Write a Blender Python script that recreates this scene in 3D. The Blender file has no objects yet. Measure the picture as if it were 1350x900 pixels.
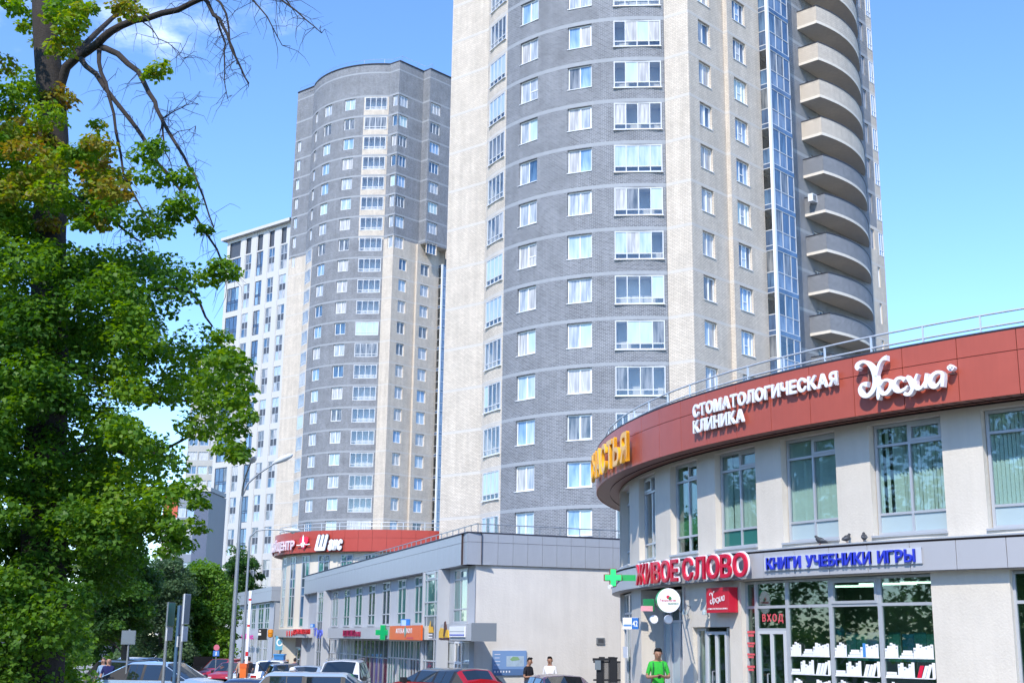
import bpy, bmesh, math, random
import numpy as np
from mathutils import Vector, Matrix
random.seed(7); rng = np.random.default_rng(7)
SC = bpy.context.scene
COL = SC.collection
R_ = math.radians

# ------------------------------------------------------------------ camera
FOC, PX, PY, CAMH = 1650.0, 735.0, 450.0, 2.6        # focal length and principal point, photograph pixels
PITCH, ROLL = math.atan(388 / 1650), 0.0052
CAMROT = Matrix.Rotation(math.pi / 2 + PITCH, 3, 'X') @ Matrix.Rotation(ROLL, 3, 'Z')
cd = bpy.data.cameras.new('camera'); cam = bpy.data.objects.new('camera', cd); COL.objects.link(cam)
cam.matrix_world = Matrix.Translation((0, 0, CAMH)) @ CAMROT.to_4x4()
cd.sensor_fit = 'HORIZONTAL'; cd.sensor_width = 36; cd.lens = 36 * FOC / 1350
cd.shift_x = -(PX - 675) / 1350; cd.clip_start = 0.1; cd.clip_end = 5000
SC.camera = cam

# ------------------------------------------------------------------ sky, sun, exposure
SUN_EL, SUN_H = R_(44), Vector((-0.31, -0.95)).normalized()    # direction towards the sun
W = bpy.data.worlds.new('World'); SC.world = W; W.use_nodes = True
nt = W.node_tree; nt.nodes.clear()
def nd(t, typ, **kw):
    n = t.nodes.new(typ)
    for k, v in kw.items():
        if k.startswith('_'): setattr(n, k[1:], v)
        else:
            key = k.replace('__', ' ')
            n.inputs[int(key[1:]) if key[0] == 'i' and key[1:].isdigit() else key].default_value = v
    return n
sky = nd(nt, 'ShaderNodeTexSky', _sky_type='NISHITA', _sun_disc=False, _sun_elevation=SUN_EL,
         _sun_rotation=math.atan2(SUN_H.x, SUN_H.y), _air_density=0.85, _dust_density=0.0, _ozone_density=4.5)
hs = nd(nt, 'ShaderNodeHueSaturation', Hue=0.504, Saturation=1.10, Value=1.13)
nt.links.new(sky.outputs[0], hs.inputs['Color'])
# scattered small fair-weather clouds over the whole sky
tc = nd(nt, 'ShaderNodeTexCoord')
sep = nd(nt, 'ShaderNodeSeparateXYZ'); nt.links.new(tc.outputs['Generated'], sep.inputs[0])
mx = nd(nt, 'ShaderNodeMath', _operation='MAXIMUM', i1=0.0); nt.links.new(sep.outputs[2], mx.inputs[0])
ad = nd(nt, 'ShaderNodeMath', _operation='ADD', i1=0.12); nt.links.new(mx.outputs[0], ad.inputs[0])
dv = nd(nt, 'ShaderNodeVectorMath', _operation='DIVIDE')
cmb = nd(nt, 'ShaderNodeCombineXYZ', Z=1.0)
for i in range(3): nt.links.new(ad.outputs[0], cmb.inputs[i])
nt.links.new(tc.outputs['Generated'], dv.inputs[0]); nt.links.new(cmb.outputs[0], dv.inputs[1])
CLOUD_OFF = (7.1, 2.0, 0.0)
mp = nd(nt, 'ShaderNodeMapping'); mp.inputs['Location'].default_value = CLOUD_OFF
nt.links.new(dv.outputs[0], mp.inputs[0])
ns = nd(nt, 'ShaderNodeTexNoise', Scale=1.5, Detail=9.0, Roughness=0.58); nt.links.new(mp.outputs[0], ns.inputs['Vector'])
rp = nd(nt, 'ShaderNodeMapRange', _interpolation_type='SMOOTHSTEP'); rp.inputs[1].default_value = 0.60; rp.inputs[2].default_value = 0.82
nt.links.new(ns.outputs[0], rp.inputs[0])
mixc = nd(nt, 'ShaderNodeMix', _data_type='RGBA'); mixc.inputs[7].default_value = (11.0, 11.4, 12.0, 1)
nt.links.new(rp.outputs[0], mixc.inputs[0]); nt.links.new(hs.outputs[0], mixc.inputs[6])
bg = nd(nt, 'ShaderNodeBackground', Strength=0.15); nt.links.new(mixc.outputs[2], bg.inputs[0])
out = nd(nt, 'ShaderNodeOutputWorld'); nt.links.new(bg.outputs[0], out.inputs[0])
sl = bpy.data.lights.new('sun', 'SUN'); sun = bpy.data.objects.new('sun', sl); COL.objects.link(sun)
sl.energy = 2.3; sl.angle = R_(0.55); sl.color = (1.0, 0.93, 0.83)
tosun = Vector((SUN_H.x * math.cos(SUN_EL), SUN_H.y * math.cos(SUN_EL), math.sin(SUN_EL)))
sun.rotation_euler = tosun.to_track_quat('Z', 'Y').to_euler(); sun.location = (-40, -30, 60)
SC.view_settings.view_transform = 'Standard'; SC.view_settings.look = 'None'
SC.view_settings.exposure = 1.08; SC.view_settings.gamma = 1.0
SC.view_settings.use_curve_mapping = False
SC.render.engine = 'CYCLES'
SC.cycles.max_bounces = 8; SC.cycles.transparent_max_bounces = 16

# ------------------------------------------------------------------ sight lines: from the photograph to the place
def ray(px, py):
    return CAMROT @ Vector(((px - PX) / FOC, -(py - PY) / FOC, -1.0))
O_ = Vector((0, 0, CAMH))
def at_y(px, py, y):
    d = ray(px, py); return O_ + d * (y / d.y)
def gz(x, y):
    """the street falls gently away from the photographer"""
    return -0.015 * min(max(0.0, y - 45.0), 133.0)

# ------------------------------------------------------------------ materials
MATS = {}
def mat(name, rgb, rough=0.6, metal=0.0, spec=0.5, noise=0.0, nscale=8.0, bump=0.0, bscale=60.0, coat=0.0, emit=None, estr=1.0, trans=0.0):
    if name in MATS: return MATS[name]
    m = bpy.data.materials.new(name); m.use_nodes = True; t = m.node_tree
    b = t.nodes['Principled BSDF']
    b.inputs['Base Color'].default_value = (*rgb, 1); b.inputs['Roughness'].default_value = rough
    b.inputs['Metallic'].default_value = metal; b.inputs['Specular IOR Level'].default_value = spec
    b.inputs['Coat Weight'].default_value = coat; b.inputs['Coat Roughness'].default_value = 0.03
    if emit: b.inputs['Emission Color'].default_value = (*emit, 1); b.inputs['Emission Strength'].default_value = estr
    if noise or bump:
        co = nd(t, 'ShaderNodeTexCoord')
    if noise:
        n = nd(t, 'ShaderNodeTexNoise', Scale=nscale, Detail=6.0, Roughness=0.65); t.links.new(co.outputs['Object'], n.inputs['Vector'])
        n2 = nd(t, 'ShaderNodeTexNoise', Scale=nscale * 0.13, Detail=3.0); t.links.new(co.outputs['Object'], n2.inputs['Vector'])
        am = nd(t, 'ShaderNodeMath', _operation='ADD'); t.links.new(n.outputs[0], am.inputs[0]); t.links.new(n2.outputs[0], am.inputs[1])
        r = nd(t, 'ShaderNodeMapRange'); r.inputs[1].default_value = 0.6; r.inputs[2].default_value = 1.4
        r.inputs[3].default_value = 1 - noise; r.inputs[4].default_value = 1 + noise
        mpv = nd(t, 'ShaderNodeMapping'); mpv.inputs['Scale'].default_value = (2.2, 2.2, .16); t.links.new(co.outputs['Object'], mpv.inputs[0])
        n4 = nd(t, 'ShaderNodeTexNoise', Scale=1.6, Detail=5.0, Roughness=.7); t.links.new(mpv.outputs[0], n4.inputs['Vector'])
        a2 = nd(t, 'ShaderNodeMath', _operation='MULTIPLY_ADD', i1=.9, i2=-.45); t.links.new(n4.outputs[0], a2.inputs[0])
        a3 = nd(t, 'ShaderNodeMath', _operation='ADD'); t.links.new(am.outputs[0], a3.inputs[0]); t.links.new(a2.outputs[0], a3.inputs[1])
        t.links.new(a3.outputs[0], r.inputs[0])
        v = nd(t, 'ShaderNodeVectorMath', _operation='SCALE'); v.inputs[0].default_value = rgb
        t.links.new(r.outputs[0], v.inputs['Scale']); t.links.new(v.outputs[0], b.inputs['Base Color'])
    if bump:
        n = nd(t, 'ShaderNodeTexNoise', Scale=bscale, Detail=4.0); t.links.new(co.outputs['Object'], n.inputs['Vector'])
        bp = nd(t, 'ShaderNodeBump', Strength=bump, Distance=0.01); t.links.new(n.outputs[0], bp.inputs['Height'])
        t.links.new(bp.outputs[0], b.inputs['Normal'])
    MATS[name] = m; return m

def brick(name, c1, c2, mortar, msize=0.014, var=0.12):
    m = bpy.data.materials.new(name); m.use_nodes = True; t = m.node_tree; b = t.nodes['Principled BSDF']
    b.inputs['Roughness'].default_value = 0.85; b.inputs['Specular IOR Level'].default_value = 0.25
    uv = nd(t, 'ShaderNodeUVMap')
    br = nd(t, 'ShaderNodeTexBrick', Scale=1.0, Mortar__Size=msize, Mortar__Smooth=0.15, Bias=-0.1, Brick__Width=0.27, Row__Height=0.095)
    br.inputs['Color1'].default_value = (*c1, 1); br.inputs['Color2'].default_value = (*c2, 1); br.inputs['Mortar'].default_value = (*mortar, 1)
    t.links.new(uv.outputs[0], br.inputs['Vector'])
    n = nd(t, 'ShaderNodeTexNoise', Scale=0.45, Detail=7.0, Roughness=0.7); t.links.new(uv.outputs[0], n.inputs['Vector'])
    r = nd(t, 'ShaderNodeMapRange'); r.inputs[1].default_value = 0.3; r.inputs[2].default_value = 0.7; r.inputs[3].default_value = 1 - var; r.inputs[4].default_value = 1 + var
    t.links.new(n.outputs[0], r.inputs[0])
    mpv = nd(t, 'ShaderNodeMapping'); mpv.inputs['Scale'].default_value = (1.3, .07, 1); t.links.new(uv.outputs[0], mpv.inputs[0])
    n4 = nd(t, 'ShaderNodeTexNoise', Scale=1.4, Detail=6.0, Roughness=.7); t.links.new(mpv.outputs[0], n4.inputs['Vector'])
    r4 = nd(t, 'ShaderNodeMapRange'); r4.inputs[1].default_value = .3; r4.inputs[2].default_value = .7; r4.inputs[3].default_value = .88; r4.inputs[4].default_value = 1.1; t.links.new(n4.outputs[0], r4.inputs[0])
    r5 = nd(t, 'ShaderNodeMath', _operation='MULTIPLY'); t.links.new(r.outputs[0], r5.inputs[0]); t.links.new(r4.outputs[0], r5.inputs[1]); r = r5
    v = nd(t, 'ShaderNodeVectorMath', _operation='SCALE'); t.links.new(br.outputs[0], v.inputs[0]); t.links.new(r.outputs[0], v.inputs['Scale'])
    t.links.new(v.outputs[0], b.inputs['Base Color'])
    bp = nd(t, 'ShaderNodeBump', Strength=0.5, Distance=0.012); bp.invert = True; t.links.new(br.outputs['Fac'], bp.inputs['Height'])
    t.links.new(bp.outputs[0], b.inputs['Normal'])
    MATS[name] = m; return m

def curtain(name, c1, c2, freq=26.0, spec=1.0, ior=1.75, rough=0.02, split=0.0):
    """glossy window pane"""
    m = bpy.data.materials.new(name); m.use_nodes = True; t = m.node_tree; b = t.nodes['Principled BSDF']
    b.inputs['Roughness'].default_value = 0.5; b.inputs['Specular IOR Level'].default_value = 0.2
    b.inputs['Coat Weight'].default_value = spec; b.inputs['Coat IOR'].default_value = ior; b.inputs['Coat Roughness'].default_value = rough
    co = nd(t, 'ShaderNodeTexCoord'); oi = nd(t, 'ShaderNodeObjectInfo')
    add = nd(t, 'ShaderNodeVectorMath', _operation='ADD'); t.links.new(co.outputs['Object'], add.inputs[0]); t.links.new(oi.outputs['Random'], add.inputs[1])
    mpn = nd(t, 'ShaderNodeMapping'); mpn.inputs['Scale'].default_value = (freq, 0.2, 1.3); t.links.new(add.outputs[0], mpn.inputs[0])
    n = nd(t, 'ShaderNodeTexNoise', Scale=0.5, Detail=3.0, Roughness=0.5, Distortion=0.4); t.links.new(mpn.outputs[0], n.inputs['Vector'])
    r = nd(t, 'ShaderNodeMapRange'); r.inputs[1].default_value = 0.36; r.inputs[2].default_value = 0.64
    t.links.new(n.outputs[0], r.inputs[0])
    mi = nd(t, 'ShaderNodeMix', _data_type='RGBA'); mi.inputs[6].default_value = (*c1, 1); mi.inputs[7].default_value = (*c2, 1)
    t.links.new(r.outputs[0], mi.inputs[0]); t.links.new(mi.outputs[2], b.inputs['Base Color'])
    # slight waviness of the pane
    n3 = nd(t, 'ShaderNodeTexNoise', Scale=1.1, Detail=1.0); t.links.new(add.outputs[0], n3.inputs['Vector'])
    bp = nd(t, 'ShaderNodeBump', Strength=0.12, Distance=0.05); t.links.new(n3.outputs[0], bp.inputs['Height'])
    t.links.new(bp.outputs[0], b.inputs['Coat Normal'])
    MATS[name] = m; return m

def clear_glass(name, tint=(0.55, 0.68, 0.68), refl=0.22, wav=0.06):
    m = bpy.data.materials.new(name); m.use_nodes = True; t = m.node_tree; t.nodes.clear()
    tr = nd(t, 'ShaderNodeBsdfTransparent'); tr.inputs[0].default_value = (*tint, 1)
    gl = nd(t, 'ShaderNodeBsdfGlossy', Roughness=0.015); gl.inputs[0].default_value = (0.92, 0.97, 1, 1)
    co = nd(t, 'ShaderNodeTexCoord'); oi = nd(t, 'ShaderNodeObjectInfo')
    add = nd(t, 'ShaderNodeVectorMath', _operation='ADD'); t.links.new(co.outputs['Object'], add.inputs[0]); t.links.new(oi.outputs['Random'], add.inputs[1])
    n3 = nd(t, 'ShaderNodeTexNoise', Scale=0.9, Detail=1.0); t.links.new(add.outputs[0], n3.inputs['Vector'])
    bp = nd(t, 'ShaderNodeBump', Strength=wav, Distance=0.05); t.links.new(n3.outputs[0], bp.inputs['Height']); t.links.new(bp.outputs[0], gl.inputs['Normal'])
    lw = nd(t, 'ShaderNodeLayerWeight', Blend=.5)
    pw_ = nd(t, 'ShaderNodeMath', _operation='POWER', i1=4.5); t.links.new(lw.outputs['Facing'], pw_.inputs[0])
    mr = nd(t, 'ShaderNodeMapRange'); mr.inputs[3].default_value = refl; mr.inputs[4].default_value = 1.0
    t.links.new(pw_.outputs[0], mr.inputs[0])
    mix = nd(t, 'ShaderNodeMixShader'); t.links.new(mr.outputs[0], mix.inputs[0]); t.links.new(tr.outputs[0], mix.inputs[1]); t.links.new(gl.outputs[0], mix.inputs[2])
    o = nd(t, 'ShaderNodeOutputMaterial'); t.links.new(mix.outputs[0], o.inputs[0])
    MATS[name] = m; return m

beige = brick('beige_brick', (.72, .64, .54), (.62, .545, .455), (.38, .33, .275), var=.12)
grey = brick('grey_brick', (.19, .20, .222), (.118, .126, .143), (.375, .385, .40), var=.16)
band = mat('concrete_band', (.32, .34, .365), .8, noise=.08, nscale=2)
bband = mat('pale_band', (.57, .53, .48), .8, noise=.08, nscale=2)
concrete = mat('slab_concrete', (.70, .64, .55), .85, noise=.1, nscale=3)
white_frame = mat('white_window_plastic', (.80, .81, .82), .35)
soft_frame = mat('pale_window_metal', (.56, .58, .60), .4)
grey_frame = mat('grey_aluminium', (.50, .52, .55), .4, metal=.3)
dark_trim = mat('dark_metal_trim', (.07, .07, .085), .45, metal=.4)
silver = mat('silver_cladding', (.39, .415, .45), .45, metal=.1, noise=.08, nscale=1.5)
red_clad = mat('terracotta_cladding', (.43, .088, .055), .45, noise=.12, nscale=1.2)
red_clad2 = mat('bright_red_cladding', (.42, .055, .035), .45, noise=.06, nscale=1.2)
joint = mat('dark_joint', (.05, .03, .03), .8)
plaster = mat('cream_plaster', (.65, .60, .52), .9, noise=.10, nscale=1.2, bump=.6, bscale=22)
plaster2 = mat('pale_grey_plaster', (.68, .645, .59), .9, noise=.10, nscale=.9, bump=.8, bscale=14)
rail_m = mat('pale_rail_steel', (.66, .67, .68), .35, metal=.4)
soffit_m = mat('brown_soffit', (.27, .12, .09), .5)
roof_m = mat('roof_felt', (.12, .12, .12), .9)
dark_room = mat('dim_interior', (.10, .10, .095), .9, noise=.3, nscale=1.5)
white_paint = mat('white_render', (.55, .545, .53), .8, noise=.03, nscale=1)
black_m = mat('black_plastic', (.012, .012, .013), .5)
steel = mat('galvanised_steel', (.34, .36, .37), .5, metal=.6, noise=.15, nscale=5)
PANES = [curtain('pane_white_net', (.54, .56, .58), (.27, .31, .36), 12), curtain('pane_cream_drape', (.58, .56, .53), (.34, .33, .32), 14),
         curtain('pane_sky_reflection', (.14, .27, .46), (.34, .48, .66), 5), curtain('pane_pale_blue', (.30, .42, .55), (.48, .57, .64), 8),  # sky blue pane: reflected sky put into the colour
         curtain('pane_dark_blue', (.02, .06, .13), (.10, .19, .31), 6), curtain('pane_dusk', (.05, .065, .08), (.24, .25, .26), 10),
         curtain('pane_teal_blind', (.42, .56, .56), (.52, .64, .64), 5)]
glass = clear_glass('clear_glazing', (.92, .95, .97), .07)
glass_teal = clear_glass('teal_glazing', (.77, .865, .86), .07)
glass_shop = clear_glass('shop_glazing', (.50, .66, .60), .10, .03)
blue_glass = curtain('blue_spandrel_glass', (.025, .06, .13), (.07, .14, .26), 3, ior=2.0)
sheen_glass = curtain('bluish_sheen_pane', (.10, .155, .25), (.21, .29, .41), 3, ior=2.0)  # bluish reflective sheen put into the pane colour

# ------------------------------------------------------------------ object helpers
ABS = {}
def tag(o, label=None, cat=None, group=None, kind=None):
    if label: o['label'] = label
    if cat: o['category'] = cat
    if group: o['group'] = group
    if kind: o['kind'] = kind
    return o
def link(o, parent=None, loc=(0, 0, 0), rot=None):
    COL.objects.link(o); loc = Vector(loc)
    if parent is not None:
        o.parent = parent
        M = Matrix.Translation(loc)
        if rot is not None: M = M @ Matrix.Rotation(rot, 4, 'Z')
        ABS[o] = M
        o.matrix_basis = ABS[parent].inverted() @ M
    else:
        M = Matrix.Translation(loc)
        if rot is not None: M = M @ Matrix.Rotation(rot, 4, 'Z')
        ABS[o] = M; o.matrix_basis = M
    return o
def empty(name, loc, rot=None, parent=None):
    o = bpy.data.objects.new(name, None); o.empty_display_size = .5
    return link(o, parent, loc, rot)
def thing(name, label, cat, loc=(0, 0, 0), rot=None, group=None):
    return tag(empty(name, loc, rot), label, cat, group)

class MB:
    def __init__(s): s.v = []; s.f = []; s.m = []; s.uv = []
    def poly(s, pts, m=0, uv=None):
        i = len(s.v); s.v.extend([tuple(p) for p in pts]); s.f.append(tuple(range(i, i + len(pts)))); s.m.append(m)
        s.uv.append(uv if uv else [(0, 0)] * len(pts))
    def box(s, x0, x1, y0, y1, z0, z1, m=0, M=None):
        P = [Vector((x, y, z)) for z in (z0, z1) for y in (y0, y1) for x in (x0, x1)]
        if M is not None: P = [M @ p for p in P]
        i = len(s.v); s.v.extend([tuple(p) for p in P])
        for f in ((0, 2, 3, 1), (4, 5, 7, 6), (0, 1, 5, 4), (2, 6, 7, 3), (0, 4, 6, 2), (1, 3, 7, 5)):
            s.f.append(tuple(i + k for k in f)); s.m.append(m)
            q = [P[k] for k in f]
            s.uv.append([(a.x + a.y, a.z) for a in q])
    def tube(s, pts, rad, n=8, m=0, cap=True):
        pts = [Vector(p) for p in pts]; rings = []
        if not hasattr(rad, '__len__'): rad = [rad] * len(pts)
        up = None
        for k, p in enumerate(pts):
            d = (pts[min(k + 1, len(pts) - 1)] - pts[max(k - 1, 0)]).normalized()
            if up is None: up = Vector((1, 0, 0)) if abs(d.x) < .8 else Vector((0, 1, 0))
            a = (up - d * up.dot(d)).normalized(); b = d.cross(a); up = a
            i = len(s.v)
            for q in range(n):
                t = 2 * math.pi * q / n
                s.v.append(tuple(p + (a * math.cos(t) + b * math.sin(t)) * rad[k]))
            rings.append(i)
        for k in range(len(rings) - 1):
            A, B = rings[k], rings[k + 1]
            for q in range(n):
                r = (q + 1) % n
                s.f.append((A + q, A + r, B + r, B + q)); s.m.append(m); s.uv.append([(0, 0)] * 4)
        if cap:
            s.f.append(tuple(rings[0] + q for q in reversed(range(n)))); s.m.append(m); s.uv.append([(0, 0)] * n)
            s.f.append(tuple(rings[-1] + q for q in range(n))); s.m.append(m); s.uv.append([(0, 0)] * n)
    def lathe(s, prof, n=12, m=0, c=(0, 0, 0), axis='Z'):
        i0 = len(s.v)
        for (r, z) in prof:
            for q in range(n):
                t = 2 * math.pi * q / n; x, y = r * math.cos(t), r * math.sin(t)
                p = (x, y, z) if axis == 'Z' else (x, z, y) if axis == 'Y' else (z, x, y)
                s.v.append((c[0] + p[0], c[1] + p[1], c[2] + p[2]))
        for k in range(len(prof) - 1):
            for q in range(n):
                r = (q + 1) % n; A = i0 + k * n; B = A + n
                s.f.append((A + q, A + r, B + r, B + q)); s.m.append(m); s.uv.append([(0, 0)] * 4)
    def prism(s, pts, h0, h1, m=0, f=lambda a, b, c: (a, c, b)):
        """2-D outline pts extruded from h0 to h1; f maps (x, y, h) to 3-D (default: outline in xz, depth along y)"""
        A = [f(p[0], p[1], h0) for p in pts]; B = [f(p[0], p[1], h1) for p in pts]; n = len(pts)
        s.poly(A[::-1], m); s.poly(B, m)
        for k in range(n):
            r = (k + 1) % n; s.poly([A[k], A[r], B[r], B[k]], m)
    def mesh(s, name, mats):
        me = bpy.data.meshes.new(name)
        me.from_pydata(s.v, [], s.f)
        for mm in mats: me.materials.append(mm)
        me.polygons.foreach_set('material_index', s.m)
        ul = me.uv_layers.new(name='UVMap')
        ul.data.foreach_set('uv', [c for f in s.uv for p in f for c in p])
        return me
    def build(s, name, mats, parent=None, smooth=False, recenter=True, merge=False):
        if not isinstance(mats, (list, tuple)): mats = [mats]
        loc = Vector((0, 0, 0))
        if recenter and s.v:
            a = np.array(s.v); c = (a.max(0) + a.min(0)) / 2; c[2] = a[:, 2].min(); loc = Vector(c)
            s.v = [tuple(p) for p in (a - c)]
        me = s.mesh(name, mats)
        if merge:
            bm = bmesh.new(); bm.from_mesh(me); bmesh.ops.remove_doubles(bm, verts=bm.verts, dist=1e-4); bm.to_mesh(me); bm.free()
        if smooth:
            me.polygons.foreach_set('use_smooth', [True] * len(me.polygons))
            if smooth != 1: me.set_sharp_from_angle(angle=R_(smooth))
        return link(bpy.data.objects.new(name, me), parent, loc)
def place(name, me, parent, loc, rot=None, m=None):
    o = bpy.data.objects.new(name, me); link(o, parent, loc, rot)
    if m is not None:
        for k, mm in enumerate(m if isinstance(m, (list, tuple)) else [m]):
            o.material_slots[k].link = 'OBJECT'; o.material_slots[k].material = mm
    return o

# ------------------------------------------------------------------ wall surfaces: u runs left to right seen from outside, d points outward
class Plane:
    def __init__(s, p, q):
        s.p = Vector(p[:2]); v = Vector(q[:2]) - s.p; s.L = v.length; s.d = v.normalized(); s.n = Vector((s.d.y, -s.d.x)); s.curved = False
    def at(s, u, z, d=0):
        p = s.p + s.d * u + s.n * d; return Vector((p.x, p.y, z))
    def rot(s, u): return math.atan2(s.d.y, s.d.x)
    def hit(s, px, py, d=0):
        r = ray(px, py); q = s.p + s.n * d; t = q.dot(s.n) / Vector(r.xy).dot(s.n); h = O_ + r * t
        return (Vector(h.xy) - q).dot(s.d), h.z
class Cyl:
    def __init__(s, c, R, a0=math.pi): s.c = Vector(c); s.R = R; s.a0 = a0; s.curved = True
    def at(s, u, z, d=0):
        a = s.a0 + u / s.R; r = s.R + d; return Vector((s.c.x + r * math.cos(a), s.c.y + r * math.sin(a), z))
    def rot(s, u): return s.a0 + u / s.R + math.pi / 2
    def hit(s, px, py, d=0):
        r = ray(px, py); v = Vector(r.xy); R = s.R + d
        q = v.dot(v); b = -2 * v.dot(s.c); c = s.c.dot(s.c) - R * R; D = max(0.0, b * b - 4 * q * c)
        t = (-b - math.sqrt(D)) / 2 / q; h = O_ + r * t
        a = math.atan2(h.y - s.c.y, h.x - s.c.x)
        while a < s.a0 - 1.5: a += 2 * math.pi
        return (a - s.a0) * s.R, h.z
    def ofang(s, deg): return (R_(deg) - s.a0) * s.R

def wall_grid(mb, S, u0, u1, z0, z1, openings=(), matf=lambda u, z: 0, zb=(), ub=(), reveal=.18, rm=None, step=.7, d=0):
    us = {round(u0, 4), round(u1, 4), *[round(u, 4) for u in ub if u0 < u < u1]}; zs = {round(z0, 4), round(z1, 4), *[round(z, 4) for z in zb if z0 < z < z1]}
    for o in openings:
        us |= {round(o[0], 4), round(o[1], 4)}; zs |= {round(o[2], 4), round(o[3], 4)}
    us = sorted(u for u in us if u0 - 1e-3 <= u <= u1 + 1e-3); zs = sorted(z for z in zs if z0 - 1e-3 <= z <= z1 + 1e-3)
    if S.curved:
        full = []
        for a, b in zip(us, us[1:]):
            k = max(1, math.ceil((b - a) / step)); full += [a + (b - a) * i / k for i in range(k)]
        us = full + [us[-1]]
    for a, b in zip(us, us[1:]):
        uc = (a + b) / 2; ops = [o for o in openings if o[0] - 1e-3 < uc < o[1] + 1e-3]
        for c, e in zip(zs, zs[1:]):
            zc = (c + e) / 2
            if any(o[2] < zc < o[3] for o in ops): continue
            mb.poly([S.at(a, c, d), S.at(b, c, d), S.at(b, e, d), S.at(a, e, d)], matf(uc, zc), [(a, c), (b, c), (b, e), (a, e)])
    for o in openings:
        a, b, c, e = o[:4]; dp = o[4] if len(o) > 4 and o[4] else reveal; k = max(1, math.ceil((b - a) / step)) if S.curved else 1
        m = rm if rm is not None else matf((a + b) / 2, (c + e) / 2)
        mm = o[5] if len(o) > 5 and o[5] is not None else m
        for (u, fl) in ((a, 0), (b, 1)):
            q = [S.at(u, c, d), S.at(u, e, d), S.at(u, e, d - dp), S.at(u, c, d - dp)]; uvq = [(u, c), (u, e), (u + dp, e), (u + dp, c)]
            mb.poly(q if not fl else q[::-1], mm, uvq if not fl else uvq[::-1])
        for i in range(k):
            p, q = a + (b - a) * i / k, a + (b - a) * (i + 1) / k
            cm = o[6] if len(o) > 6 else mm
            mb.poly([S.at(p, e, d), S.at(q, e, d), S.at(q, e, d - dp), S.at(p, e, d - dp)], cm, [(p, e), (q, e), (q, e + dp), (p, e + dp)])
            mb.poly([S.at(q, c, d), S.at(p, c, d), S.at(p, c, d - dp), S.at(q, c, d - dp)], cm, [(q, c), (p, c), (p, c - dp), (q, c - dp)])
            if len(o) > 5 and o[5] is not None:
                mb.poly([S.at(p, c, d - dp), S.at(q, c, d - dp), S.at(q, e, d - dp), S.at(p, e, d - dp)], mm, [(p, c), (q, c), (q, e), (p, e)])

# ------------------------------------------------------------------ windows: local x along the wall, -y outwards, z up
_gc = {}
def frame_mesh(w, h, cols, rows, fw=.06, bar=.05, th=.07, m=None, key='f', extra=()):
    """outer ring and bars; cols / rows are fractions; rows may be a list per column"""
    k = (key, round(w, 3), round(h, 3), tuple(cols), repr(rows), fw, bar, m.name, repr(extra))
    if k in _gc: return _gc[k]
    b = MB(); x0, x1 = -w / 2, w / 2
    b.box(x0, x0 + fw, 0, th, 0, h); b.box(x1 - fw, x1, 0, th, 0, h)
    b.box(x0 + fw, x1 - fw, .001, th - .001, 0, fw); b.box(x0 + fw, x1 - fw, .001, th - .001, h - fw, h)
    xs = [x0] + [x0 + w * c for c in cols] + [x1]
    for c in cols: b.box(x0 + w * c - bar / 2, x0 + w * c + bar / 2, .002, th - .002, fw, h - fw)
    per = rows if rows and hasattr(rows[0], '__len__') else [rows] * (len(cols) + 1)
    for i, rr in enumerate(per):
        a = xs[i] + (fw if i == 0 else bar / 2); e = xs[i + 1] - (fw if i == len(xs) - 2 else bar / 2)
        for r in rr: b.box(a, e, .003, th - .003, h * r - bar / 2, h * r + bar / 2)
    for (ci, ra, rb) in extra:     # an opening sash: a thicker inner ring in column ci between heights ra, rb
        a = xs[ci] + (fw if ci == 0 else bar / 2); e = xs[ci + 1] - (fw if ci == len(xs) - 2 else bar / 2); s = .055; c, d = h * ra + bar / 2, h * rb - bar / 2 if rb < 1 else h - fw
        if ra == 0: c = fw
        b.box(a, a + s, -.02, th - .01, c, d); b.box(e - s, e, -.02, th - .01, c, d); b.box(a + s, e - s, -.019, th - .012, c, c + s); b.box(a + s, e - s, -.019, th - .012, d - s, d)
    _gc[k] = b.mesh('frame', [m]); return _gc[k]
def pane_mesh(w, h):
    k = ('p', round(w, 3), round(h, 3))
    if k in _gc: return _gc[k]
    b = MB(); b.box(-w / 2, w / 2, 0, .012, 0, h); _gc[k] = b.mesh('pane', [white_frame]); return _gc[k]
def sill_mesh(w, m, ov=.08, h=.045):
    k = ('s', round(w, 3), m.name, ov)
    if k in _gc: return _gc[k]
    b = MB(); b.box(-w / 2 - .05, w / 2 + .05, -ov, .12, -h, -.004); _gc[k] = b.mesh('sill', [m]); return _gc[k]

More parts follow.
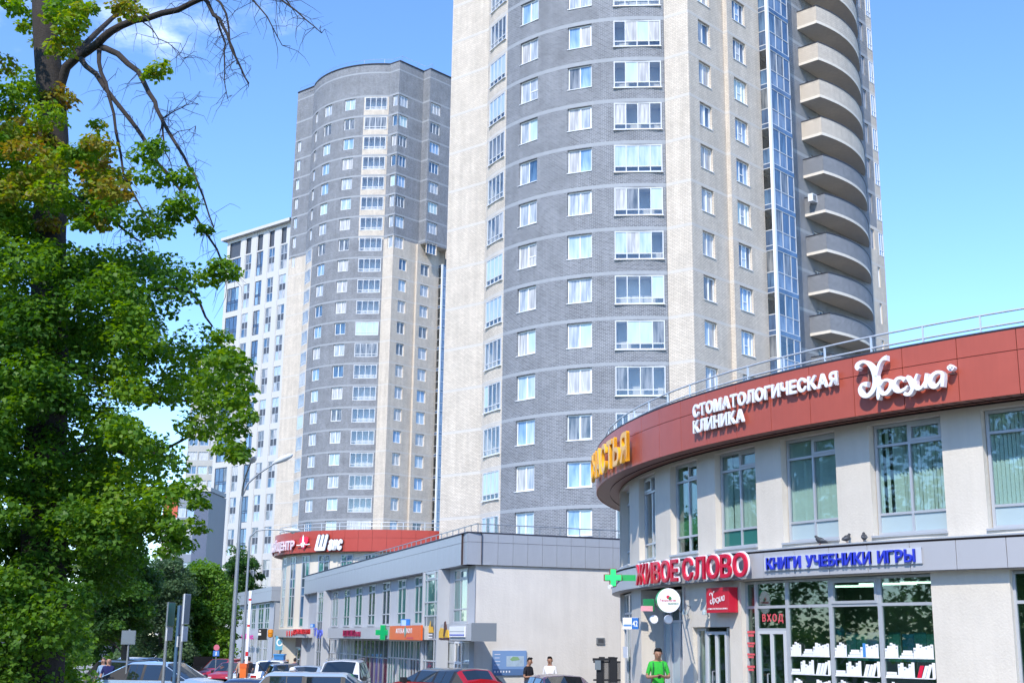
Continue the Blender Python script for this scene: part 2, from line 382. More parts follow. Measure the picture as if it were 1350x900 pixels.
def window(S, u0, u1, z0, z1, parent, mats, cols=(.5,), rows=(), depth=.12, d=0, fm=None, split=True, sill=None, fw=.06, bar=.055, extra=(), name='window', pick=None, silld=None):
    """frame (part) > pane, sill (sub-parts) set in the opening u0..u1, z0..z1 of surface S"""
    uc = (u0 + u1) / 2
    w = (S.at(u1, 0, d - depth) - S.at(u0, 0, d - depth)).length; h = z1 - z0
    sag = S.R * (1 - math.cos((u1 - u0) / 2 / S.R)) if S.curved else 0
    loc = S.at(uc, z0, d - depth - sag * .5); rot = S.rot(uc)
    fm = fm or white_frame
    f = place(name, frame_mesh(w, h, cols, rows, fw, bar, m=fm, extra=extra), parent, loc, rot)
    t = Vector((math.cos(rot), math.sin(rot), 0)); n = Vector((-t.y, t.x, 0))
    fr = [0, *cols, 1]
    if not split:
        place('pane', pane_mesh(w - fw, h - fw), f, loc + n * .035 + Vector((0, 0, fw / 2)), rot, mats if not hasattr(mats, '__len__') else random.choice(mats))
    else:
        per = rows if rows and hasattr(rows[0], '__len__') else [rows] * (len(cols) + 1)
        for i in range(len(cols) + 1):
            rr = [0, *per[i], 1]
            for j in range(len(rr) - 1):
                a, b = -w / 2 + w * fr[i], -w / 2 + w * fr[i + 1]; c, e = h * rr[j], h * rr[j + 1]
                m = pick(i, j) if pick else (mats[i % len(mats)] if hasattr(mats, '__len__') else mats)
                if m is None: continue
                place('pane', pane_mesh(b - a - .02, e - c - .02), f, loc + t * ((a + b) / 2) + n * .035 + Vector((0, 0, c + .01)), rot, m)
    if sill: place('sill', sill_mesh(w, sill, silld or depth + .05), f, loc, rot)
    return f

# ------------------------------------------------------------------ cladding panels and railings
def clad_panels(S, u0, u1, rows, pw, m, parent, d=.03, th=.03, gap=.014, name='panel', stag=0):
    n = max(1, round((u1 - u0) / pw)); w = (u1 - u0) / n; g = gap / 2
    cache = {}
    for ri, (z0, z1) in enumerate(rows):
        for i in range(n):
            uc = u0 + w * (i + .5); key = ri
            rot = S.rot(uc); loc = S.at(uc, z0 + g, d)
            if key not in cache:
                b = MB(); k = 3 if S.curved else 1; M = Matrix.Rotation(-rot, 4, 'Z') @ Matrix.Translation(-loc)
                for j in range(k):
                    a, e = uc - w / 2 + g + (w - 2 * g) * j / k, uc - w / 2 + g + (w - 2 * g) * (j + 1) / k
                    P = [[M @ S.at(q, z, d + t_) for q in (a, e)] for t_ in (0, -th) for z in (z0 + g, z1 - g)]
                    f0, f1, k0, k1 = P
                    b.poly([f0[0], f0[1], f1[1], f1[0]]); b.poly([f1[0], f1[1], k1[1], k1[0]]); b.poly([k0[0], k0[1], f0[1], f0[0]])
                    if j == 0: b.poly([k0[0], f0[0], f1[0], k1[0]])
                    if j == k - 1: b.poly([f0[1], k0[1], k1[1], f1[1]])
                cache[key] = b.mesh(name, [m])
            o = place(name, cache[key], parent, loc + Vector((0, 0, 0)), rot)
def railing(path, h, parent, m, rails=(1.0, .55), r=.024, every=1.4, pr=.02, name='railing'):
    """path: list of base points; rails run along it, posts are sub-parts"""
    path = [Vector(p) for p in path]; b = MB()
    for k in rails: b.tube([p + Vector((0, 0, h * k)) for p in path], r, 6)
    root = b.build(name, m, parent, smooth=1)
    L = [0]
    for p, q in zip(path, path[1:]): L.append(L[-1] + (q - p).length)
    n = max(1, round(L[-1] / every)); pb = MB(); pb.box(-pr, pr, -pr, pr, 0, h - .01); me = pb.mesh('post', [m])
    for i in range(n + 1):
        s = L[-1] * i / n; k = max(0, min(len(path) - 2, next((j for j in range(len(L) - 1) if L[j + 1] >= s - 1e-6), 0)))
        t = (s - L[k]) / max(1e-6, L[k + 1] - L[k]); p = path[k].lerp(path[k + 1], t)
        place('post', me, root, p, math.atan2(*(path[k + 1] - path[k]).yx))
    return root

# ------------------------------------------------------------------ lettering
_lc = {}
def glyph(ch, h, ext, off=0.0, m=None, shear=0.0, sx=1.0):
    k = (ch, round(h, 3), ext, off, m.name, shear, round(sx, 3))
    if k in _lc: return _lc[k]
    c = bpy.data.curves.new('letter', 'FONT'); c.body = ch; c.size = 1.0; c.extrude = 0.0; c.shear = shear; c.resolution_u = 4; c.fill_mode = 'FRONT'
    o = bpy.data.objects.new('letter', c); COL.objects.link(o); dg = bpy.context.evaluated_depsgraph_get()
    me0 = bpy.data.meshes.new_from_object(o.evaluated_get(dg)); bpy.data.objects.remove(o)
    bm = bmesh.new(); bm.from_mesh(me0); bmesh.ops.remove_doubles(bm, verts=bm.verts, dist=1e-5); bm.normal_update()
    xs = [v.co.x for v in bm.verts] or [0, .3]; x0, x1 = min(xs), max(xs)
    cap = .729                                         # cap height of the built-in face for size 1
    s = h / cap
    bnd = [e for e in bm.edges if len(e.link_faces) == 1]; idx = {v: i for i, v in enumerate(bm.verts)}
    mb = MB(); V = [((v.co.x - x0) * s * sx, v.co.y * s) for v in bm.verts]
    # heavier strokes: the outline repeated round a small circle, each copy a hair behind the last
    sh = [(0, 0)] + ([(off * s * math.cos(t * 1.0472 + .5236), off * s * math.sin(t * 1.0472 + .5236)) for t in range(6)] if off else [])
    for si, (dx, dy) in enumerate(sh):
        ex = ext - .0007 * si
        for f in bm.faces:
            q = [V[idx[v]] for v in f.verts]
            if f.normal.z < 0: q = q[::-1]
            mb.poly([(a + dx + off * s * sx, -ex, b_ + dy) for a, b_ in q])
        for e in bnd:
            f = e.link_faces[0]; a, b_ = e.verts
            for l in f.loops:
                if l.edge == e: a, b_ = l.vert, l.link_loop_next.vert
            if f.normal.z < 0: a, b_ = b_, a
            p, q = V[idx[a]], V[idx[b_]]; p = (p[0] + dx + off * s * sx, p[1] + dy); q = (q[0] + dx + off * s * sx, q[1] + dy)
            mb.poly([(p[0], 0, p[1]), (q[0], 0, q[1]), (q[0], -ex, q[1]), (p[0], -ex, p[1])])
    bm.free(); me = mb.mesh('letter', [m])
    _lc[k] = (me, (x1 - x0 + 2 * off) * s * sx); return _lc[k]
def text_on(S, text, u0, u1, z, h, parent, m, d=.05, ext=.06, off=0.0, gap=.10, back=None, boff=.03, shear=0.0, space=.35, rise=0.0, name='letter'):
    """one mesh per letter set along surface S between u0 and u1; squeezed to fit"""
    adv = []
    for ch in text:
        if ch == ' ': adv.append(space * h)
        else: adv.append(glyph(ch, h, ext, off, m, shear)[1] + gap * h)
    tot = sum(adv) - gap * h; sx = (u1 - u0) / tot; u = u0
    for ch, a in zip(text, adv):
        if ch != ' ':
            me, w = glyph(ch, h, ext, off, m, shear, sx)
            uc = u + a * sx / 2; rot = S.rot(uc); t = Vector((math.cos(rot), math.sin(rot), 0)); zz = z + rise * (uc - u0) / (u1 - u0)
            o = place(name, me, parent, S.at(uc, zz, d) - t * ((a * sx) / 2), rot)
            if back:
                mb_, wb = glyph(ch, h, .03, off + boff, back, shear, sx)
                place('letter_backing', mb_, o, S.at(uc, zz, d - .035) - t * ((a * sx) / 2 + (wb - w) / 2), rot)
        u += a * sx
def brush(S, strokes, parent, m, d=.1, ext=.1, name='letter'):
    """hand-drawn letter: strokes are lists of (u, z, width) points, built as one solid with depth"""
    b = MB()
    for si, st in enumerate(strokes):
        pts = []
        for i in range(len(st) - 1):                   # Catmull-Rom refinement
            p0, p1, p2, p3 = [np.array(st[max(0, min(len(st) - 1, i + k))]) for k in (-1, 0, 1, 2)]
            for t in (0, .25, .5, .75):
                pts.append(.5 * ((2 * p1) + (-p0 + p2) * t + (2 * p0 - 5 * p1 + 4 * p2 - p3) * t * t + (-p0 + 3 * p1 - 3 * p2 + p3) * t ** 3))
        pts.append(np.array(st[-1])); dd = d + si * .012
        L, Rr = [], []
        for i, p in enumerate(pts):
            q = pts[min(i + 1, len(pts) - 1)][:2] - pts[max(i - 1, 0)][:2]; q = q / (np.linalg.norm(q) + 1e-9); nrm = np.array([-q[1], q[0]]) * p[2] / 2
            L.append(p[:2] + nrm); Rr.append(p[:2] - nrm)
        for i in range(len(pts) - 1):
            q = [L[i], L[i + 1], Rr[i + 1], Rr[i]]
            b.poly([S.at(a[0], a[1], dd + ext) for a in q]); b.poly([S.at(a[0], a[1], dd) for a in q[::-1]])
            for e, g in ((L[i], L[i + 1]), (Rr[i + 1], Rr[i])):
                b.poly([S.at(e[0], e[1], dd), S.at(g[0], g[1], dd), S.at(g[0], g[1], dd + ext), S.at(e[0], e[1], dd + ext)])
        for e, g in ((Rr[0], L[0]), (L[-1], Rr[-1])):
            b.poly([S.at(e[0], e[1], dd), S.at(g[0], g[1], dd), S.at(g[0], g[1], dd + ext), S.at(e[0], e[1], dd + ext)])
    return b.build(name, m, parent)
# ------------------------------------------------------------------ ground
gm = mat('asphalt', (.055, .055, .058), .9, noise=.18, nscale=1.5, bump=.4, bscale=30)
pave = mat('paving', (.30, .29, .27), .9, noise=.12, nscale=2)
kerb_m = mat('kerb_stone', (.38, .37, .35), .9, noise=.1, nscale=3)
grass_m = mat('lawn_soil', (.06, .09, .03), .95, noise=.3, nscale=1)
b = MB(); xs = [-1500, -400, -150, -60, -40, -30, -20, -15, -10, -5, 0, 5, 10, 20, 60, 200, 1500]; ys = [-300, -50, 0, 20, 45, 60, 80, 100, 140, 178, 400, 900, 2500]
for i in range(len(xs) - 1):
    for j in range(len(ys) - 1):
        b.poly([(x, y, gz(x, y)) for x, y in ((xs[i], ys[j]), (xs[i + 1], ys[j]), (xs[i + 1], ys[j + 1]), (xs[i], ys[j + 1]))])
tag(b.build('road', gm, merge=True, smooth=1), kind='structure')
DV = Vector((-math.sin(R_(19.8)), math.cos(R_(19.8))))                     # direction of the street
DN = Vector((DV.y, -DV.x))                                                 # to its right
def street(s, o): p = Vector((-8.0, 50.0)) + DV * s + DN * o; return p
def strip(name, o0, o1, s0, s1, dz, m, n=24):
    b = MB(); k = 4
    for i in range(n):
        for j in range(k):
            q = []
            for (ii, jj) in ((i, j), (i, j + 1), (i + 1, j + 1), (i + 1, j)):
                p = street(s0 + (s1 - s0) * ii / n, o0 + (o1 - o0) * jj / k); q.append((p.x, p.y, gz(p.x, p.y) + dz))
            b.poly(q)
    for i in range(n):
        for o in (o0, o1):
            p, q = street(s0 + (s1 - s0) * i / n, o), street(s0 + (s1 - s0) * (i + 1) / n, o)
            b.poly([(p.x, p.y, gz(p.x, p.y) - .05), (q.x, q.y, gz(q.x, q.y) - .05), (q.x, q.y, gz(q.x, q.y) + dz), (p.x, p.y, gz(p.x, p.y) + dz)])
    return tag(b.build(name, m), kind='structure')
strip('pavement', -12.8, -8.8, -20, 160, .12, pave)
strip('kerb', -8.79, -8.5, -20, 160, .125, kerb_m)
strip('lawn', -40, -12.82, -60, 160, .10, grass_m)
strip('pavement', 1.2, 4.3, 0, 75, .12, pave)

# ------------------------------------------------------------------ apartment towers
A_MATS = [beige, grey, band, bband, concrete, dark_trim, dark_room]
def make_tower(root, T, heads, z0, ztop, ztrans, near):
    T = Vector(T)
    def P(x, y): return Vector((x, y)) + T
    C = P(8.99, 80.0); PIL = P(7.41, 81.1); W0 = P(-5.37, 88.99); WL = P(-8.5, 91.5); E = P(27.45, 100.78); E2 = P(14.5, 113)
    cy = Cyl(P(6.17, 93.62), 12.52); cyn = Cyl((6.17, 93.62), 12.52)
    pb = Plane(C, E); pbn = Plane((8.99, 80.0), (27.45, 100.78)); pa = Plane(PIL, C); pw = Plane(WL, W0)
    uL, uG, uR = cy.ofang(201.9), cyn.hit(666, 250)[0], cy.ofang(275.7)
    uW = [cyn.hit(643, 255)[0] + .15, cyn.hit(665.5, 250)[0] - .1, cyn.hit(684, 228)[0], cyn.hit(708, 224)[0], cyn.hit(748, 213)[0], cyn.hit(780, 213)[0], cyn.hit(809.5, 213)[0], cyn.hit(873.5, 213)[0]]
    BH = .24
    def isband(z, t=BH):
        return any(h + .04 < z < h + .04 + t for h in heads) or (not near and ztop - 1.5 < z < ztop - 1.26)
    zb = [z for h in heads for z in (h + .04, h + .04 + BH, h + .04 + .2)] + [h - 2.03 for h in heads] + ([ztrans] if ztrans < ztop else []) + ([ztop - 1.5, ztop - 1.26] if not near else [])
    up = lambda z: z > ztrans
    # --- cylinder
    def mcyl(u, z):
        if isband(z): return 2 if (u > uG or up(z)) else 3
        if up(z):
            if z < heads[0] + .5 and uW[6] - .15 < u and not isband(z): return 0
            return 1
        if u < uG: return 0
        return 1
    ops = []
    for h in heads:
        if up(h) and h > ztrans + .5:
            ops.append((uW[0] + 1.1, uW[0] + 2.1, h - 1.73, h))
        else: ops.append((uW[0], uW[1], h - 2.03, h - .02, 1.1, 3, 4))
        ops += [(uW[2], uW[3], h - 1.73, h), (uW[4], uW[5], h - 1.73, h), (uW[6], uW[7], h - 2.03, h - .02, 1.1, 3, 4)]
    b = MB(); wall_grid(b, cy, uL, uR, z0, ztop, ops, mcyl, zb, [uG, uW[6] - .15], reveal=.24)
    # --- left wall, pilaster, right walls
    def mw(u, z): return (1 if not isband(z) else 2) if up(z) else (3 if isband(z, .2) else 0)
    opl = [(.55, 1.45, h - 1.73, h) for h in heads if up(h)][1:] if not near else []
    wall_grid(b, pw, 0, pw.L, z0, ztop, opl, mw, zb)
    cw = [h for h in heads if up(h)]
    wall_grid(b, pa, 0, pa.L, z0, ztop, [(.75, pa.L, h - 1.73, h, .22) for h in cw], mw, zb)
    ub = [pbn.hit(943, 40)[0], pbn.hit(957, 47)[0], pbn.hit(996, 71)[0]]
    w1 = (pbn.hit(920.6, 53)[0], pbn.hit(936, 53)[0]); w2 = (pbn.hit(965.2, 24, .35)[0], pbn.hit(981.5, 24, .35)[0])
    so = .35
    op1 = [(0.0 if up(h) else w1[0], 1.9 if up(h) else w1[1], h - 1.73, h, .22) for h in heads]
    wall_grid(b, pb, 0, ub[1] - .35, z0, ztop, op1, mw, zb)
    # shallow pier and second wall stand proud
    off2 = lambda z: so
    zc = min(ztrans, ztop)
    op2 = [(w2[0], w2[1], h - 1.73, h, .22) for h in heads]
    q0, q1 = ub[1] - .35, ub[2]
    wall_grid(b, pb, q0, q1, z0, zc, [o for o in op2 if o[3] < zc], mw, zb, d=so)
    rz = sorted({z0, zc, *[z for z in zb if z0 < z < zc]})
    for a, e in zip(rz, rz[1:]): b.poly([pb.at(q0, a), pb.at(q0, a, so), pb.at(q0, e, so), pb.at(q0, e)][::1], mw(0, (a + e) / 2), [(0, a), (so, a), (so, e), (0, e)])
    if ztop > zc:     # the upper storeys overhang
        o_ = 1.5
        op3 = [(w2[0], w2[1] + .3, h - 1.73, h, .22) for h in heads if up(h)] + [(w2[1] + 2.3, w2[1] + 3.6, h - 1.73, h, .22) for h in heads if up(h)]
        wall_grid(b, pb, q0 + .4, 27.5, zc, ztop, op3, mw, zb, d=o_)
        rz = sorted({zc, ztop, *[z for z in zb if zc < z < ztop]})
        for a, e in zip(rz, rz[1:]): b.poly([pb.at(q0 + .4, a), pb.at(q0 + .4, a, o_), pb.at(q0 + .4, e, o_), pb.at(q0 + .4, e)], mw(0, (a + e) / 2), [(0, a), (o_, a), (o_, e), (0, e)])
        b.poly([pb.at(q0 + .4, zc), pb.at(27.5, zc), pb.at(27.5, zc, o_), pb.at(q0 + .4, zc, o_)], 4)
        wall_grid(b, pb, q0, q0 + .4, zc, ztop, [], mw, zb)
    # glazed corner bay: brick wall behind, then the long grey wall with balconies
    bo = 1.1
    uB0 = ub[2]; uB1 = pbn.hit(1045.5, 200, 1.1)[0]
    uBal0 = pbn.hit(1051, 39)[0]; uE0 = pbn.hit(1141.5, 240)[0]; uE1 = pbn.hit(1154, 260)[0]; uEnd = pb.L
    wall_grid(b, pb, q1, uB1, z0, zc, [(q1 + .5, q1 + 1.4, h - 2.2, h - .1, .1, 6) for h in heads if h < zc], lambda u, z: 0 if u < q1 + 2 else 1, zb)
    def mr(u, z):
        if u < uE1 and not (z < 36 and u > uE0 + .2): return 2 if isband(z) else 1
        return 3 if isband(z, .2) else 0
    opr = [(uBal0 + 1.2, uBal0 + 2.2, h - 1.2, h + .55, .12) for h in heads if h < zc] + [(uBal0 + 5.0, uBal0 + 7.2, h - 1.5, h + .55, .12) for h in heads if h < zc]
    opr += [(uE0 + .35, uE0 + 1.0, h - 1.73, h, .22) for h in heads if 34 < h < zc]
    opr += [(uE1 + .12, uEnd - .1, h - 2.03, h - .02, .5, 6) for h in heads if 34 < h < zc]
    opr += [(uE1 - .3, uE1 + .1, h - 1.73, h, .22) for h in heads if h <= 34]
    wall_grid(b, pb, uB1, uEnd, z0, zc, opr, mr, zb, [uE1, uE0 + .2])
    # back walls and roof
    for p, q in ((E, E2), (E2, WL)):
        s = Plane(p, q); wall_grid(b, s, 0, s.L, z0, ztop, [], lambda u, z: 0, [])
    ring = [cy.at(uL + (uR - uL) * i / 30, ztop - .6) for i in range(31)] + [Vector((*q, ztop - .6)) for q in (C, E, E2, WL)]
    b.poly(ring, 4)
    b.build('wall', A_MATS, root, recenter=False)
    # coping along the top
    if not near:
        pts = [Vector((*WL, ztop)), Vector((*W0, ztop))] + [cy.at(uL + (uR - uL) * i / 24, ztop) for i in range(1, 25)] + [Vector((*C, ztop)), pb.at(q0 + .4, ztop), pb.at(q0 + .4, ztop, 1.5), pb.at(27.5, ztop, 1.5)]
        c = MB(); c.tube(pts, .13, 6); c.build('coping', dark_trim, root)
        railing([p + Vector((.25 * (1 if p.x < 0 else 1), .5, 0)) for p in pts[:-1]], 1.0, root, steel, rails=(1.0,), r=.02, every=3.2)
        # pale brick patches and small vents of the plant storey
    # --- windows
    def pk(): 
        w = [.24, .16, .16, .16, .10, .14, .04]; return PANES[random.choices(range(7), w)[0]]
    def loggia(u0, u1, h, S, cols):
        r = random.random()
        cur = PANES[random.choice((3, 1, 6, 5))] if r < .2 else None
        def pick(i, j):
            if j == 0: return sheen_glass if not near and random.random() < .3 else glass
            return cur or (glass if random.random() < .62 else PANES[random.choice((3, 1, 5, 6))])
        window(S, u0 + .01, u1 - .01, h - 2.03, h - .03, root, glass, cols, (.21,), depth=-.02, split=near, pick=pick, fm=soft_frame, sill=white_frame, fw=.08, bar=.07, silld=.1) if near else \
        window(S, u0 + .01, u1 - .01, h - 2.03, h - .03, root, glass if cur is None else cur, cols, (.21,), depth=-.02, split=False, fm=soft_frame, sill=None, fw=.10, bar=.09)
    for k, h in enumerate(heads):
        if near and h > 62: continue
        u_ = up(h)
        def win(S, a, e, cols=(.5,), ro=None, d=0, rows=()):
            m1 = pk(); m2 = m1 if random.random() < .45 else pk()
            ms = [m1, m2, m1]
            if not near: ms = [m1]
            window(S, a + .01, e - .01, h - 1.72, h - .01, root, ms, cols, rows, depth=.17, d=d, split=near, sill=white_frame if near else None, fm=white_frame, fw=.07 if near else .10, bar=.07 if near else .10, extra=(((len(cols), 0, 1),) if near and random.random() < .5 else ()))
        if u_ and h > ztrans + .5: win(cy, uW[0] + 1.1, uW[0] + 2.1)
        elif h > -5: loggia(uW[0], uW[1], h, cy, (.25, .5, .75))
        win(cy, uW[2], uW[3], (.5,), rows=[(), (.45,)] if near and random.random() < .3 else ()); win(cy, uW[4], uW[5])
        loggia(uW[6], uW[7], h, cy, (.25, .5, .75))
        if u_:
            win(pb, 0.0, 1.9, (.33, .66)); win(pa, .75, pa.L, ()); 
            win(pb, w2[0], w2[1] + .3, (.33, .66), d=1.5); win(pb, w2[1] + 2.3, w2[1] + 3.6, (.5,), d=1.5)
            if k and not near: win(pw, .55, 1.45)
        else:
            win(pb, *w1); win(pb, *w2, (.36, .68) if near else (.5,), d=so, rows=[(), (.42,), ()] if near else ())
        if h < zc:
            # glazed corner bay, one storey
            pA = Plane(pb.at(uB0, 0).xy, pb.at(uB0, 0, bo).xy); pB = Plane(pb.at(uB0, 0, bo).xy, pb.at(uB1, 0, bo).xy)
            zt, zl, zf = h + .30, h - 1.35, h - 2.62
            def pick(i, j): return (blue_glass if j == 0 and near and i == 2 else sheen_glass if j == 0 else random.choice((glass, PANES[4], PANES[5], blue_glass)) if i < 2 else blue_glass) 
            hh = 2.83
            window(pA, .02, bo - .12, zf, zf + hh, root, glass, (), (.42,), depth=0, split=near, pick=lambda i, j: random.choice((PANES[4], PANES[5], glass, glass)) if j else random.choice((blue_glass, PANES[4], blue_glass)), fw=.06, bar=.06, fm=soft_frame, name='bay_window')
            window(pB, .12, pB.L - .02, zf, zf + hh, root, sheen_glass, (.36, .7), (.42,), depth=0, split=near, pick=pick, fw=.06, bar=.06, fm=soft_frame, name='bay_window')
            s = MB(); s.poly([pb.at(uB0 + .03, zf + hh + .0), pb.at(uB0 + .03, zf + hh, bo - .02), pb.at(uB1 - .03, zf + hh, bo - .02), pb.at(uB1 - .03, zf + hh, .02)], 0)
            for S2, a, e in ((pA, .01, bo - .11), (pB, .11, pB.L - .01)):
                s.poly([S2.at(a, zf + hh, .01), S2.at(e, zf + hh, .01), S2.at(e, zf + 3.13, .01), S2.at(a, zf + 3.13, .01)], 1)
            s.poly([pb.at(uB0, zf + hh + .3), pb.at(uB0, zf + hh + .3, bo), pb.at(uB1, zf + hh + .3, bo), pb.at(uB1, zf + hh + .3, 0)][::-1], 0)
            s.build('bay_slab', [concrete, blue_glass], root)
            if near:
                S3 = Plane(pb.at(uB1, 0, bo).xy, pb.at(uB1, 0, 0).xy); window(S3, .02, bo - .02, zf, zf + hh, root, blue_glass, (), (.42,), depth=0, pick=lambda i, j: blue_glass, name='bay_window')
                for a, e in ((uBal0 + 1.2, uBal0 + 2.2), (uBal0 + 5.0, uBal0 + 7.2)): window(pb, a + .01, e - .01, h - (1.2 if a < uBal0 + 3 else 1.5), h + .54, root, [PANES[5], PANES[4]], (.5,), depth=.1)
                if h > 34:
                    window(pb, uE0 + .36, uE0 + .99, h - 1.72, h - .01, root, [PANES[4]], (.5,), depth=.1, fm=grey_frame)
                    window(pb, uE1 + .13, uEnd - .11, h - 2.02, h - .04, root, [PANES[2], PANES[0]], (.5,), (.25,), depth=-.03)
                else: window(pb, uE1 - .29, uE1 + .09, h - 1.72, h - .01, root, [PANES[0]], (), depth=.1)
    c = MB(); zt = max(h for h in heads if h < zc) + .5; pr = pb.at(uB0 - .0, 0, bo)
    c.box(-.12, .12, -.10, .10, z0, zt, M=Matrix.Translation(pr) @ Matrix.Rotation(pb.rot(0), 4, 'Z')); c.build('corner_mullion', white_frame, root)
    # --- curved balconies
    n = 22; L = uE0 - .05 - uBal0
    def outl(t, ins=0.0): return uBal0 + ins * (1 - t) + (L - ins) * t, 1.75 * (1 - t) ** 1.0 * 1.0 + 1.15 * 4 * t * (1 - t) * .95 - ins
    zr = [h for h in heads if h < zc]
    meshes = None
    for h in zr:
        zb_ = h - 1.77
        if meshes is None:
            ref = pb.at(uBal0, zb_)
            sl_, pa_, co_ = MB(), MB(), MB()
            top = [pb.at(*[outl(i / n)[0], zb_ + .22, max(.0, outl(i / n)[1])]) - ref for i in range(n + 1)]
            bot = [p - Vector((0, 0, .22)) for p in top]
            i0 = pb.at(uBal0, zb_ + .22, 0) - ref; i1 = pb.at(uBal0, zb_, 0) - ref
            sl_.poly([i0] + top[::1]); sl_.poly(([i1] + bot)[::-1])
            for i in range(n): sl_.poly([bot[i], bot[i + 1], top[i + 1], top[i]])
            sl_.poly([i1, bot[0], top[0], i0])
            def par(mb, za, ze, w0, w1):
                outer = [pb.at(uBal0 + w0, 0, 0) - ref] + [pb.at(outl(i / n)[0] + (w0 if i == 0 else 0), 0, max(.0, outl(i / n)[1] - w0)) - ref for i in range(n + 1)]
                inner = [pb.at(uBal0 + w1, 0, 0) - ref] + [pb.at(outl(i / n)[0] + (w1 if i == 0 else 0), 0, max(.0, outl(i / n)[1] - w1)) - ref for i in range(n + 1)]
                u = 0
                for i in range(len(outer) - 1):
                    l = (outer[i + 1] - outer[i]).length
                    f = lambda p, z: Vector((p.x, p.y, z))
                    mb.poly([f(outer[i], za), f(outer[i + 1], za), f(outer[i + 1], ze), f(outer[i], ze)], 0, [(u, za), (u + l, za), (u + l, ze), (u, ze)])
                    mb.poly([f(inner[i + 1], za), f(inner[i], za), f(inner[i], ze), f(inner[i + 1], ze)], 0, [(u + l, za), (u, za), (u, ze), (u + l, ze)])
                    mb.poly([f(outer[i], ze), f(outer[i + 1], ze), f(inner[i + 1], ze), f(inner[i], ze)], 0)
                    mb.poly([f(outer[i + 1], za), f(outer[i], za), f(inner[i], za), f(inner[i + 1], za)], 0)
                    u += l
            par(pa_, .225, 1.49, .02, .16); par(co_, 1.492, 1.55, -.02, .2)
            meshes = (sl_.mesh('balcony', [concrete]), pa_.mesh('parapet', [beige]), co_.mesh('coping', [dark_trim]))
        loc = pb.at(uBal0, zb_)
        o = place('balcony', meshes[0], root, loc)
        place('parapet', meshes[1], o, loc, None, beige if (h > 39 or not near) else grey); place('coping', meshes[2], o, loc)
    return dict(cy=cy, pb=pb, pa=pa, pw=pw)
NH = [45.1 - 3.13 * k for k in range(-9, 12)]
t1 = thing('apartment_tower', 'nearer grey and beige brick tower with curved balconies, cut off by the photo top', 'apartment tower', (5, 95, 0))
make_tower(t1, (0, 0), NH, -2, 77.0, 199, True)
fc = at_y(527.5, 80.3, 172.0); TF = (fc.x - 8.99, 172.0 - 80.0)
cf = Cyl((6.17 + TF[0], 93.62 + TF[1]), 12.52)
hf0 = cf.hit(493, 128)[1]
FH = [hf0 - 3.13 * k for k in range(0, 24)]
ztr = Plane(Vector((7.41, 81.1)) + Vector(TF), Vector((8.99, 80)) + Vector(TF)).hit(519, 312.5)[1]
t2 = thing('apartment_tower', 'distant grey brick tower, its rounded top whole against the sky', 'apartment tower', (5 + TF[0], 95 + TF[1], 0))
make_tower(t2, TF, FH, -3, fc.z, ztr, False)
print('far heads', hf0, 'ztrans', ztr, 'top', fc.z, 'last', FH[-1])

pbx = Plane((8.99, 80.0), (27.45, 100.78)); u_, z_ = pbx.hit(1072.5, 267, .9)
q = pbx.at(u_, z_, .9); ac = thing('air_conditioner', 'white air conditioner box standing on a grey curved balcony of the nearer tower', 'air conditioner', q)
M = Matrix.Translation(q) @ Matrix.Rotation(pbx.rot(0), 4, 'Z'); b = MB(); b.box(-.45, .45, -.2, .2, 0, .6, M=M); b.build('casing', white_frame, ac)
b = MB(); b.box(-.40, .1, -.215, -.201, .06, .54, M=M); b.build('grille', steel, ac)
# ------------------------------------------------------------------ round clinic building at the right
CC = (22.44, 38.24); A0 = R_(150); cw = Cyl(CC, 20.5, A0); UE = cw.ofang(257)
clinic = thing('clinic_building', 'nearest cream building with a curved terracotta band and a bookshop on its ground floor', 'building', (10, 30, 0))
ZB, ZT = 6.93, 8.14
_, zf1 = cw.hit(1150, 714.2, .25); _, zf0 = cw.hit(1102, 757, .25)
UW = []
for xl, xr in ((824, 836), (848.5, 870), (890, 925.5), (949, 1003), (1037, 1109), (1154, 1250)):
    UW.append((cw.hit(xl, 640, -.14)[0], cw.hit(xr, 640, -.14)[0]))
z_wt = cw.hit(1150.2, 557)[1]; z_wb = cw.hit(1158.4, 706)[1]
z_wt = min(z_wt, ZB - .08)
p_ = UW[5][0] - UW[4][0]; ww = UW[5][1] - UW[5][0]
for k in (1, 2, 3): UW.append((UW[5][0] + p_ * k, UW[5][0] + p_ * k + ww))
for k in (1, 2, 3, 4): UW.insert(0, (UW[0][0] - 1.9, UW[0][0] - 1.9 + (UW[0][1] - UW[0][0])))
print('clinic z', zf0, zf1, z_wb, z_wt, [round(b - a, 2) for a, b in UW], [round(UW[i + 1][0] - UW[i][0], 2) for i in range(len(UW) - 1)])
G = .50                                                                   # level of the raised terrace
O1 = (cw.hit(845, 800)[0], cw.hit(899.5, 800)[0]); O2 = (cw.hit(913.5, 850)[0], cw.hit(962.5, 850)[0]); O3 = (cw.hit(977, 800)[0], cw.hit(1229, 800)[0])
z_o2 = cw.hit(938, 826)[1]
O4 = (O3[1] + 1.6, O3[1] + 5.6)
zgt = zf0 - .03
b = MB()
ops = [(a, e, z_wb, z_wt, .30) for a, e in UW] + [(*O1, G, zgt, .75), (*O2, G, z_o2, .45), (*O3, G, zgt, .28), (*O4, G, zgt, .28), (O1[0] - 4.2, O1[0] - 1.2, G, zgt, .4)]
wall_grid(b, cw, 0, UE, -.3, ZB, ops, lambda u, z: 0, (), step=.5)
P0, P1 = cw.at(0, 0), cw.at(UE, 0)
for p, q in ((P1, Vector((34, 34, 0))), (Vector((34, 34, 0)), Vector((24, 58, 0))), (Vector((24, 58, 0)), P0)):
    s = Plane(p.xy, q.xy); wall_grid(b, s, 0, s.L, -.3, ZT, [], lambda u, z: 0)
b.build('wall', [plaster], clinic, recenter=False)
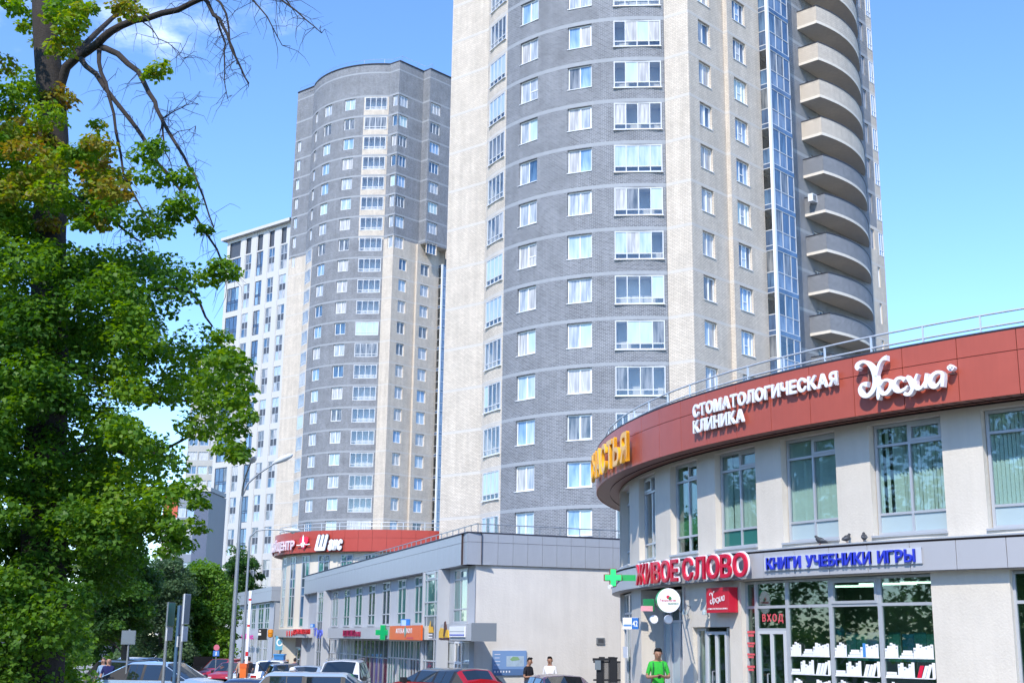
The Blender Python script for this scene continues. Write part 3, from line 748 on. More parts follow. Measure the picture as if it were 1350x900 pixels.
b = MB(); N = 60
ring = [cw.at(UE * i / N, ZT - .25, .6) for i in range(N + 1)] + [Vector((34, 34, ZT - .25)), Vector((24, 58, ZT - .25))]
b.poly(ring); b.build('roof', roof_m, clinic)
# terracotta band: backing, soffit, cladding panels, coping
b = MB()
for i in range(N):
    a, e = UE * i / N, UE * (i + 1) / N
    b.poly([cw.at(a, ZB, .69), cw.at(e, ZB, .69), cw.at(e, ZT, .69), cw.at(a, ZT, .69)], 0)
    b.poly([cw.at(a, ZT, .3), cw.at(e, ZT, .3), cw.at(e, ZB, .3), cw.at(a, ZB, .3)], 0)
    b.poly([cw.at(a, ZT, .69), cw.at(e, ZT, .69), cw.at(e, ZT, .3), cw.at(a, ZT, .3)], 0)
b.build('band_backing', [joint], clinic)
clad_panels(cw, .05, UE - .05, [(ZB - .01, 7.74), (7.74, ZT - .005)], 1.12, red_clad, clinic, d=.72)
b = MB(); n = 150
for i in range(n):
    a, e = UE * i / n + .012, UE * (i + 1) / n - .012
    b.poly([cw.at(e, ZB + .012, .70), cw.at(a, ZB + .012, .70), cw.at(a, ZB + .03, -.02), cw.at(e, ZB + .03, -.02)])
tag(b.build('soffit_boards', [soffit_m], clinic), kind='stuff')
b = MB(); b.tube([cw.at(UE * i / N, ZT + .012, .70) for i in range(N + 1)], .028, 6); b.build('coping', dark_trim, clinic)
railing([cw.at(UE * (i + .5) / (N + 1), ZT, .45) for i in range(N + 1)], .42, clinic, rail_m, rails=(1.0, .42), r=.021, every=1.22, pr=.017)
# silver fascia between the storeys
b = MB()
for i in range(N):
    a, e = UE * i / N, UE * (i + 1) / N
    b.poly([cw.at(a, zf0, .215), cw.at(e, zf0, .215), cw.at(e, zf1, .215), cw.at(a, zf1, .215)])
    b.poly([cw.at(a, zf1, .26), cw.at(e, zf1, .26), cw.at(e, zf1 + .03, -.02), cw.at(a, zf1 + .03, -.02)], 1)
    b.poly([cw.at(e, zf0 + .003, .24), cw.at(a, zf0 + .003, .24), cw.at(a, zf0 + .003, -.8), cw.at(e, zf0 + .003, -.8)], 1)
b.build('fascia_backing', [joint, silver], clinic)
fasc = mat('pale_silver_cladding', (.50, .50, .52), .4, metal=.2, noise=.03, nscale=1.2)
clad_panels(cw, .05, UE - .05, [(zf0, zf1 - .05)], .98, fasc, clinic, d=.25)
b = MB(); b.tube([cw.at(UE * i / N, zf1 + .0, .262) for i in range(N + 1)], .022, 5); b.build('ledge_trim', grey_frame, clinic)
# upper windows with blinds
frost = mat('frosted_infill', (.40, .50, .53), .25, spec=.6); tealdk = mat('dark_teal_infill', (.03, .16, .14), .12, spec=.8)
blind_m = mat('vertical_blind', (.80, .80, .74), .8); green_m = mat('green_drape', (.12, .33, .15), .8)
nvis = 4
for i, (a, e) in enumerate(UW):
    infill = [frost, glass_teal, glass_teal, tealdk, frost, frost][i - nvis] if 0 <= i - nvis < 6 else frost
    gl = glass if i - nvis in (0, 1) else glass_teal
    window(cw, a + .02, e - .02, z_wb + .01, z_wt - .01, clinic, gl, (.5,), (.19, .81), depth=.16, fm=grey_frame, fw=.06, bar=.05,
           pick=lambda c, r: infill if r == 0 else gl, extra=((1 if i - nvis != 1 else 0, .81, 1),), sill=grey_frame, silld=.2)
    b = MB(); h0, h1 = z_wb + (z_wt - z_wb) * .19, z_wt - .05; n = int((e - a) / .085); tb = [.5, .5, .9, 1.1, .8, 1.0][(i - nvis) % 6]
    for k in range(n):
        if random.random() < .12: continue
        u = a + .05 + (e - a - .1) * (k + .5) / n; tw = tb + random.uniform(-.25, .25); du = .036 * math.cos(tw); dd = .036 * math.sin(tw)
        b.poly([cw.at(u - du, h0 - .1, -.26 + dd), cw.at(u + du, h0 - .1, -.26 - dd), cw.at(u + du, h1, -.26 - dd), cw.at(u - du, h1, -.26 + dd)])
    if i - nvis != 1: tag(b.build('blind', [green_m if i - nvis == 2 else blind_m], clinic), kind='stuff')
# rooms behind the glass
b = MB(); room = mat('room_wall', (.26, .31, .28), .9, noise=.15, nscale=.8); roomf = mat('room_floor', (.16, .13, .10), .6)
for (za, ze, dp) in ((G, zf0 - .02, -3.2), (zf1, ZB, -2.6)):
    for i in range(40):
        a, e = UE * i / 40, UE * (i + 1) / 40
        w = 0 if za == G else 2
        b.poly([cw.at(a, za, dp), cw.at(e, za, dp), cw.at(e, ze, dp), cw.at(a, ze, dp)], w)
        b.poly([cw.at(a, za + .01, 0), cw.at(e, za + .01, 0), cw.at(e, za + .01, dp), cw.at(a, za + .01, dp)], 1)
        b.poly([cw.at(e, ze - .01, -.02), cw.at(a, ze - .01, -.02), cw.at(a, ze - .01, dp), cw.at(e, ze - .01, dp)], w)
    for u in ((O1[1] + O2[0]) / 2, (O2[1] + O3[0]) / 2 - .1) if za == G else [(UW[k][1] + UW[k + 1][0]) / 2 for k in range(len(UW) - 1)]:
        b.poly([cw.at(u, za, -.31), cw.at(u, za, dp), cw.at(u, ze, dp), cw.at(u, ze, -.31)], 0)
b.build('interior', [room, roomf, mat('pale_room_wall', (.50, .50, .46), .9, noise=.15, nscale=.8)], clinic, recenter=False)
# bookshop front
cols_px = (995.5, 1036.5, 1094, 1159)
us = [O3[0]] + [cw.hit(x, 800, -.1)[0] for x in cols_px] + [O3[1]]
z_tr = cw.hit(1094, 797, -.1)[1]; z_d = cw.hit(1015, 829, -.1)[1]
def shopbay(a, e, rows, pick=None, extra=(), cols=()):
    h = zgt - G
    return window(cw, a, e, G, zgt - .01, clinic, glass_shop, cols, [(z - G) / h for z in rows], depth=.12, fm=grey_frame, fw=.05, bar=.06, pick=pick or (lambda i, j: glass_shop), extra=extra, name='shop_window')
shopbay(us[0] + .01, us[1], [z_tr]); shopbay(us[2], us[3], [z_tr]); shopbay(us[3], us[4], [z_tr], extra=((0, (z_tr - G) / (zgt - G), 1),)); shopbay(us[4], us[5] - .01, [z_tr])
shopbay(us[1], us[2], [z_d, z_tr], pick=lambda i, j: None if j == 0 else glass_shop)
def door(S, a, e, z0, z1, parent, depth, two=False, m=None, gl=None):
    f = window(S, a, e, z0, z1, parent, gl or glass_shop, (.5,) if two else (), (), depth=depth, fm=m or soft_frame, fw=.07, bar=.09, name='door', pick=lambda i, j: gl or glass_shop)
    uc = a + (e - a) * (.5 if two else .86); b = MB(); q = S.at(uc - .10, z0 + .75, -depth + .05); b.tube([q, q + Vector((0, 0, .55))], .018, 6)
    for k in (0, .55): b.tube([q + Vector((0, 0, k)), S.at(uc - .10, z0 + .75 + k, -depth - .01)], .014, 6)
    b.build('handle', steel, f); return f
door(cw, us[1] + .06, us[2] - .06, G + .02, z_d - .03, clinic, .10, True)
for k in range(3): shopbay(O4[0] + (O4[1] - O4[0]) * k / 3, O4[0] + (O4[1] - O4[0]) * (k + 1) / 3, [z_tr])
ol = (O1[0] - 4.2, O1[0] - 1.2)
for k in range(3): shopbay(ol[0] + k + .01, ol[0] + k + .99, [z_tr])
# clinic entrance
h = z_o2 - G; a, e = O2; w_ = e - a
window(cw, a + .02, a + w_ * .27, G, z_o2 - .02, clinic, glass_teal, (), (), depth=.11, fm=grey_frame, pick=lambda i, j: glass_teal, name='side_light')
window(cw, e - w_ * .17, e - .02, G, z_o2 - .02, clinic, glass_teal, (), (), depth=.11, fm=grey_frame, pick=lambda i, j: glass_teal, name='side_light')
door(cw, a + w_ * .28, e - w_ * .18, G + .02, z_o2 - .1, clinic, .10, True, soft_frame, glass_teal)
# pharmacy front: tall panes in a recess, door open
u = [O1[0] + (O1[1] - O1[0]) * t for t in (0, .22, .47, .70, 1.0)]
z_pt = cw.hit(870, 818, -.5)[1]
for k in range(4):
    rows = [(z_pt - G) / (zgt - G)]
    window(cw, u[k] + .01, u[k + 1] - .01, G, zgt - .02, clinic, glass_shop, (), rows, depth=.62, fm=grey_frame, fw=.05, pick=(lambda i, j: None if j == 0 else glass_teal) if k == 3 else (lambda i, j: frost if j == 0 and k < 2 else glass_shop), name='shop_window')
lat = MB(); 
for k in range(7): lat.box(0.0, .62, 0, .03, G + .1 + k * .33, G + .13 + k * .33)
for k in range(4): lat.box(.0 + k * .2, .03 + k * .2, .001, .029, G + .05, z_pt - .1)
q = cw.at(O1[1] - .12, 0, -.05); M = Matrix.Translation(q) @ Matrix.Rotation(cw.rot(O1[1]) + R_(75), 4, 'Z')
lat.v = [tuple(M @ Vector(p)) for p in lat.v]; lat.build('security_door', white_frame, clinic)
# terrace and its steps
b = MB()
for i in range(50):
    a, e = UE * i / 50, UE * (i + 1) / 50
    for (d0, d1, z) in ((-.9, 2.6, G), (2.6, 2.95, G - .17), (2.95, 3.3, G - .34)):
        b.poly([cw.at(a, z, d1), cw.at(e, z, d1), cw.at(e, z, d0), cw.at(a, z, d0)]); b.poly([cw.at(a, -.3, d1), cw.at(e, -.3, d1), cw.at(e, z, d1), cw.at(a, z, d1)])
tag(b.build('terrace', pave), kind='structure')

# --- signs on the clinic
sg_white = mat('white_sign_acrylic', (.88, .88, .90), .3, spec=.6); sg_red = mat('red_sign_acrylic', (.62, .01, .05), .3); sg_blue = mat('blue_sign_acrylic', (.03, .05, .55), .3)
sg_yel = mat('orange_sign_acrylic', (.95, .46, .02), .35); sg_green = mat('green_sign_face', (.02, .42, .10), .35); sg_dgreen = mat('dark_green_sign', (.01, .20, .06), .4)
sg_box = mat('red_lightbox', (.55, .015, .04), .3)
s = thing('clinic_lettering', 'white raised letters for a dental clinic in two lines on the terracotta band', 'sign', cw.at(cw.hit(915, 547, .78)[0], 7.2, .8))
D = .80
u0, z0 = cw.hit(915, 548.7, D); u1, z1 = cw.hit(1106.5, 508.3, D); _, zt = cw.hit(1106.5, 490, D)
z1 = (z0 + z1) / 2
text_on(cw, 'СТОМАТОЛОГИЧЕСКАЯ', u0, u1, z1, .27, s, sg_white, d=D, ext=.05, off=.046, gap=.05)
v1, zz = cw.hit(983, 562, D); _, za = cw.hit(915, 571, D)
text_on(cw, 'КЛИНИКА', u0, v1, za, .27, s, sg_white, d=D, ext=.05, off=.046, gap=.05)
# flowing script name, traced as brush strokes (image sketch units -> wall)
def script_strokes(S, f, d, wk):
    """f maps sketch units to wall (u, z)"""
    def T(*pts): return [(*f(x, y), w * wk) for x, y, w in pts]
    return [
        [T((185, 205, 30), (168, 180, 42), (182, 150, 36), (225, 128, 24), (270, 140, 30), (318, 195, 40), (345, 275, 46), (345, 350, 46), (322, 415, 42), (282, 458, 36), (240, 466, 34), (208, 440, 38), (198, 395, 34), (222, 352, 26), (268, 352, 44)),
         T((462, 92, 44), (430, 100, 26), (395, 140, 24), (372, 205, 26), (356, 270, 20))],
        [T((388, 300, 24), (384, 380, 34), (378, 460, 34), (376, 505, 14)), T((398, 425, 22), (425, 445, 30), (465, 435, 34), (500, 385, 34), (502, 330, 28), (470, 308, 22), (430, 320, 20), (400, 365, 16))],
        [T((640, 310, 40), (605, 288, 26), (560, 300, 26), (532, 350, 36), (545, 405, 36), (590, 420, 30), (640, 395, 22), (665, 365, 12))],
        [T((655, 275, 30), (680, 305, 32), (705, 355, 34), (718, 400, 26)), T((765, 250, 18), (742, 310, 24), (722, 385, 30), (695, 440, 30), (660, 452, 28), (635, 440, 26))],
        [T((742, 315, 26), (740, 365, 32), (765, 395, 30), (805, 380, 22), (840, 320, 18), (858, 245, 18)), T((858, 245, 26), (850, 320, 30), (845, 390, 26))],
        [T((1012, 240, 28), (965, 232, 26), (915, 260, 30), (888, 320, 38), (905, 370, 36), (945, 372, 28), (985, 325, 18), (1008, 270, 14)), T((1015, 240, 28), (1014, 310, 30), (1010, 378, 24))],
        [T((1090, 160, 10), (1060, 188, 10), (1090, 217, 10), (1122, 188, 10), (1090, 160, 10)), T((1082, 204, 6), (1082, 172, 6)), T((1082, 173, 6), (1098, 176, 6), (1097, 188, 6), (1083, 190, 6)), T((1088, 190, 6), (1101, 205, 6))]]
def fscript(x, y): return cw.hit(1110 + x * .1333, 460 + y * .1333, .85)
kw = (fscript(1000, 300)[0] - fscript(300, 300)[0]) / 700
s = thing('script_sign', 'big white flowing script sign at the right end of the terracotta band', 'sign', cw.at(fscript(190, 300)[0], 7.2, .8))
for st in script_strokes(cw, fscript, .85, kw * 1.15): brush(cw, st, s, sg_white, d=.80, ext=.12)
b = MB(); 
for (xa, ya, xb, yb) in ((240, 165, 240, 460), (300, 125, 395, 125), (240, 240, 330, 240), (1030, 240, 1100, 235)):
    pa_, pb_ = fscript(xa, ya), fscript(xb, yb); b.tube([cw.at(*pa_, .77), cw.at(*pb_, .77)], .02, 5)
b.build('mounting_bar', soffit_m, s)
s = thing('orange_lettering', 'orange letters at the far left end of the curved terracotta band', 'sign', cw.at(cw.hit(825, 590, .8)[0], 7.2, .8))
ur, zr = cw.hit(830.5, 606, .85); _, zt = cw.hit(830.5, 569, .85)
text_on(cw, 'СЧАСТЬЯ', ur - 4.9, ur, zr, zt - zr, s, sg_yel, d=.85, ext=.09, off=.03, gap=.12)
s = thing('bookshop_lettering', 'large red letters with thick white edges on the silver fascia', 'sign', cw.at(cw.hit(845, 755, .4)[0], 3.9, .4))
ua, za = cw.hit(841, 769, .4); ub_, zc = cw.hit(988, 760, .4); _, zd = cw.hit(980, 730.5, .4)
print('zhivoe', za, zc, zd)
text_on(cw, 'ЖИВОЕ СЛОВО', ua, ub_, (za + zc) / 2, zd - zc, s, sg_red, d=.42, ext=.05, off=.022, gap=.10, back=sg_white, boff=.05)
s = thing('book_sign', 'blue lettering on a pale board at the right of the fascia', 'sign', cw.at(cw.hit(1010, 740, .3)[0], 3.9, .3))
bx0, bz0 = cw.hit(1007, 754, .3); bx1, bz1 = cw.hit(1214, 721, .3); _, bz2 = cw.hit(1214, 742, .3)
bm_ = mat('pale_sign_board', (.55, .58, .64), .25, spec=.6)
b = MB(); wall_grid(b, cw, bx0, bx1, bz2 - .0, bz1, [], lambda u, z: 0, d=.29)
for zz in (bz2, bz1): 
    for i in range(6): a, e = bx0 + (bx1 - bx0) * i / 6, bx0 + (bx1 - bx0) * (i + 1) / 6; b.poly([cw.at(a, zz, .29), cw.at(e, zz, .29), cw.at(e, zz, .25), cw.at(a, zz, .25)])
b.build('board', bm_, s)
ua, za = cw.hit(1011.5, 750, .3); ub_, zc = cw.hit(1207.5, 740, .3); _, zd = cw.hit(1207.5, 723.5, .3)
text_on(cw, 'КНИГИ УЧЕБНИКИ ИГРЫ', ua, ub_, (za + zc) / 2, zd - zc, s, sg_blue, d=.292, ext=.05, off=.022, gap=.12, space=.55)
def frame_at(loc, rot): return Matrix.Translation(loc) @ Matrix.Rotation(rot, 4, 'Z')
class Flat:
    """vertical board in the place: u to the right, z up from its lower left corner"""
    def __init__(s, loc, rot): s.o = Vector(loc); s.r = rot; s.t = Vector((math.cos(rot), math.sin(rot), 0)); s.n = Vector((s.t.y, -s.t.x, 0)); s.curved = False
    def at(s, u, z, d=0): return s.o + s.t * u + s.n * d + Vector((0, 0, z))
    def rot(s, u): return s.r
def box_on(S, u0, u1, z0, z1, d0, d1, name, m, parent):
    b = MB(); P = lambda u, z, d: S.at(u, z, d)
    b.poly([P(u0, z0, d1), P(u1, z0, d1), P(u1, z1, d1), P(u0, z1, d1)]); b.poly([P(u1, z0, d0), P(u0, z0, d0), P(u0, z1, d0), P(u1, z1, d0)])
    b.poly([P(u0, z0, d0), P(u0, z0, d1), P(u0, z1, d1), P(u0, z1, d0)]); b.poly([P(u1, z0, d1), P(u1, z0, d0), P(u1, z1, d0), P(u1, z1, d1)])
    b.poly([P(u0, z1, d1), P(u1, z1, d1), P(u1, z1, d0), P(u0, z1, d0)]); b.poly([P(u0, z0, d0), P(u1, z0, d0), P(u1, z0, d1), P(u0, z0, d1)])
    return b.build(name, m, parent)
# red lightbox with the same script
ua, za = cw.hit(932, 806, .25); ub_, zb2 = cw.hit(961, 773, .25)
s = thing('red_lightbox', 'square red lightbox with white script above the clinic entrance', 'sign', cw.at(ua, za, 0))
zlo = cw.hit(946, 807, .25)[1]; zhi = cw.hit(946, 774, .25)[1]
box_on(cw, ua, ub_, zlo, zhi, .02, .26, 'box', sg_box, s)
fl = lambda x, y: (ua + (ub_ - ua) * (.16 + (x - 160) / 1000 * .78), zhi - (zhi - zlo) * (.14 + (y - 80) / 430 * .56))
for st in script_strokes(cw, fl, .26, (ub_ - ua) / 1000 * .62)[:6]: brush(cw, st, s, sg_white, d=.262, ext=.006)
text_on(cw, 'СТОМАТОЛОГИЧЕСКАЯ КЛИНИКА', ua + .06, ub_ - .06, zlo + .07, .035, s, sg_white, d=.262, ext=.004, gap=.1)
# projecting round lightbox of the pharmacy
uq = cw.hit(897, 800)[0]; rt = cw.rot(uq)
c0 = at_y(880.5, 791, 29.3); rr = 15.2 / FOC * 29.6
fac = R_(8)                                                               # faces the street corner
s = thing('round_pharmacy_sign', 'round white lightbox with a green edge projecting over the pharmacy door', 'sign', c0)
b = MB(); n = 28; M = frame_at(c0, fac)
def disc(b, r, y0, y1, mf, ms):
    A = [M @ Vector((r * math.cos(2 * math.pi * k / n), y0, r * math.sin(2 * math.pi * k / n))) for k in range(n)]; B = [M @ Vector((r * math.cos(2 * math.pi * k / n), y1, r * math.sin(2 * math.pi * k / n))) for k in range(n)]
    b.poly(A, mf); b.poly(B[::-1], mf)
    for k in range(n): b.poly([A[k], B[k], B[(k + 1) % n], A[(k + 1) % n]], ms)
disc(b, rr, -.09, .09, 0, 1); b.build('lightbox', [sg_white, sg_green], s)
F = Flat(c0 - Vector((0, 0, rr)), fac)
text_on(F, 'Технологии', -rr * .78, rr * .62, rr * .92, rr * .17, s, sg_red, d=.093, ext=.004, off=.02, gap=.1)
text_on(F, 'здоровья', -rr * .1, rr * .82, rr * .68, rr * .15, s, sg_dgreen, d=.093, ext=.004, off=.02, gap=.1)
b = MB()
for (x, z, r, k) in ((-.06, .27, .15, 0), (.1, .17, .14, 1)): b.poly([M @ Vector((rr * (x + r * math.cos(t * .524)), -.095 - k * .002, rr * (z + r * math.sin(t * .524)))) for t in range(12)], k)
b.build('emblem', [sg_red, sg_dgreen], s)
b = MB(); e0 = cw.at(uq, c0.z + .25, 0); 
for k in (.22, -.22): b.tube([c0 + Vector((rr * .9, .05, k * .8)), Vector((e0.x, e0.y, c0.z + k))], .015, 5)
b.tube([c0 + Vector((rr + .12, .06, .3)), c0 + Vector((rr + .12, .06, -.3))], .015, 5)
b.build('bracket', dark_trim, s)
# hanging green and pink plates beside it
q = at_y(857, 804, 29.8); s = thing('small_hanging_sign', 'small green plate with a pink notice hanging left of the round sign', 'sign', q)
F = Flat(q, R_(5)); box_on(F, -.16, .10, -.02, .26, -.03, .0, 'plate', sg_dgreen, s); box_on(F, -.22, .06, -.02, .10, .01, .03, 'notice', mat('pink_notice', (.75, .35, .38), .5), s)
# two round spot lamps over the pharmacy door
for px_ in (862, 881):
    q = at_y(px_, 816, 30.0); s = thing('spot_lamp', 'round white spot lamp over the pharmacy door, ' + ('left one of the pair' if px_ < 870 else 'right one of the pair'), 'lamp', q, group='spot lamps over the pharmacy door')
    b = MB(); b.lathe([(0, -.10), (.09, -.10), (.105, -.06), (.105, .02), (.05, .08), (0, .08)], 12, 0, q, 'Y'); b.build('lamp_head', sg_white, s, smooth=40)
    b = MB(); b.tube([q + Vector((0, .06, 0)), q + Vector((0.05, .5, .02))], .02, 5); b.build('arm', steel, s)
# address plate
ua, za = cw.hit(821, 829, .12); ub_, zb2 = cw.hit(841, 814, .12)
s = thing('address_plate', 'white and blue house number plate on the corner pier by the pharmacy', 'sign', cw.at(ua, za, .1))
F = Flat(at_y(821, 828.8, 33.0), R_(-14)); w_ = 20.5 / FOC * 33; hh = 14.5 / FOC * 33
box_on(F, 0, w_, 0, hh, -.1, 0, 'plate', sg_white, s); box_on(F, w_ * .58, w_, 0.002, hh * .98, .0, .006, 'number_field', mat('plate_blue', (.03, .16, .5), .35), s)
text_on(F, '42', w_ * .63, w_ * .95, hh * .25, hh * .5, s, sg_white, d=.007, ext=.004, off=.02)
box_on(F, w_ * .05, w_ * .55, hh * .25, hh * .42, .0, .004, 'street_name_field', mat('plate_blue2', (.10, .25, .55), .35), s)
# green cross on an arm
q = at_y(808, 761, 33.2); k = 11.5 / FOC * 33.2
s = thing('pharmacy_cross', 'bright green cross sign on a dark green arm at the silver fascia end', 'sign', q)
F = Flat(q, R_(4)); t = .36
def cross(S, k, t, d0, d1, name, m, parent):
    P = [(-k, -k * t), (-k * t, -k * t), (-k * t, -k), (k * t, -k), (k * t, -k * t), (k, -k * t), (k, k * t), (k * t, k * t), (k * t, k), (-k * t, k), (-k * t, k * t), (-k, k * t)]
    b = MB(); b.prism(P, 0, 1, f=lambda x, z, h: S.at(x, z, d0 + (d1 - d0) * h)); return b.build(name, m, parent)
cross(F, k, t, -.1, .06, 'cross_case', mat('cross_case', (.25, .05, .03), .5), s); cross(F, k * .93, t * .9, .06, .075, 'cross_face', mat('bright_green_face', (.02, .62, .16), .3, emit=(.02, .6, .15), estr=.25), s)
box_on(F, k * .9, k * 2.6, -k * .33, k * .33, -.1, -.02, 'arm', sg_green, s)
# security camera below the fascia end
q = at_y(811, 771, 33.3); s = thing('security_camera', 'small white security camera under the left end of the silver fascia', 'camera', q)
b = MB(); b.tube([q, q + Vector((-.16, -.2, -.05))], [.05, .055], 8); b.build('camera_body', sg_white, s); b = MB(); b.tube([q, q + Vector((.12, .1, .12))], .02, 5); b.build('bracket', steel, s)
# entrance lettering on the bookshop's transom
ua, za = cw.hit(1003, 818.5, -.05); ub_, _ = cw.hit(1030.5, 818, -.05); zt = cw.hit(1016, 809, -.05)[1]; zb2 = cw.hit(1016, 818.5, -.05)[1]
s = thing('entrance_lettering', 'pinkish red entrance word on the glass above the bookshop door', 'sign', cw.at(ua, za, -.08))
pk_ = mat('pinkish_red_vinyl', (.70, .10, .12), .5)
text_on(cw, 'ВХОД', ua, ub_, zb2, zt - zb2, s, pk_, d=-.10, ext=.01, off=.03, gap=.3)
for (ya, yb, nm) in ((831, 838.5, 'topmost'), (846, 852.5, 'second from the top'), (860.5, 867, 'third from the top'), (876.5, 884, 'lowest')):
    ua, z1 = cw.hit(981.5, ya, -.06); ub_, z0 = cw.hit(995, yb, -.06)
    s = thing('red_notice', nm + ' of the red stick-on notices left of the bookshop door', 'notice', cw.at(ua, z0, -.1), group='red notices by the bookshop door')
    h = (z1 - z0); box_on(cw, ua + .05, ub_ - .06, z1 - h * .42, z1, -.112, -.1, 'strip', pk_, s); box_on(cw, ua + .08, ub_ - .1, z0, z0 + h * .42, -.112, -.1, 'strip', pk_, s)
# cut-out books on the shop windows, shelf by shelf
wb = mat('white_card', (.85, .86, .87), .6); wb2 = mat('grey_card_line', (.45, .47, .5), .6); bk_red = mat('red_card', (.65, .01, .05), .5); bk_blue = mat('blue_card', (.06, .25, .6), .5)
def book_display(a, e, label, blue=None, redk=None):
    s = thing('window_display', label, 'window display', cw.at(a, G, -.1), group='book displays in the shop windows'); D0, D1 = -.112, -.095
    w = e - a; zs = [cw.hit(1094, y, -.1)[1] for y in (864.5, 889)]; zs.append(zs[1] - (zs[0] - zs[1]))
    px = zs[0] - zs[1]                                                     # shelf spacing
    for r, z in enumerate(zs):
        box_on(cw, a + .03, e - .03, z - .018, z, D0, D1, 'shelf', wb, s)
        items = []
        if r != 1:
            x = .04
            for hh, ww in ((.55, .045), (.70, .05), (.88, .05), (.80, .05), (.72, .045)): items.append((x, ww, 0, hh, 0)); x += ww + .004
            items += [(.33, .26, 0, .13, 0), (.37, .22, .135, .13, 0), (.40, .17, .27, .12, 0)]
            x = .60
            for hh, ww in ((.60, .05), (.84, .055), (.78, .05), (.66, .05), (.70, .045), (.74, .045), (.80, .05)): items.append((x, ww, 0, hh, 0)); x += ww + .004
        else:
            items += [(.04, .24, 0, .14, 0), (.05, .2, .145, .14, 0)]; x = .28
            for hh, ww in ((.78, .05), (.86, .05), (.62, .05), (.55, .045), (.8, .05), (.90, .05)): items.append((x, ww, 0, hh, 0)); x += ww + .004
            items += [(.64, .075, 0, .72, .35), (.73, .06, 0, .72, .38), (.80, .06, 0, .8, .36), (.93, .055, 0, .9, 0)]
        for k, (x, ww, z0, hh, lean) in enumerate(items):
            m = wb
            if blue == (r, k): m = bk_blue
            if redk == (r, k): m = bk_red
            b = MB(); x0, x1 = a + w * x, a + w * (x + ww); za, zb_ = z + px * z0 * .9, z + px * (z0 + hh * .86); sh = lean * (zb_ - za)
            q = [(x0, za), (x1, za), (x1 + sh, zb_), (x0 + sh, zb_)]
            b.prism(q, D0, D1 - .002 * (k % 3), f=lambda u, zz, d: cw.at(u, zz, d)); bo = b.build('book', m, s)
            if hh > .5 and lean == 0 and k % 2 == 0:
                b = MB(); b.poly([cw.at(x0 + w * .01, zb_ - .06, D1 + .001), cw.at(x1 - w * .01, zb_ - .06, D1 + .001), cw.at(x1 - w * .01, zb_ - .03, D1 + .001), cw.at(x0 + w * .01, zb_ - .03, D1 + .001)]); b.build('spine_band', wb2, bo)
book_display(us[2] + .05, us[3] - .04, 'all-white book cut-outs on the window pane next to the bookshop door')
book_display(us[3] + .04, us[4] - .04, 'white book cut-outs with one blue book on the middle window pane', blue=(0, 9))
book_display(us[4] + .04, us[5] - .06, 'white book cut-outs with one leaning red book on the right window pane', redk=(1, 8))
# picture books and a globe standing behind the glass, lights on the ceiling
cov = [mat('cover_a', (.16, .38, .50), .5, noise=.5, nscale=14), mat('cover_b', (.25, .48, .52), .5, noise=.5, nscale=18), mat('cover_c', (.10, .28, .55), .5, noise=.5, nscale=10)]
zc0 = cw.hit(1150, 864, -.6)[1] - .1; zc1 = cw.hit(1150, 833, -.6)[1]
for k, px_ in enumerate((1116, 1130, 1144, 1156, 1172, 1190, 1206, 1222)):
    ua = cw.hit(px_, 850, -.6)[0]
    s = thing('picture_book', ['leftmost', 'second from the left', 'third from the left', 'fourth from the left', 'fourth from the right', 'third from the right', 'second from the right', 'rightmost'][k] + ' of eight bluish picture books standing behind the glass', 'book', cw.at(ua, zc0, -.6), group='picture books behind the shop glass')
    box_on(cw, ua, ua + .27, zc0, zc1 - .03 * (k % 2), -.63, -.6, 'cover', cov[k % 3], s); box_on(cw, ua + .005, ua + .265, zc0, zc1 - .03 * (k % 2) - .01, -.66, -.631, 'pages', wb, s)
q = cw.at(cw.hit(1105, 832, -.6)[0], cw.hit(1105, 833, -.6)[1], -.6); s = thing('globe', 'blue desk globe behind the middle bookshop window', 'globe', q - Vector((0, 0, .2)))
b = MB(); b.lathe([(0.001, -.14)] + [(.14 * math.cos(t * .2617 - 1.57), .14 * math.sin(t * .2617 - 1.57)) for t in range(1, 12)] + [(0.001, .14)], 14, 0, q); b.build('ball', mat('globe_map', (.08, .30, .55), .3, noise=.6, nscale=6), s, smooth=1)
b = MB(); b.lathe([(0.08, -.2), (.08, -.185), (.015, -.17), (.015, -.13)], 10, 0, q); b.build('foot', dark_trim, s)
lamp_e = mat('lit_tube', (.9, .9, .85), .5, emit=(1, .97, .9), estr=2.5)
for k, u in enumerate((us[4] + .2, us[4] + .9, us[3] + .3, us[2] + .2)):
    q = cw.at(u, zgt - .08, -1.6 - .4 * (k % 2)); s = thing('ceiling_light', ['nearer strip light behind the right bookshop window', 'farther strip light behind the right bookshop window', 'strip light behind the middle bookshop window', 'strip light behind the bookshop window by the door'][k], 'lamp', q, group='strip lights in the bookshop')
    b = MB(); b.box(-.6, .6, -.05, .05, -.04, .0, M=frame_at(q, cw.rot(u) + .5)); b.build('tube', lamp_e, s); b = MB(); b.box(-.62, .62, -.07, .07, .0, .03, M=frame_at(q, cw.rot(u) + .5)); b.build('casing', white_frame, s)
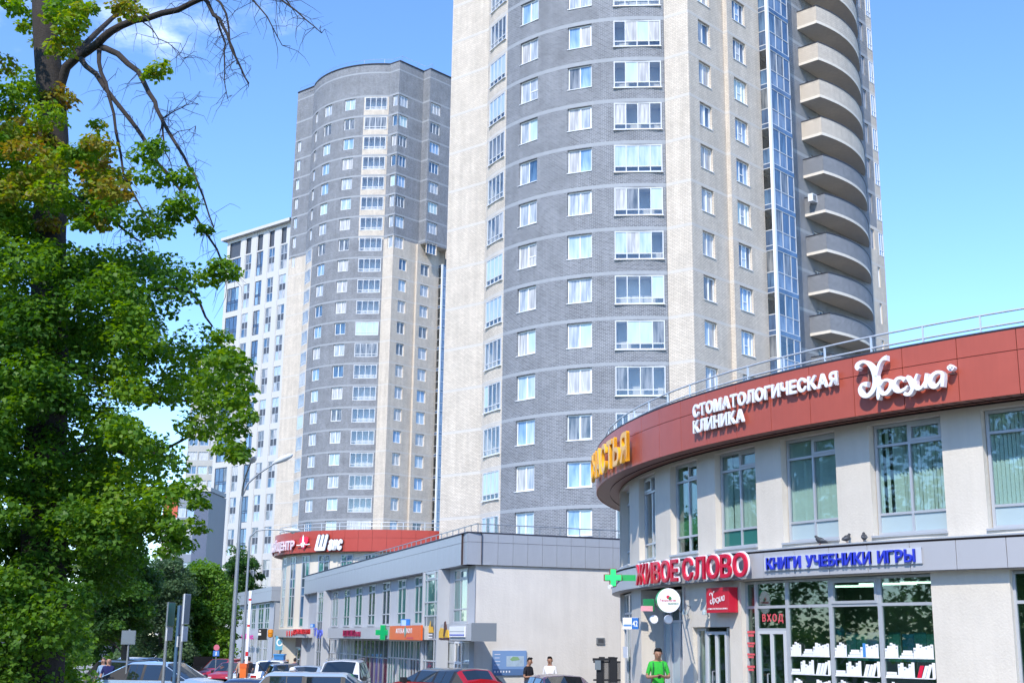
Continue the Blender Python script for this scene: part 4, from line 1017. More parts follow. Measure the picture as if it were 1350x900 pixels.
# small wall lamps either side of the clinic entrance
for px_ in (905.5, 932):
    ua, za = cw.hit(px_, 805, .1); s = thing('wall_lamp', ('left' if px_ < 920 else 'right') + ' small curled wall lamp below the red lightbox', 'lamp', cw.at(ua, za, 0), group='small wall lamps')
    b = MB(); b.tube([cw.at(ua, za + .1, .0), cw.at(ua, za + .14, .1), cw.at(ua, za, .14), cw.at(ua, za - .12, .05)], .018, 5); b.build('arm', steel, s); b = MB(); b.lathe([(.02, .06), (.06, 0), (.065, -.06), (0.01, -.07)], 8, 0, cw.at(ua, za - .02, .16)); b.build('lamp_shade', frost, s)
ua, za = cw.hit(821.5, 866, .02); ub_, zb2 = cw.hit(827, 852, .02)
tag(box_on(cw, ua, ub_, za, zb2, .005, .02, 'paper_notice', wb, None), 'blank white paper notice stuck on the corner pier', 'notice')
# pigeons
pg = mat('pigeon_grey', (.045, .05, .06), .7, noise=.3, nscale=30); pg2 = mat('pigeon_feet', (.3, .08, .07), .6)
def pigeon(px_, py_, yaw, label):
    ua, za = cw.hit(px_, py_, .2); q = cw.at(ua, zf1 + .03, .17); s = thing('pigeon', label, 'pigeon', q, group='pigeons on the ledge')
    M = frame_at(q, yaw) @ Matrix.Scale(.72, 4); b = MB()
    b.tube([M @ Vector(p) for p in ((-.22, 0, .07), (-.12, 0, .09), (-.04, 0, .115), (.04, 0, .14), (.085, 0, .18), (.10, 0, .215), (.12, 0, .235), (.145, 0, .235), (.17, 0, .228))], [.012, .035, .06, .062, .045, .028, .03, .026, .004], 9)
    b.build('body', pg, s, smooth=1)
    w = MB()
    for sd in (-1, 1): w.tube([M @ Vector(p) for p in ((-.19, sd * .03, .095), (-.08, sd * .055, .12), (.03, sd * .05, .135))], [.006, .03, .012], 6)
    w.build('wing', mat('wing_grey', (.10, .11, .13), .7), s, smooth=1)
    for sd in (-1, 1):
        f = MB(); f.tube([M @ Vector((0, sd * .02, .08)), M @ Vector((.005, sd * .022, .01))], .006, 5)
        for t in (-.5, 0, .5): f.tube([M @ Vector((.005, sd * .022, .006)), M @ Vector((.035, sd * .022 + .02 * t, .004))], .004, 4)
        f.build('leg', pg2, s)
pigeon(1080, 714, R_(150), 'small dark pigeon, the leftmost of three on the ledge'); pigeon(1115, 710, R_(40), 'dark pigeon in profile between two others on the ledge'); pigeon(1138, 708, R_(80), 'upright dark pigeon, the rightmost of three on the ledge')
# ------------------------------------------------------------------ long low shop building in silver cladding
def on_z(px, py, z):
    d = ray(px, py); return O_ + d * ((z - CAMH) / d.z)
CN = at_y(616.6, 701.3, 50.0); ZT2, ZB2, ZW2 = CN.z, 5.33, 3.08
LF = 41.6; RB = Vector((math.sin(R_(62)), math.cos(R_(62))))
FE = Vector(CN.xy) + DV * LF
FP = Plane(FE, CN); RP = Plane(CN, Vector(CN.xy) + RB * 16)
shop = thing('shop_building', 'long low silver clad shop building with tall narrow windows and blank end wall', 'building', (CN.x, CN.y, 0))
pier_m = mat('grey_blue_render', (.44, .455, .475), .8, noise=.06, nscale=.8)
wd = -.38
WPX = [(598.6, 617.3), (547, 558), (524.7, 536), (504.5, 515), (486, 495.4), (469, 478), (454, 462), (439, 447)]
FW = [(FP.hit(a, 790, wd)[0], FP.hit(c, 790, wd)[0]) for a, c in WPX]
BAYS = [(559.0, 577.5), (419.0, 426.5)]
FB = [(FP.hit(a, 800, .05)[0], FP.hit(c, 800, .05)[0]) for a, c in BAYS]
FN = [(FP.hit(580.5, 800, wd)[0], FP.hit(586.5, 800, wd)[0]), (FP.hit(428.5, 800, wd)[0], FP.hit(432.5, 800, wd)[0])]
gseg = [(579.5, 630, 'pale'), (511, 556.5, 'teal'), (477, 511, 'magenta'), (431, 476, 'grey')]
GS = [(max(.1, FP.hit(a, 850, wd)[0]), min(LF - .75, FP.hit(c, 850, wd)[0]), k) for a, c, k in gseg]
b = MB()
ops = [(a, e, ZW2, ZB2 - .04, .4) for a, e in FW] + [(a, e, ZW2 - .5, ZB2 - .04, .12) for a, e in FN] + [(a, e, -.7, 2.40, .35) for a, e, k in GS]
wall_grid(b, FP, 0, LF - .09, -1.5, ZB2, ops, lambda u, z: 0, (), d=wd)
rw0 = .40
wall_grid(b, RP, rw0, 16, -1.5, ZB2, [], lambda u, z: 1, (), d=-.09)
BK = RP.at(16, 0); BK2 = Vector((FE.x + 14, FE.y + 5, 0))
for p, q in ((BK.xy, BK2.xy), (BK2.xy, FE)):
    s = Plane(p, q); wall_grid(b, s, 0, s.L, -1.5, ZT2 - .1, [], lambda u, z: 0)
b.build('wall', [pier_m, plaster2], shop, recenter=False)
b = MB(); b.poly([(*FE, 6.3), (CN.x, CN.y, 6.3), (BK.x, BK.y, 6.3), (BK2.x, BK2.y, 6.3)]); b.build('roof', roof_m, shop)
b = MB()
for S, u0, u1 in ((FP, 0, LF), (RP, 0, 16)):
    b.poly([S.at(u0, ZB2, -.03), S.at(u1, ZB2, -.03), S.at(u1, ZT2, -.03), S.at(u0, ZT2, -.03)], 0)
    b.poly([S.at(u1, ZB2 + .004, -.02), S.at(u0, ZB2 + .004, -.02), S.at(u0, ZB2 + .004, -1.0), S.at(u1, ZB2 + .004, -1.0)], 1)
    b.poly([S.at(u1, ZT2, -.6), S.at(u0, ZT2, -.6), S.at(u0, ZB2, -.6), S.at(u1, ZB2, -.6)], 0)
    b.poly([S.at(u0, ZT2 - .01, 0), S.at(u1, ZT2 - .01, 0), S.at(u1, ZT2 - .01, -.6), S.at(u0, ZT2 - .01, -.6)], 1)
b.poly([FP.at(0, ZB2, -.03), FP.at(0, ZT2, -.03), FP.at(0, ZT2, -.6), FP.at(0, ZB2, -.6)], 1)
b.build('band_backing', [joint, silver], shop, recenter=False)
clad_panels(FP, 0, LF - .01, [(ZB2, 6.22), (6.22, ZT2)], .95, silver, shop, d=0)
clad_panels(RP, .01, 16, [(ZB2, 6.22), (6.22, ZT2)], .66, silver, shop, d=0)
b = MB(); b.tube([FP.at(0, ZT2 + .01, .0), FP.at(LF, ZT2 + .01, .0), RP.at(16, ZT2 + .01, .0)], .035, 6); b.build('coping', dark_trim, shop)
railing([FP.at(9.5, ZT2, -.6), FP.at(LF - .7, ZT2, -.6), RP.at(.9, ZT2, -.7), RP.at(15, ZT2, -.7)], .42, shop, steel, rails=(1.0,), r=.022, every=.95, pr=.016)
teal_c = curtain('teal_drape_pane', (.02, .10, .10), (.06, .22, .20), 10, ior=1.9); dk_c = curtain('dark_pane', (.02, .03, .045), (.07, .11, .14), 8, ior=1.9)
mag = curtain('magenta_pane', (.16, .005, .06), (.02, .004, .01), 3, ior=1.5); palep = curtain('pale_shop_pane', (.34, .38, .38), (.62, .63, .60), 7, ior=1.6)
for i, (a, e) in enumerate(FW):
    m = [teal_c, teal_c, teal_c, dk_c, dk_c, teal_c, teal_c, teal_c][i]
    window(FP, a + .02, e - .02, ZW2 + .02, ZB2 - .06, shop, [m], (.5,), (.25, .8), depth=-.03, d=wd, fm=grey_frame, fw=.07, bar=.06, extra=((1, .8, 1),), pick=lambda c, r: teal_c if random.random() < .3 else m, sill=grey_frame, silld=.1)
for (a, e) in FN: window(FP, a + .02, e - .02, ZW2 - .48, ZB2 - .06, shop, [dk_c], (), (.3, .8), depth=-.03, d=wd, fm=grey_frame, pick=lambda c, r: frost if r == 0 else dk_c)
# glazed stair bays stand proud of the wall
for bi, (a, e) in enumerate(FB):
    d_ = .05; top = ZB2 - .02
    z1 = [-.6, 1.55, 2.45, 3.42, 4.0, 4.95, top]
    rows = [(z - z1[0]) / (top - z1[0]) for z in z1[1:-1]]
    window(FP, a, e, z1[0], top, shop, [teal_c], (.2, .76) if bi == 0 else (.5,), rows, depth=0, d=d_, fm=grey_frame, fw=.07, bar=.06, name='glazed_bay', extra=((1, rows[-1], 1),) if bi == 0 else (),
           pick=lambda c, r: [dk_c, dk_c, mat('dark_grey_infill', (.09, .12, .15), .3), teal_c, teal_c, teal_c][r])
    b = MB()
    for u, w_ in ((a - .16, .16), (e, .16)): b.box(0, 1, 0, 1, 0, 1); b.v[-8:] = [tuple(FP.at(u + w_ * p[0], -.7 + (top + .7) * p[2], d_ + .06 - .5 * p[1])) for p in b.v[-8:]]
    b.build('bay_post', pier_m, shop)
def canopy(S, u0, u1, z0, z1, d0, d1, m, parent, name='canopy'):
    return box_on(S, u0, u1, z0, z1, d0, d1, name, m, parent)
can_m = mat('canopy_grey', (.46, .47, .48), .6, noise=.05, nscale=1.5)
cx = lambda a, c, d, y=835: (FP.hit(a, y, d)[0], FP.hit(c, y, d)[0])
u0, u1 = cx(432, 556.5, .35); canopy(FP, u0, u1, 2.42, 3.0, wd, .35, can_m, shop)
ue0, ue1 = cx(580.5, 622, .55)
canopy(FP, ue0, ue1, 2.42, 3.04, wd, .55, can_m, shop); 
box_on(FP, ue1, ue1 + .06, 2.40, 3.06, wd, .57, 'canopy_end', mat('canopy_end_grey', (.20, .23, .26), .5), shop)
# ground floor shop fronts
for a, e, k in GS:
    n = max(2, round((e - a) / 1.15)); w_ = (e - a) / n
    for i in range(n):
        m = {'pale': palep, 'teal': teal_c, 'magenta': mag, 'grey': palep}[k]
        if i == n // 2 and k in ('pale', 'grey'): 
            window(FP, a + w_ * i + .01, a + w_ * (i + 1) - .01, -.65, 2.38, shop, [m], (.5,), (.72,), depth=.02, d=wd, fm=white_frame, fw=.09, bar=.1, name='door', pick=lambda c, r: dk_c)
        else:
            window(FP, a + w_ * i + .01, a + w_ * (i + 1) - .01, -.65, 2.38, shop, [m], (.5,) if k == 'teal' else (), (.28, .72) if k != 'magenta' else (.70,), depth=.02, d=wd, fm=grey_frame if k != 'magenta' else steel, fw=.06, bar=.06, name='shop_window',
                   pick=lambda c, r: (random.choice((m, m, dk_c, palep)) if k != 'magenta' else (mag if r == 0 else dk_c)))
b = MB(); b.box(0, 1, 0, 1, 0, 1); a_, e_ = GS[2][0], GS[1][1]; b.v = [tuple(FP.at(a_ + (e_ - a_) * p[0], -1 + 1.05 * p[2], -.05 - .3 * p[1])) for p in b.v]; b.build('plinth', mat('dark_plinth', (.16, .13, .12), .8, noise=.2), shop)
# signs on the shop building
s_or = mat('orange_sign_board', (.80, .13, .02), .4); s_mar = mat('maroon_letters', (.42, .01, .09), .4)
s = thing('orange_shop_sign', 'orange shop sign with white letters and a teal leaf on the long low building', 'sign', FP.at(u1 - 2, 2.45, .4))
a, e = cx(514.5, 556, .4); box_on(FP, a, e, 2.40, 3.03, .36, .44, 'board', s_or, s); w_ = e - a
text_on(FP, 'АПТЕКА', a + w_ * .22, a + w_ * .50, 2.70, .2, s, sg_white, d=.445, ext=.01, off=.02); text_on(FP, 'ВОЛ', a + w_ * .56, a + w_ * .74, 2.70, .2, s, sg_white, d=.445, ext=.01, off=.02)
b = MB(); P = [(0, .28), (.10, .12), (.07, -.1), (0, -.22), (-.07, -.1), (-.10, .12)]; b.prism([(a + w_ * .53 + x * 1.3, 2.73 + z) for x, z in P], .445, .46, f=lambda u, z, d: FP.at(u, z, d)); b.build('leaf', mat('teal_leaf', (.05, .35, .33), .4), s)
box_on(FP, a + w_ * .58, a + w_ * .78, 2.45, 2.53, .445, .45, 'strip', sg_red, s)
s = thing('green_cross_sign', 'large dark green cross sign beside the orange shop sign', 'sign', FP.at(cx(500, 501, .6)[0], 2.7, .6))
a, e = cx(490.5, 511.5, .7); q = FP.at((a + e) / 2, 2.73, .55); F = Flat(q, R_(-4)); k = 9.2 / FOC * q.y
cross(F, k, .36, -.08, .08, 'cross', sg_green, s); cross(F, k * .9, .3, .08, .09, 'cross_face', mat('green_face2', (.0, .33, .10), .3), s)
s = thing('maroon_lettering', 'short word in maroon letters on the grey canopy', 'sign', FP.at(cx(464, 465, .4)[0], 2.6, .4))
a, e = cx(453, 475.5, .36); text_on(FP, 'ШШШен', a, e, 2.55, .30, s, s_mar, d=.37, ext=.05, off=.03)
for (p0, p1, yy, lab) in ((528, 540, 821, 'blue house number plate right of the green cross, under a window'), (409, 414.5, 822, 'blue house number plate at the far end of the long low building')):
    q = at_y(p0, yy + 4.5, 59.0 if p0 > 500 else 86.0); s = thing('number_plate', lab, 'sign', q); F = Flat(q, R_(-6)); w_ = (p1 - p0) / FOC * q.y
    box_on(F, 0, w_, 0, w_ * .8, -.12, 0, 'plate', mat('plate_blue', (.03, .16, .5), .35), s); box_on(F, w_ * .08, w_ * .6, w_ * .12, w_ * .7, 0, .01, 'field', mat('plate_pale_blue', (.35, .5, .75), .4), s)
s = thing('excavator_sign', 'white board sign with a yellow digger emblem on the corner canopy', 'sign', FP.at(ue0 + 1, 2.5, .55))
a, e = cx(593, 613, .58); box_on(FP, a, e, 2.55, 2.95, .56, .60, 'board', sg_white, s); box_on(FP, a + .05, e - .02, 2.60, 2.65, .60, .605, 'blue_line', sg_blue, s); box_on(FP, a + .05, e - .05, 2.74, 2.77, .60, .605, 'grey_line', wb2, s)
ey = mat('emblem_yellow', (.80, .45, .02), .4); eb = mat('emblem_brown', (.09, .03, .02), .5)
a, e = cx(579, 592, .58); w_ = e - a
b = MB(); fz = lambda x, z: (a + w_ * x, 2.44 + .75 * z)
b.prism([fz(*p) for p in ((0, .1), (.45, .1), (.5, .55), (.15, .62), (.02, .4))], .56, .60, f=lambda u, z, d: FP.at(u, z, d)); b.prism([fz(*p) for p in ((.62, .12), (.98, .12), (.9, .5), (.7, .52))], .56, .6, f=lambda u, z, d: FP.at(u, z, d)); b.build('emblem', ey, s)
b = MB(); b.prism([fz(*p) for p in ((.45, .2), (.62, .2), (.75, .5), (.62, .95), (.52, .9), (.5, .5))], .562, .60, f=lambda u, z, d: FP.at(u, z, d)); b.prism([fz(*p) for p in ((0, .0), (1, .0), (.95, .1), (.04, .1))], .558, .6, f=lambda u, z, d: FP.at(u, z, d)); b.build('emblem_dark_part', eb, s)  # brown parts of the digger emblem
a, e = FB[0]; w_ = e - a; s = thing('bay_sticker', 'small yellow digger sticker with white lines on the glazed bay', 'sign', FP.at(a + w_ * .5, 2.6, .1))
b = MB(); b.prism([(a + w_ * (.25 + .5 * x), 2.72 + .5 * z) for x, z in ((0, 0), (1, 0), (.9, .5), (.6, .5), (.55, 1), (.4, .6), (.05, .5))], .06, .07, f=lambda u, z, d: FP.at(u, z, d)); b.build('emblem', ey, s)
for z in (2.52, 2.64): box_on(FP, a + w_ * .35, a + w_ * .68, z - .03, z + .03, .06, .068, 'strip', sg_white, s)
# information board, vent and wall lamp on the blank end wall
a, zl = RP.hit(649, 890, -.05); e, zh = RP.hit(694, 857, -.05); _, zl2 = RP.hit(694, 891, -.05)
s = thing('information_board', 'blue map board on the blank plaster wall behind the two men', 'board', RP.at(a, zl, 0)); ib = mat('board_blue', (.20, .34, .60), .4); ib2 = mat('board_dark_blue', (.10, .19, .38), .4); mp_ = mat('map_pale', (.45, .58, .70), .5, noise=.25, nscale=5); mp2 = mat('map_green', (.25, .42, .22), .5)
box_on(RP, a, e, zl, zh, -.08, -.03, 'board', ib, s); h = zh - zl; w_ = e - a
box_on(RP, a + .01, e - .01, zl + .01, zl + h * .26, -.03, -.025, 'footer', ib2, s); box_on(RP, a + w_ * .40, a + w_ * .92, zl + h * .36, zl + h * .78, -.03, -.026, 'map', mp_, s)
b = MB(); b.prism([(a + w_ * (.5 + .3 * x), zl + h * (.6 + .16 * z)) for x, z in ((0, .3), (.3, 1), (.8, .9), (1, .2), (.6, 0), (.2, -.1))], -.026, -.022, f=lambda u, z, d: RP.at(u, z, d)); b.build('park_area', mp2, s)
for i in range(6): box_on(RP, a + w_ * (.05 + .085 * i), a + w_ * (.05 + .085 * i) + .05, zl + h * .12, zl + h * .19, -.025, -.022, 'pictogram', sg_white, s)
for i in range(4): box_on(RP, a + w_ * .05, a + w_ * (.22 - .02 * (i % 2)), zl + h * (.84 - .14 * i), zl + h * (.86 - .14 * i), -.03, -.027, 'text_line', sg_white, s)
a, zl = RP.hit(786.5, 848.5, -.05); e, zh = RP.hit(797, 840, -.05); s = thing('vent_grille', 'small grey vent grille in the blank plaster wall', 'vent', RP.at(a, zl, 0)); box_on(RP, a, e, zl, zh, -.1, -.03, 'frame', steel, s)
for i in range(4): z = zl + (zh - zl) * (.2 + .17 * i); box_on(RP, a + .06, e - .06, z, z + .02, -.03, -.02, 'slat', dark_trim, s)

# ------------------------------------------------------------------ second round clinic building behind it
RC = (-12.7, 100.4); r2 = Cyl(RC, 9.43, R_(140)); rw = Cyl(RC, 8.78, R_(140)); UE2 = r2.ofang(330); UEw = rw.ofang(330)
zt3 = r2.hit(450, 698)[1]; zb3 = r2.hit(450, 726.5)[1]
print('rotunda', zt3, zb3, r2.hit(385, 704)[1], r2.hit(385, 733)[1])
rot = thing('round_clinic_building', 'farther round cream building with a bright red band, rising behind the low silver roof', 'building', (RC[0], RC[1], 0))
RW = [(374.2, 378.2), (383.3, 390.6), (398, 408.7), (419.3, 434.7), (448.7, 465.3), (480, 498), (514, 533)]
RU = [(rw.hit(a, 745)[0], rw.hit(c, 745)[0]) for a, c in RW]
zz = [rw.hit(402, y)[1] for y in (826, 814, 785, 774, 762, 741)]
cream2 = mat('cream_render', (.66, .60, .50), .8, noise=.06, nscale=.8)
b = MB(); ops = [(a, e, zz[0], zb3 - .15, .4) for a, e in RU]
wall_grid(b, rw, 0, UEw, -2, zb3, ops, lambda u, z: 0, (), step=.8)
s = Plane(rw.at(UEw, 0).xy, rw.at(0, 0).xy); wall_grid(b, s, 0, s.L, -2, zt3, [], lambda u, z: 0); b.build('wall', cream2, rot, recenter=False)
b = MB(); n = 50
for i in range(n):
    a, e = UE2 * i / n, UE2 * (i + 1) / n
    b.poly([r2.at(a, zb3, -.03), r2.at(e, zb3, -.03), r2.at(e, zt3, -.03), r2.at(a, zt3, -.03)], 0)
    b.poly([r2.at(e, zb3 + .005, -.01), r2.at(a, zb3 + .005, -.01), r2.at(a, zb3 + .005, -.9), r2.at(e, zb3 + .005, -.9)], 1)
b.build('band_backing', [joint, mat('dull_red_soffit', (.30, .10, .07), .6)], rot, recenter=False)
zm = zb3 + (zt3 - zb3) * .62
clad_panels(r2, .05, UE2 - .05, [(zb3, zm), (zm, zt3)], 1.05, red_clad2, rot, d=0)
b = MB(); b.poly([r2.at(UE2 * i / 40, zt3 - .1, -.1) for i in range(41)]); b.build('roof', roof_m, rot)
railing([r2.at(UE2 * i / 40, zt3, -.35) for i in range(41)], .55, rot, rail_m, rails=(1.0, .5), r=.03, every=1.6)
H_ = zb3 - .17 - zz[0]
for i, (a, e) in enumerate(RU):
    rows = [(z - zz[0]) / H_ for z in zz[1:]]
    window(rw, a + .02, e - .02, zz[0] + .01, zb3 - .16, rot, [teal_c], (.5,), rows, depth=-.02, fm=grey_frame, fw=.08, bar=.07, pick=lambda c, r: random.choice((teal_c, dk_c, teal_c, PANES[4])))
s = thing('red_band_lettering', 'pinkish white capital letters wrapping round the left of the bright red band', 'sign', r2.at(r2.hit(375, 720)[0], zb3 + .3, .1))
ub_, z0 = r2.hit(388.5, 723.5, .1); _, z1 = r2.hit(388.5, 712.5, .1)
text_on(r2, 'МЕДИЦИНСКИЙ ЦЕНТР', ub_ - 9.5, ub_, z0, z1 - z0, s, mat('pinkish_white', (.80, .62, .66), .4), d=.12, ext=.08, off=.05, gap=.08, back=sg_red, boff=.03)
s = thing('heart_emblem', 'red heart emblem crossed by a white pulse line on the bright red band', 'sign', r2.at(r2.hit(401, 720)[0], zb3 + .3, .1))
uc, zc = r2.hit(401, 714, .1); q = 7.5 / FOC * 93; hp = [(0, -1.25), (-.55, -.55), (-.95, .1), (-.9, .65), (-.5, .95), (-.1, .75), (0, .5), (.1, .75), (.5, .95), (.9, .65), (.95, .1), (.55, -.55)]
b = MB(); b.prism([(uc + q * 1.15 * x, zc + q * z) for x, z in hp], .08, .16, f=lambda u, z, d: r2.at(u, z, d)); b.build('heart', mat('heart_red', (.75, .01, .06), .35), s)
brush(r2, [[(uc - q * 1.7, zc - q * .5, .07), (uc - q * .6, zc - q * .5, .07), (uc - q * .45, zc - q * .15, .07), (uc - q * .25, zc - q * .85, .06), (uc - q * .05, zc + q * 1.1, .09), (uc + q * .1, zc - q * .9, .07), (uc + q * .3, zc - q * .1, .06), (uc + q * .5, zc - q * .45, .06), (uc + q * 1.6, zc - q * .45, .07)]], s, sg_white, d=.17, ext=.04, name='pulse_line')
s = thing('red_band_script', 'slanted white script word on the bright red band', 'sign', r2.at(r2.hit(430, 715)[0], zb3 + .3, .1))
a, z0 = r2.hit(416, 724.5, .1); e, _ = r2.hit(433, 724, .1); _, z1 = r2.hit(425, 705.5, .1)
text_on(r2, 'Ш', a, e, z0, z1 - z0, s, sg_white, d=.12, ext=.1, off=.05, shear=.35, back=joint, boff=.03)
a = r2.hit(433.5, 724, .1)[0]; e, _ = r2.hit(451.5, 722, .1)
text_on(r2, 'анс', a, e, z0, (z1 - z0) * .86, s, sg_white, d=.12, ext=.1, off=.05, gap=.05, shear=.35, back=joint, boff=.03)
# ground level canopy of the far end with its signs
fa = Plane(on_z(322, 798.5, 5.33).xy, on_z(358.7, 772.3, 6.55).xy)
C3 = on_z(358.7, 772.3, 6.55); L3 = on_z(322.7, 779.3, 6.55); S3 = Plane(L3.xy, C3.xy); S3b = Plane(C3.xy, Vector(C3.xy) + RB * 14)
far = thing('far_shop_building', 'small far silver clad shop wing left of the round cream building', 'building', (C3.x, C3.y, 0))
b = MB(); Lw = S3.L
FW3 = [(S3.hit(a, 812, -.3)[0], S3.hit(c, 812, -.3)[0]) for a, c in ((325.5, 329), (332, 337), (340.5, 347.5), (349.5, 355))]
wall_grid(b, S3, -6, Lw, -2, 5.33, [(a, e, 3.05, 5.28, .3) for a, e in FW3] + [(a, e, -.6, 2.35, .3) for a, e in FW3], lambda u, z: 0, d=-.3)
wall_grid(b, S3b, .3, 14, -2, 5.33, [], lambda u, z: 0, d=-.05); b.build('wall', pier_m, far, recenter=False)
b = MB()
for S, a, e in ((S3, -6, Lw), (S3b, 0, 14)): b.poly([S.at(a, 5.33, -.03), S.at(e, 5.33, -.03), S.at(e, 6.55, -.03), S.at(a, 6.55, -.03)]); b.poly([S.at(e, 5.34, -.02), S.at(a, 5.34, -.02), S.at(a, 5.34, -1), S.at(e, 5.34, -1)])
b.poly([S3.at(-6, 6.5, 0), S3.at(Lw, 6.5, 0), S3b.at(14, 6.5, 0)]); b.build('band_backing', joint, far, recenter=False)
clad_panels(S3, -6, Lw, [(5.33, 6.2), (6.2, 6.55)], 1.0, silver, far, d=0); clad_panels(S3b, .01, 14, [(5.33, 6.2), (6.2, 6.55)], 1.0, silver, far, d=0)
for a, e in FW3:
    window(S3, a + .02, e - .02, 3.06, 5.27, far, [teal_c], (.5,), (.25, .8), depth=-.02, d=-.3, fm=grey_frame, split=False, fw=.08, bar=.07); window(S3, a + .02, e - .02, -.6, 2.34, far, [palep], (.5,), (.7,), depth=-.02, d=-.3, fm=grey_frame, split=False, fw=.08, bar=.07)
# canopy that links the far wing and the long building
ca = at_y(358, 839.5, 99.0); cb_ = FP.at(2.2, 2.42, .2); SC3 = Plane(ca.xy, cb_.xy)
box_on(SC3, 0, SC3.L, 2.42, 3.0, -1.0, 0, 'canopy', can_m, far)
s = thing('red_shop_lettering', 'small red letters with a row of red rings on the far canopy', 'sign', SC3.at(SC3.hit(393, 835)[0], 2.5, 0))
a, _ = SC3.hit(387, 835); e, _ = SC3.hit(409.5, 835); text_on(SC3, 'ДОМАШНЯЯ', a, e, 2.66, .3, s, mat('bright_red_letters', (.72, .03, .04), .4), d=.02, ext=.06, off=.03)
for k in range(3): 
    uq, zq = SC3.hit(379 + k * 3.2, 834.5); b = MB(); b.prism([(uq + .13 * math.cos(t * .7854), zq + .2 * math.sin(t * .7854)) for t in range(8)], .02, .07, f=lambda u, z, d: SC3.at(u, z, d)); b.build('ring', mat('bright_red_letters', (.72, .03, .04), .4), s)
s = thing('blue_shop_lettering', 'bluish violet letters by the glazed bay at the far end of the long building', 'sign', FP.at(FB[1][0], 2.5, .2))
a, z0 = FP.hit(414, 841, .25); e, z1 = FP.hit(426, 829.5, .25); text_on(FP, 'Тур', a, e, 2.55, .45, s, mat('violet_blue_letters', (.14, .18, .72), .4), d=.25, ext=.06, off=.05)
s = thing('magenta_shop_sign', 'magenta letters on the far shop wing behind the barrier pole', 'sign', S3.at(S3.hit(328, 836)[0], 2.4, .4))
a, z0 = S3.hit(318.5, 841, .4); e, z1 = S3.hit(335, 832, .4); text_on(S3, 'abc', a, e, z0, .42, s, mat('magenta_letters', (.70, .01, .35), .4), d=.4, ext=.1, off=.07)
q = at_y(340, 843, 98.0); s = thing('black_sign_box', 'black hanging sign box with white marks at the far canopy', 'sign', q); F = Flat(q, 0); w_ = 10.5 / FOC * q.y; box_on(F, 0, w_, 0, w_ * 1.35, -.2, 0, 'box', black_m, s); box_on(F, w_ * .0, w_ * .35, w_ * .55, w_ * .85, 0, .02, 'mark', sg_white, s); box_on(F, w_ * .1, w_ * .3, w_ * 1.0, w_ * 1.15, 0, .02, 'mark', sg_white, s)
q = at_y(352.5, 839, 97.0); s = thing('amber_lantern_sign', 'amber lantern shaped sign right of the black sign box', 'sign', q); w_ = 7.5 / FOC * q.y; am = mat('amber', (.75, .28, .02), .4)
b = MB(); b.lathe([(.05, -.05), (w_ * .42, 0), (w_ * .5, w_ * .5), (w_ * .38, w_ * .62), (w_ * .52, w_ * .7), (w_ * .45, w_ * 1.2), (.05, w_ * 1.3)], 10, 0, q + Vector((w_ / 2, 0, 0))); b.build('lantern', am, s, smooth=40)
# wall with the round blue emblem, and the tall blue kiosk
q = at_y(360, 848, 96.5); s = thing('round_emblem_board', 'pale blue square board with a white ring under the far canopy', 'sign', q); F = Flat(q, R_(-20)); w_ = 13 / FOC * q.y; box_on(F, .2, .2 + w_, -.45, w_ * .75, -.05, 0, 'board', mat('sky_blue_board', (.12, .38, .55), .5), s)
b = MB(); b.prism([(.2 + w_ * .5 + w_ * .38 * math.cos(t * .4488), w_ * .15 + w_ * .38 * math.sin(t * .4488)) for t in range(14)], 0, .02, f=lambda u, z, d: F.at(u, z, d)); b.build('ring', sg_white, s); b = MB(); b.prism([(.2 + w_ * .5 + w_ * .24 * math.cos(t * .4488), w_ * .15 + w_ * .24 * math.sin(t * .4488)) for t in range(14)], .021, .03, f=lambda u, z, d: F.at(u, z, d)); b.build('disc', mat('sky_blue_board', (.12, .38, .55), .5), s)
SW = Plane(at_y(357, 842, 99.0).xy, SC3.at(SC3.L, 0).xy); b = MB(); wall_grid(b, SW, 0, SW.L, -2, 2.45, [(SW.hit(369, 866)[0], SW.hit(379, 866)[0], -.8, 1.75, .2), (SW.hit(386, 860)[0], SW.hit(407, 860)[0], -.8, 2.35, .2)], lambda u, z: 0, d=-.9); b.build('porch_wall', mat('mauve_render', (.33, .28, .29), .85, noise=.06), far, recenter=False)
a, e = SW.hit(369, 866)[0], SW.hit(379, 866)[0]; window(SW, a + .02, e - .02, -.8, 1.74, far, [dk_c], (.5,), (), depth=.0, d=-.9, fm=grey_frame, name='door', fw=.1)
a, e = SW.hit(386, 860)[0], SW.hit(407, 860)[0]; window(SW, a + .02, e - .02, -.8, 2.34, far, [teal_c], (.25, .5, .75), (.72,), depth=.0, d=-.9, fm=grey_frame, name='shop_window', fw=.1, bar=.08)
q = at_y(359, 900, 80); x0 = q.x; w_ = 12.5 / FOC * 80; hh = at_y(360, 861.5, 80).z; z0 = gz(x0, 80)
s = thing('blue_kiosk', 'tall blue metal cabinet standing by the far entrance', 'cabinet', (x0 + w_ / 2, 80, z0)); kb = mat('kiosk_blue', (.04, .20, .48), .45)
b = MB(); b.box(x0, x0 + w_, 80, 80 + w_, z0, hh - .08); b.build('cabinet', kb, s); b = MB(); b.box(x0 - .04, x0 + w_ + .04, 79.96, 80.04 + w_, hh - .08, hh); b.build('lid', mat('kiosk_lid', (.06, .28, .6), .4), s); b = MB(); b.box(x0 + .08, x0 + w_ * .55, 79.97, 79.995, z0 + .4, hh - .3); b.build('panel', mat('kiosk_dark', (.03, .13, .36), .4), s)

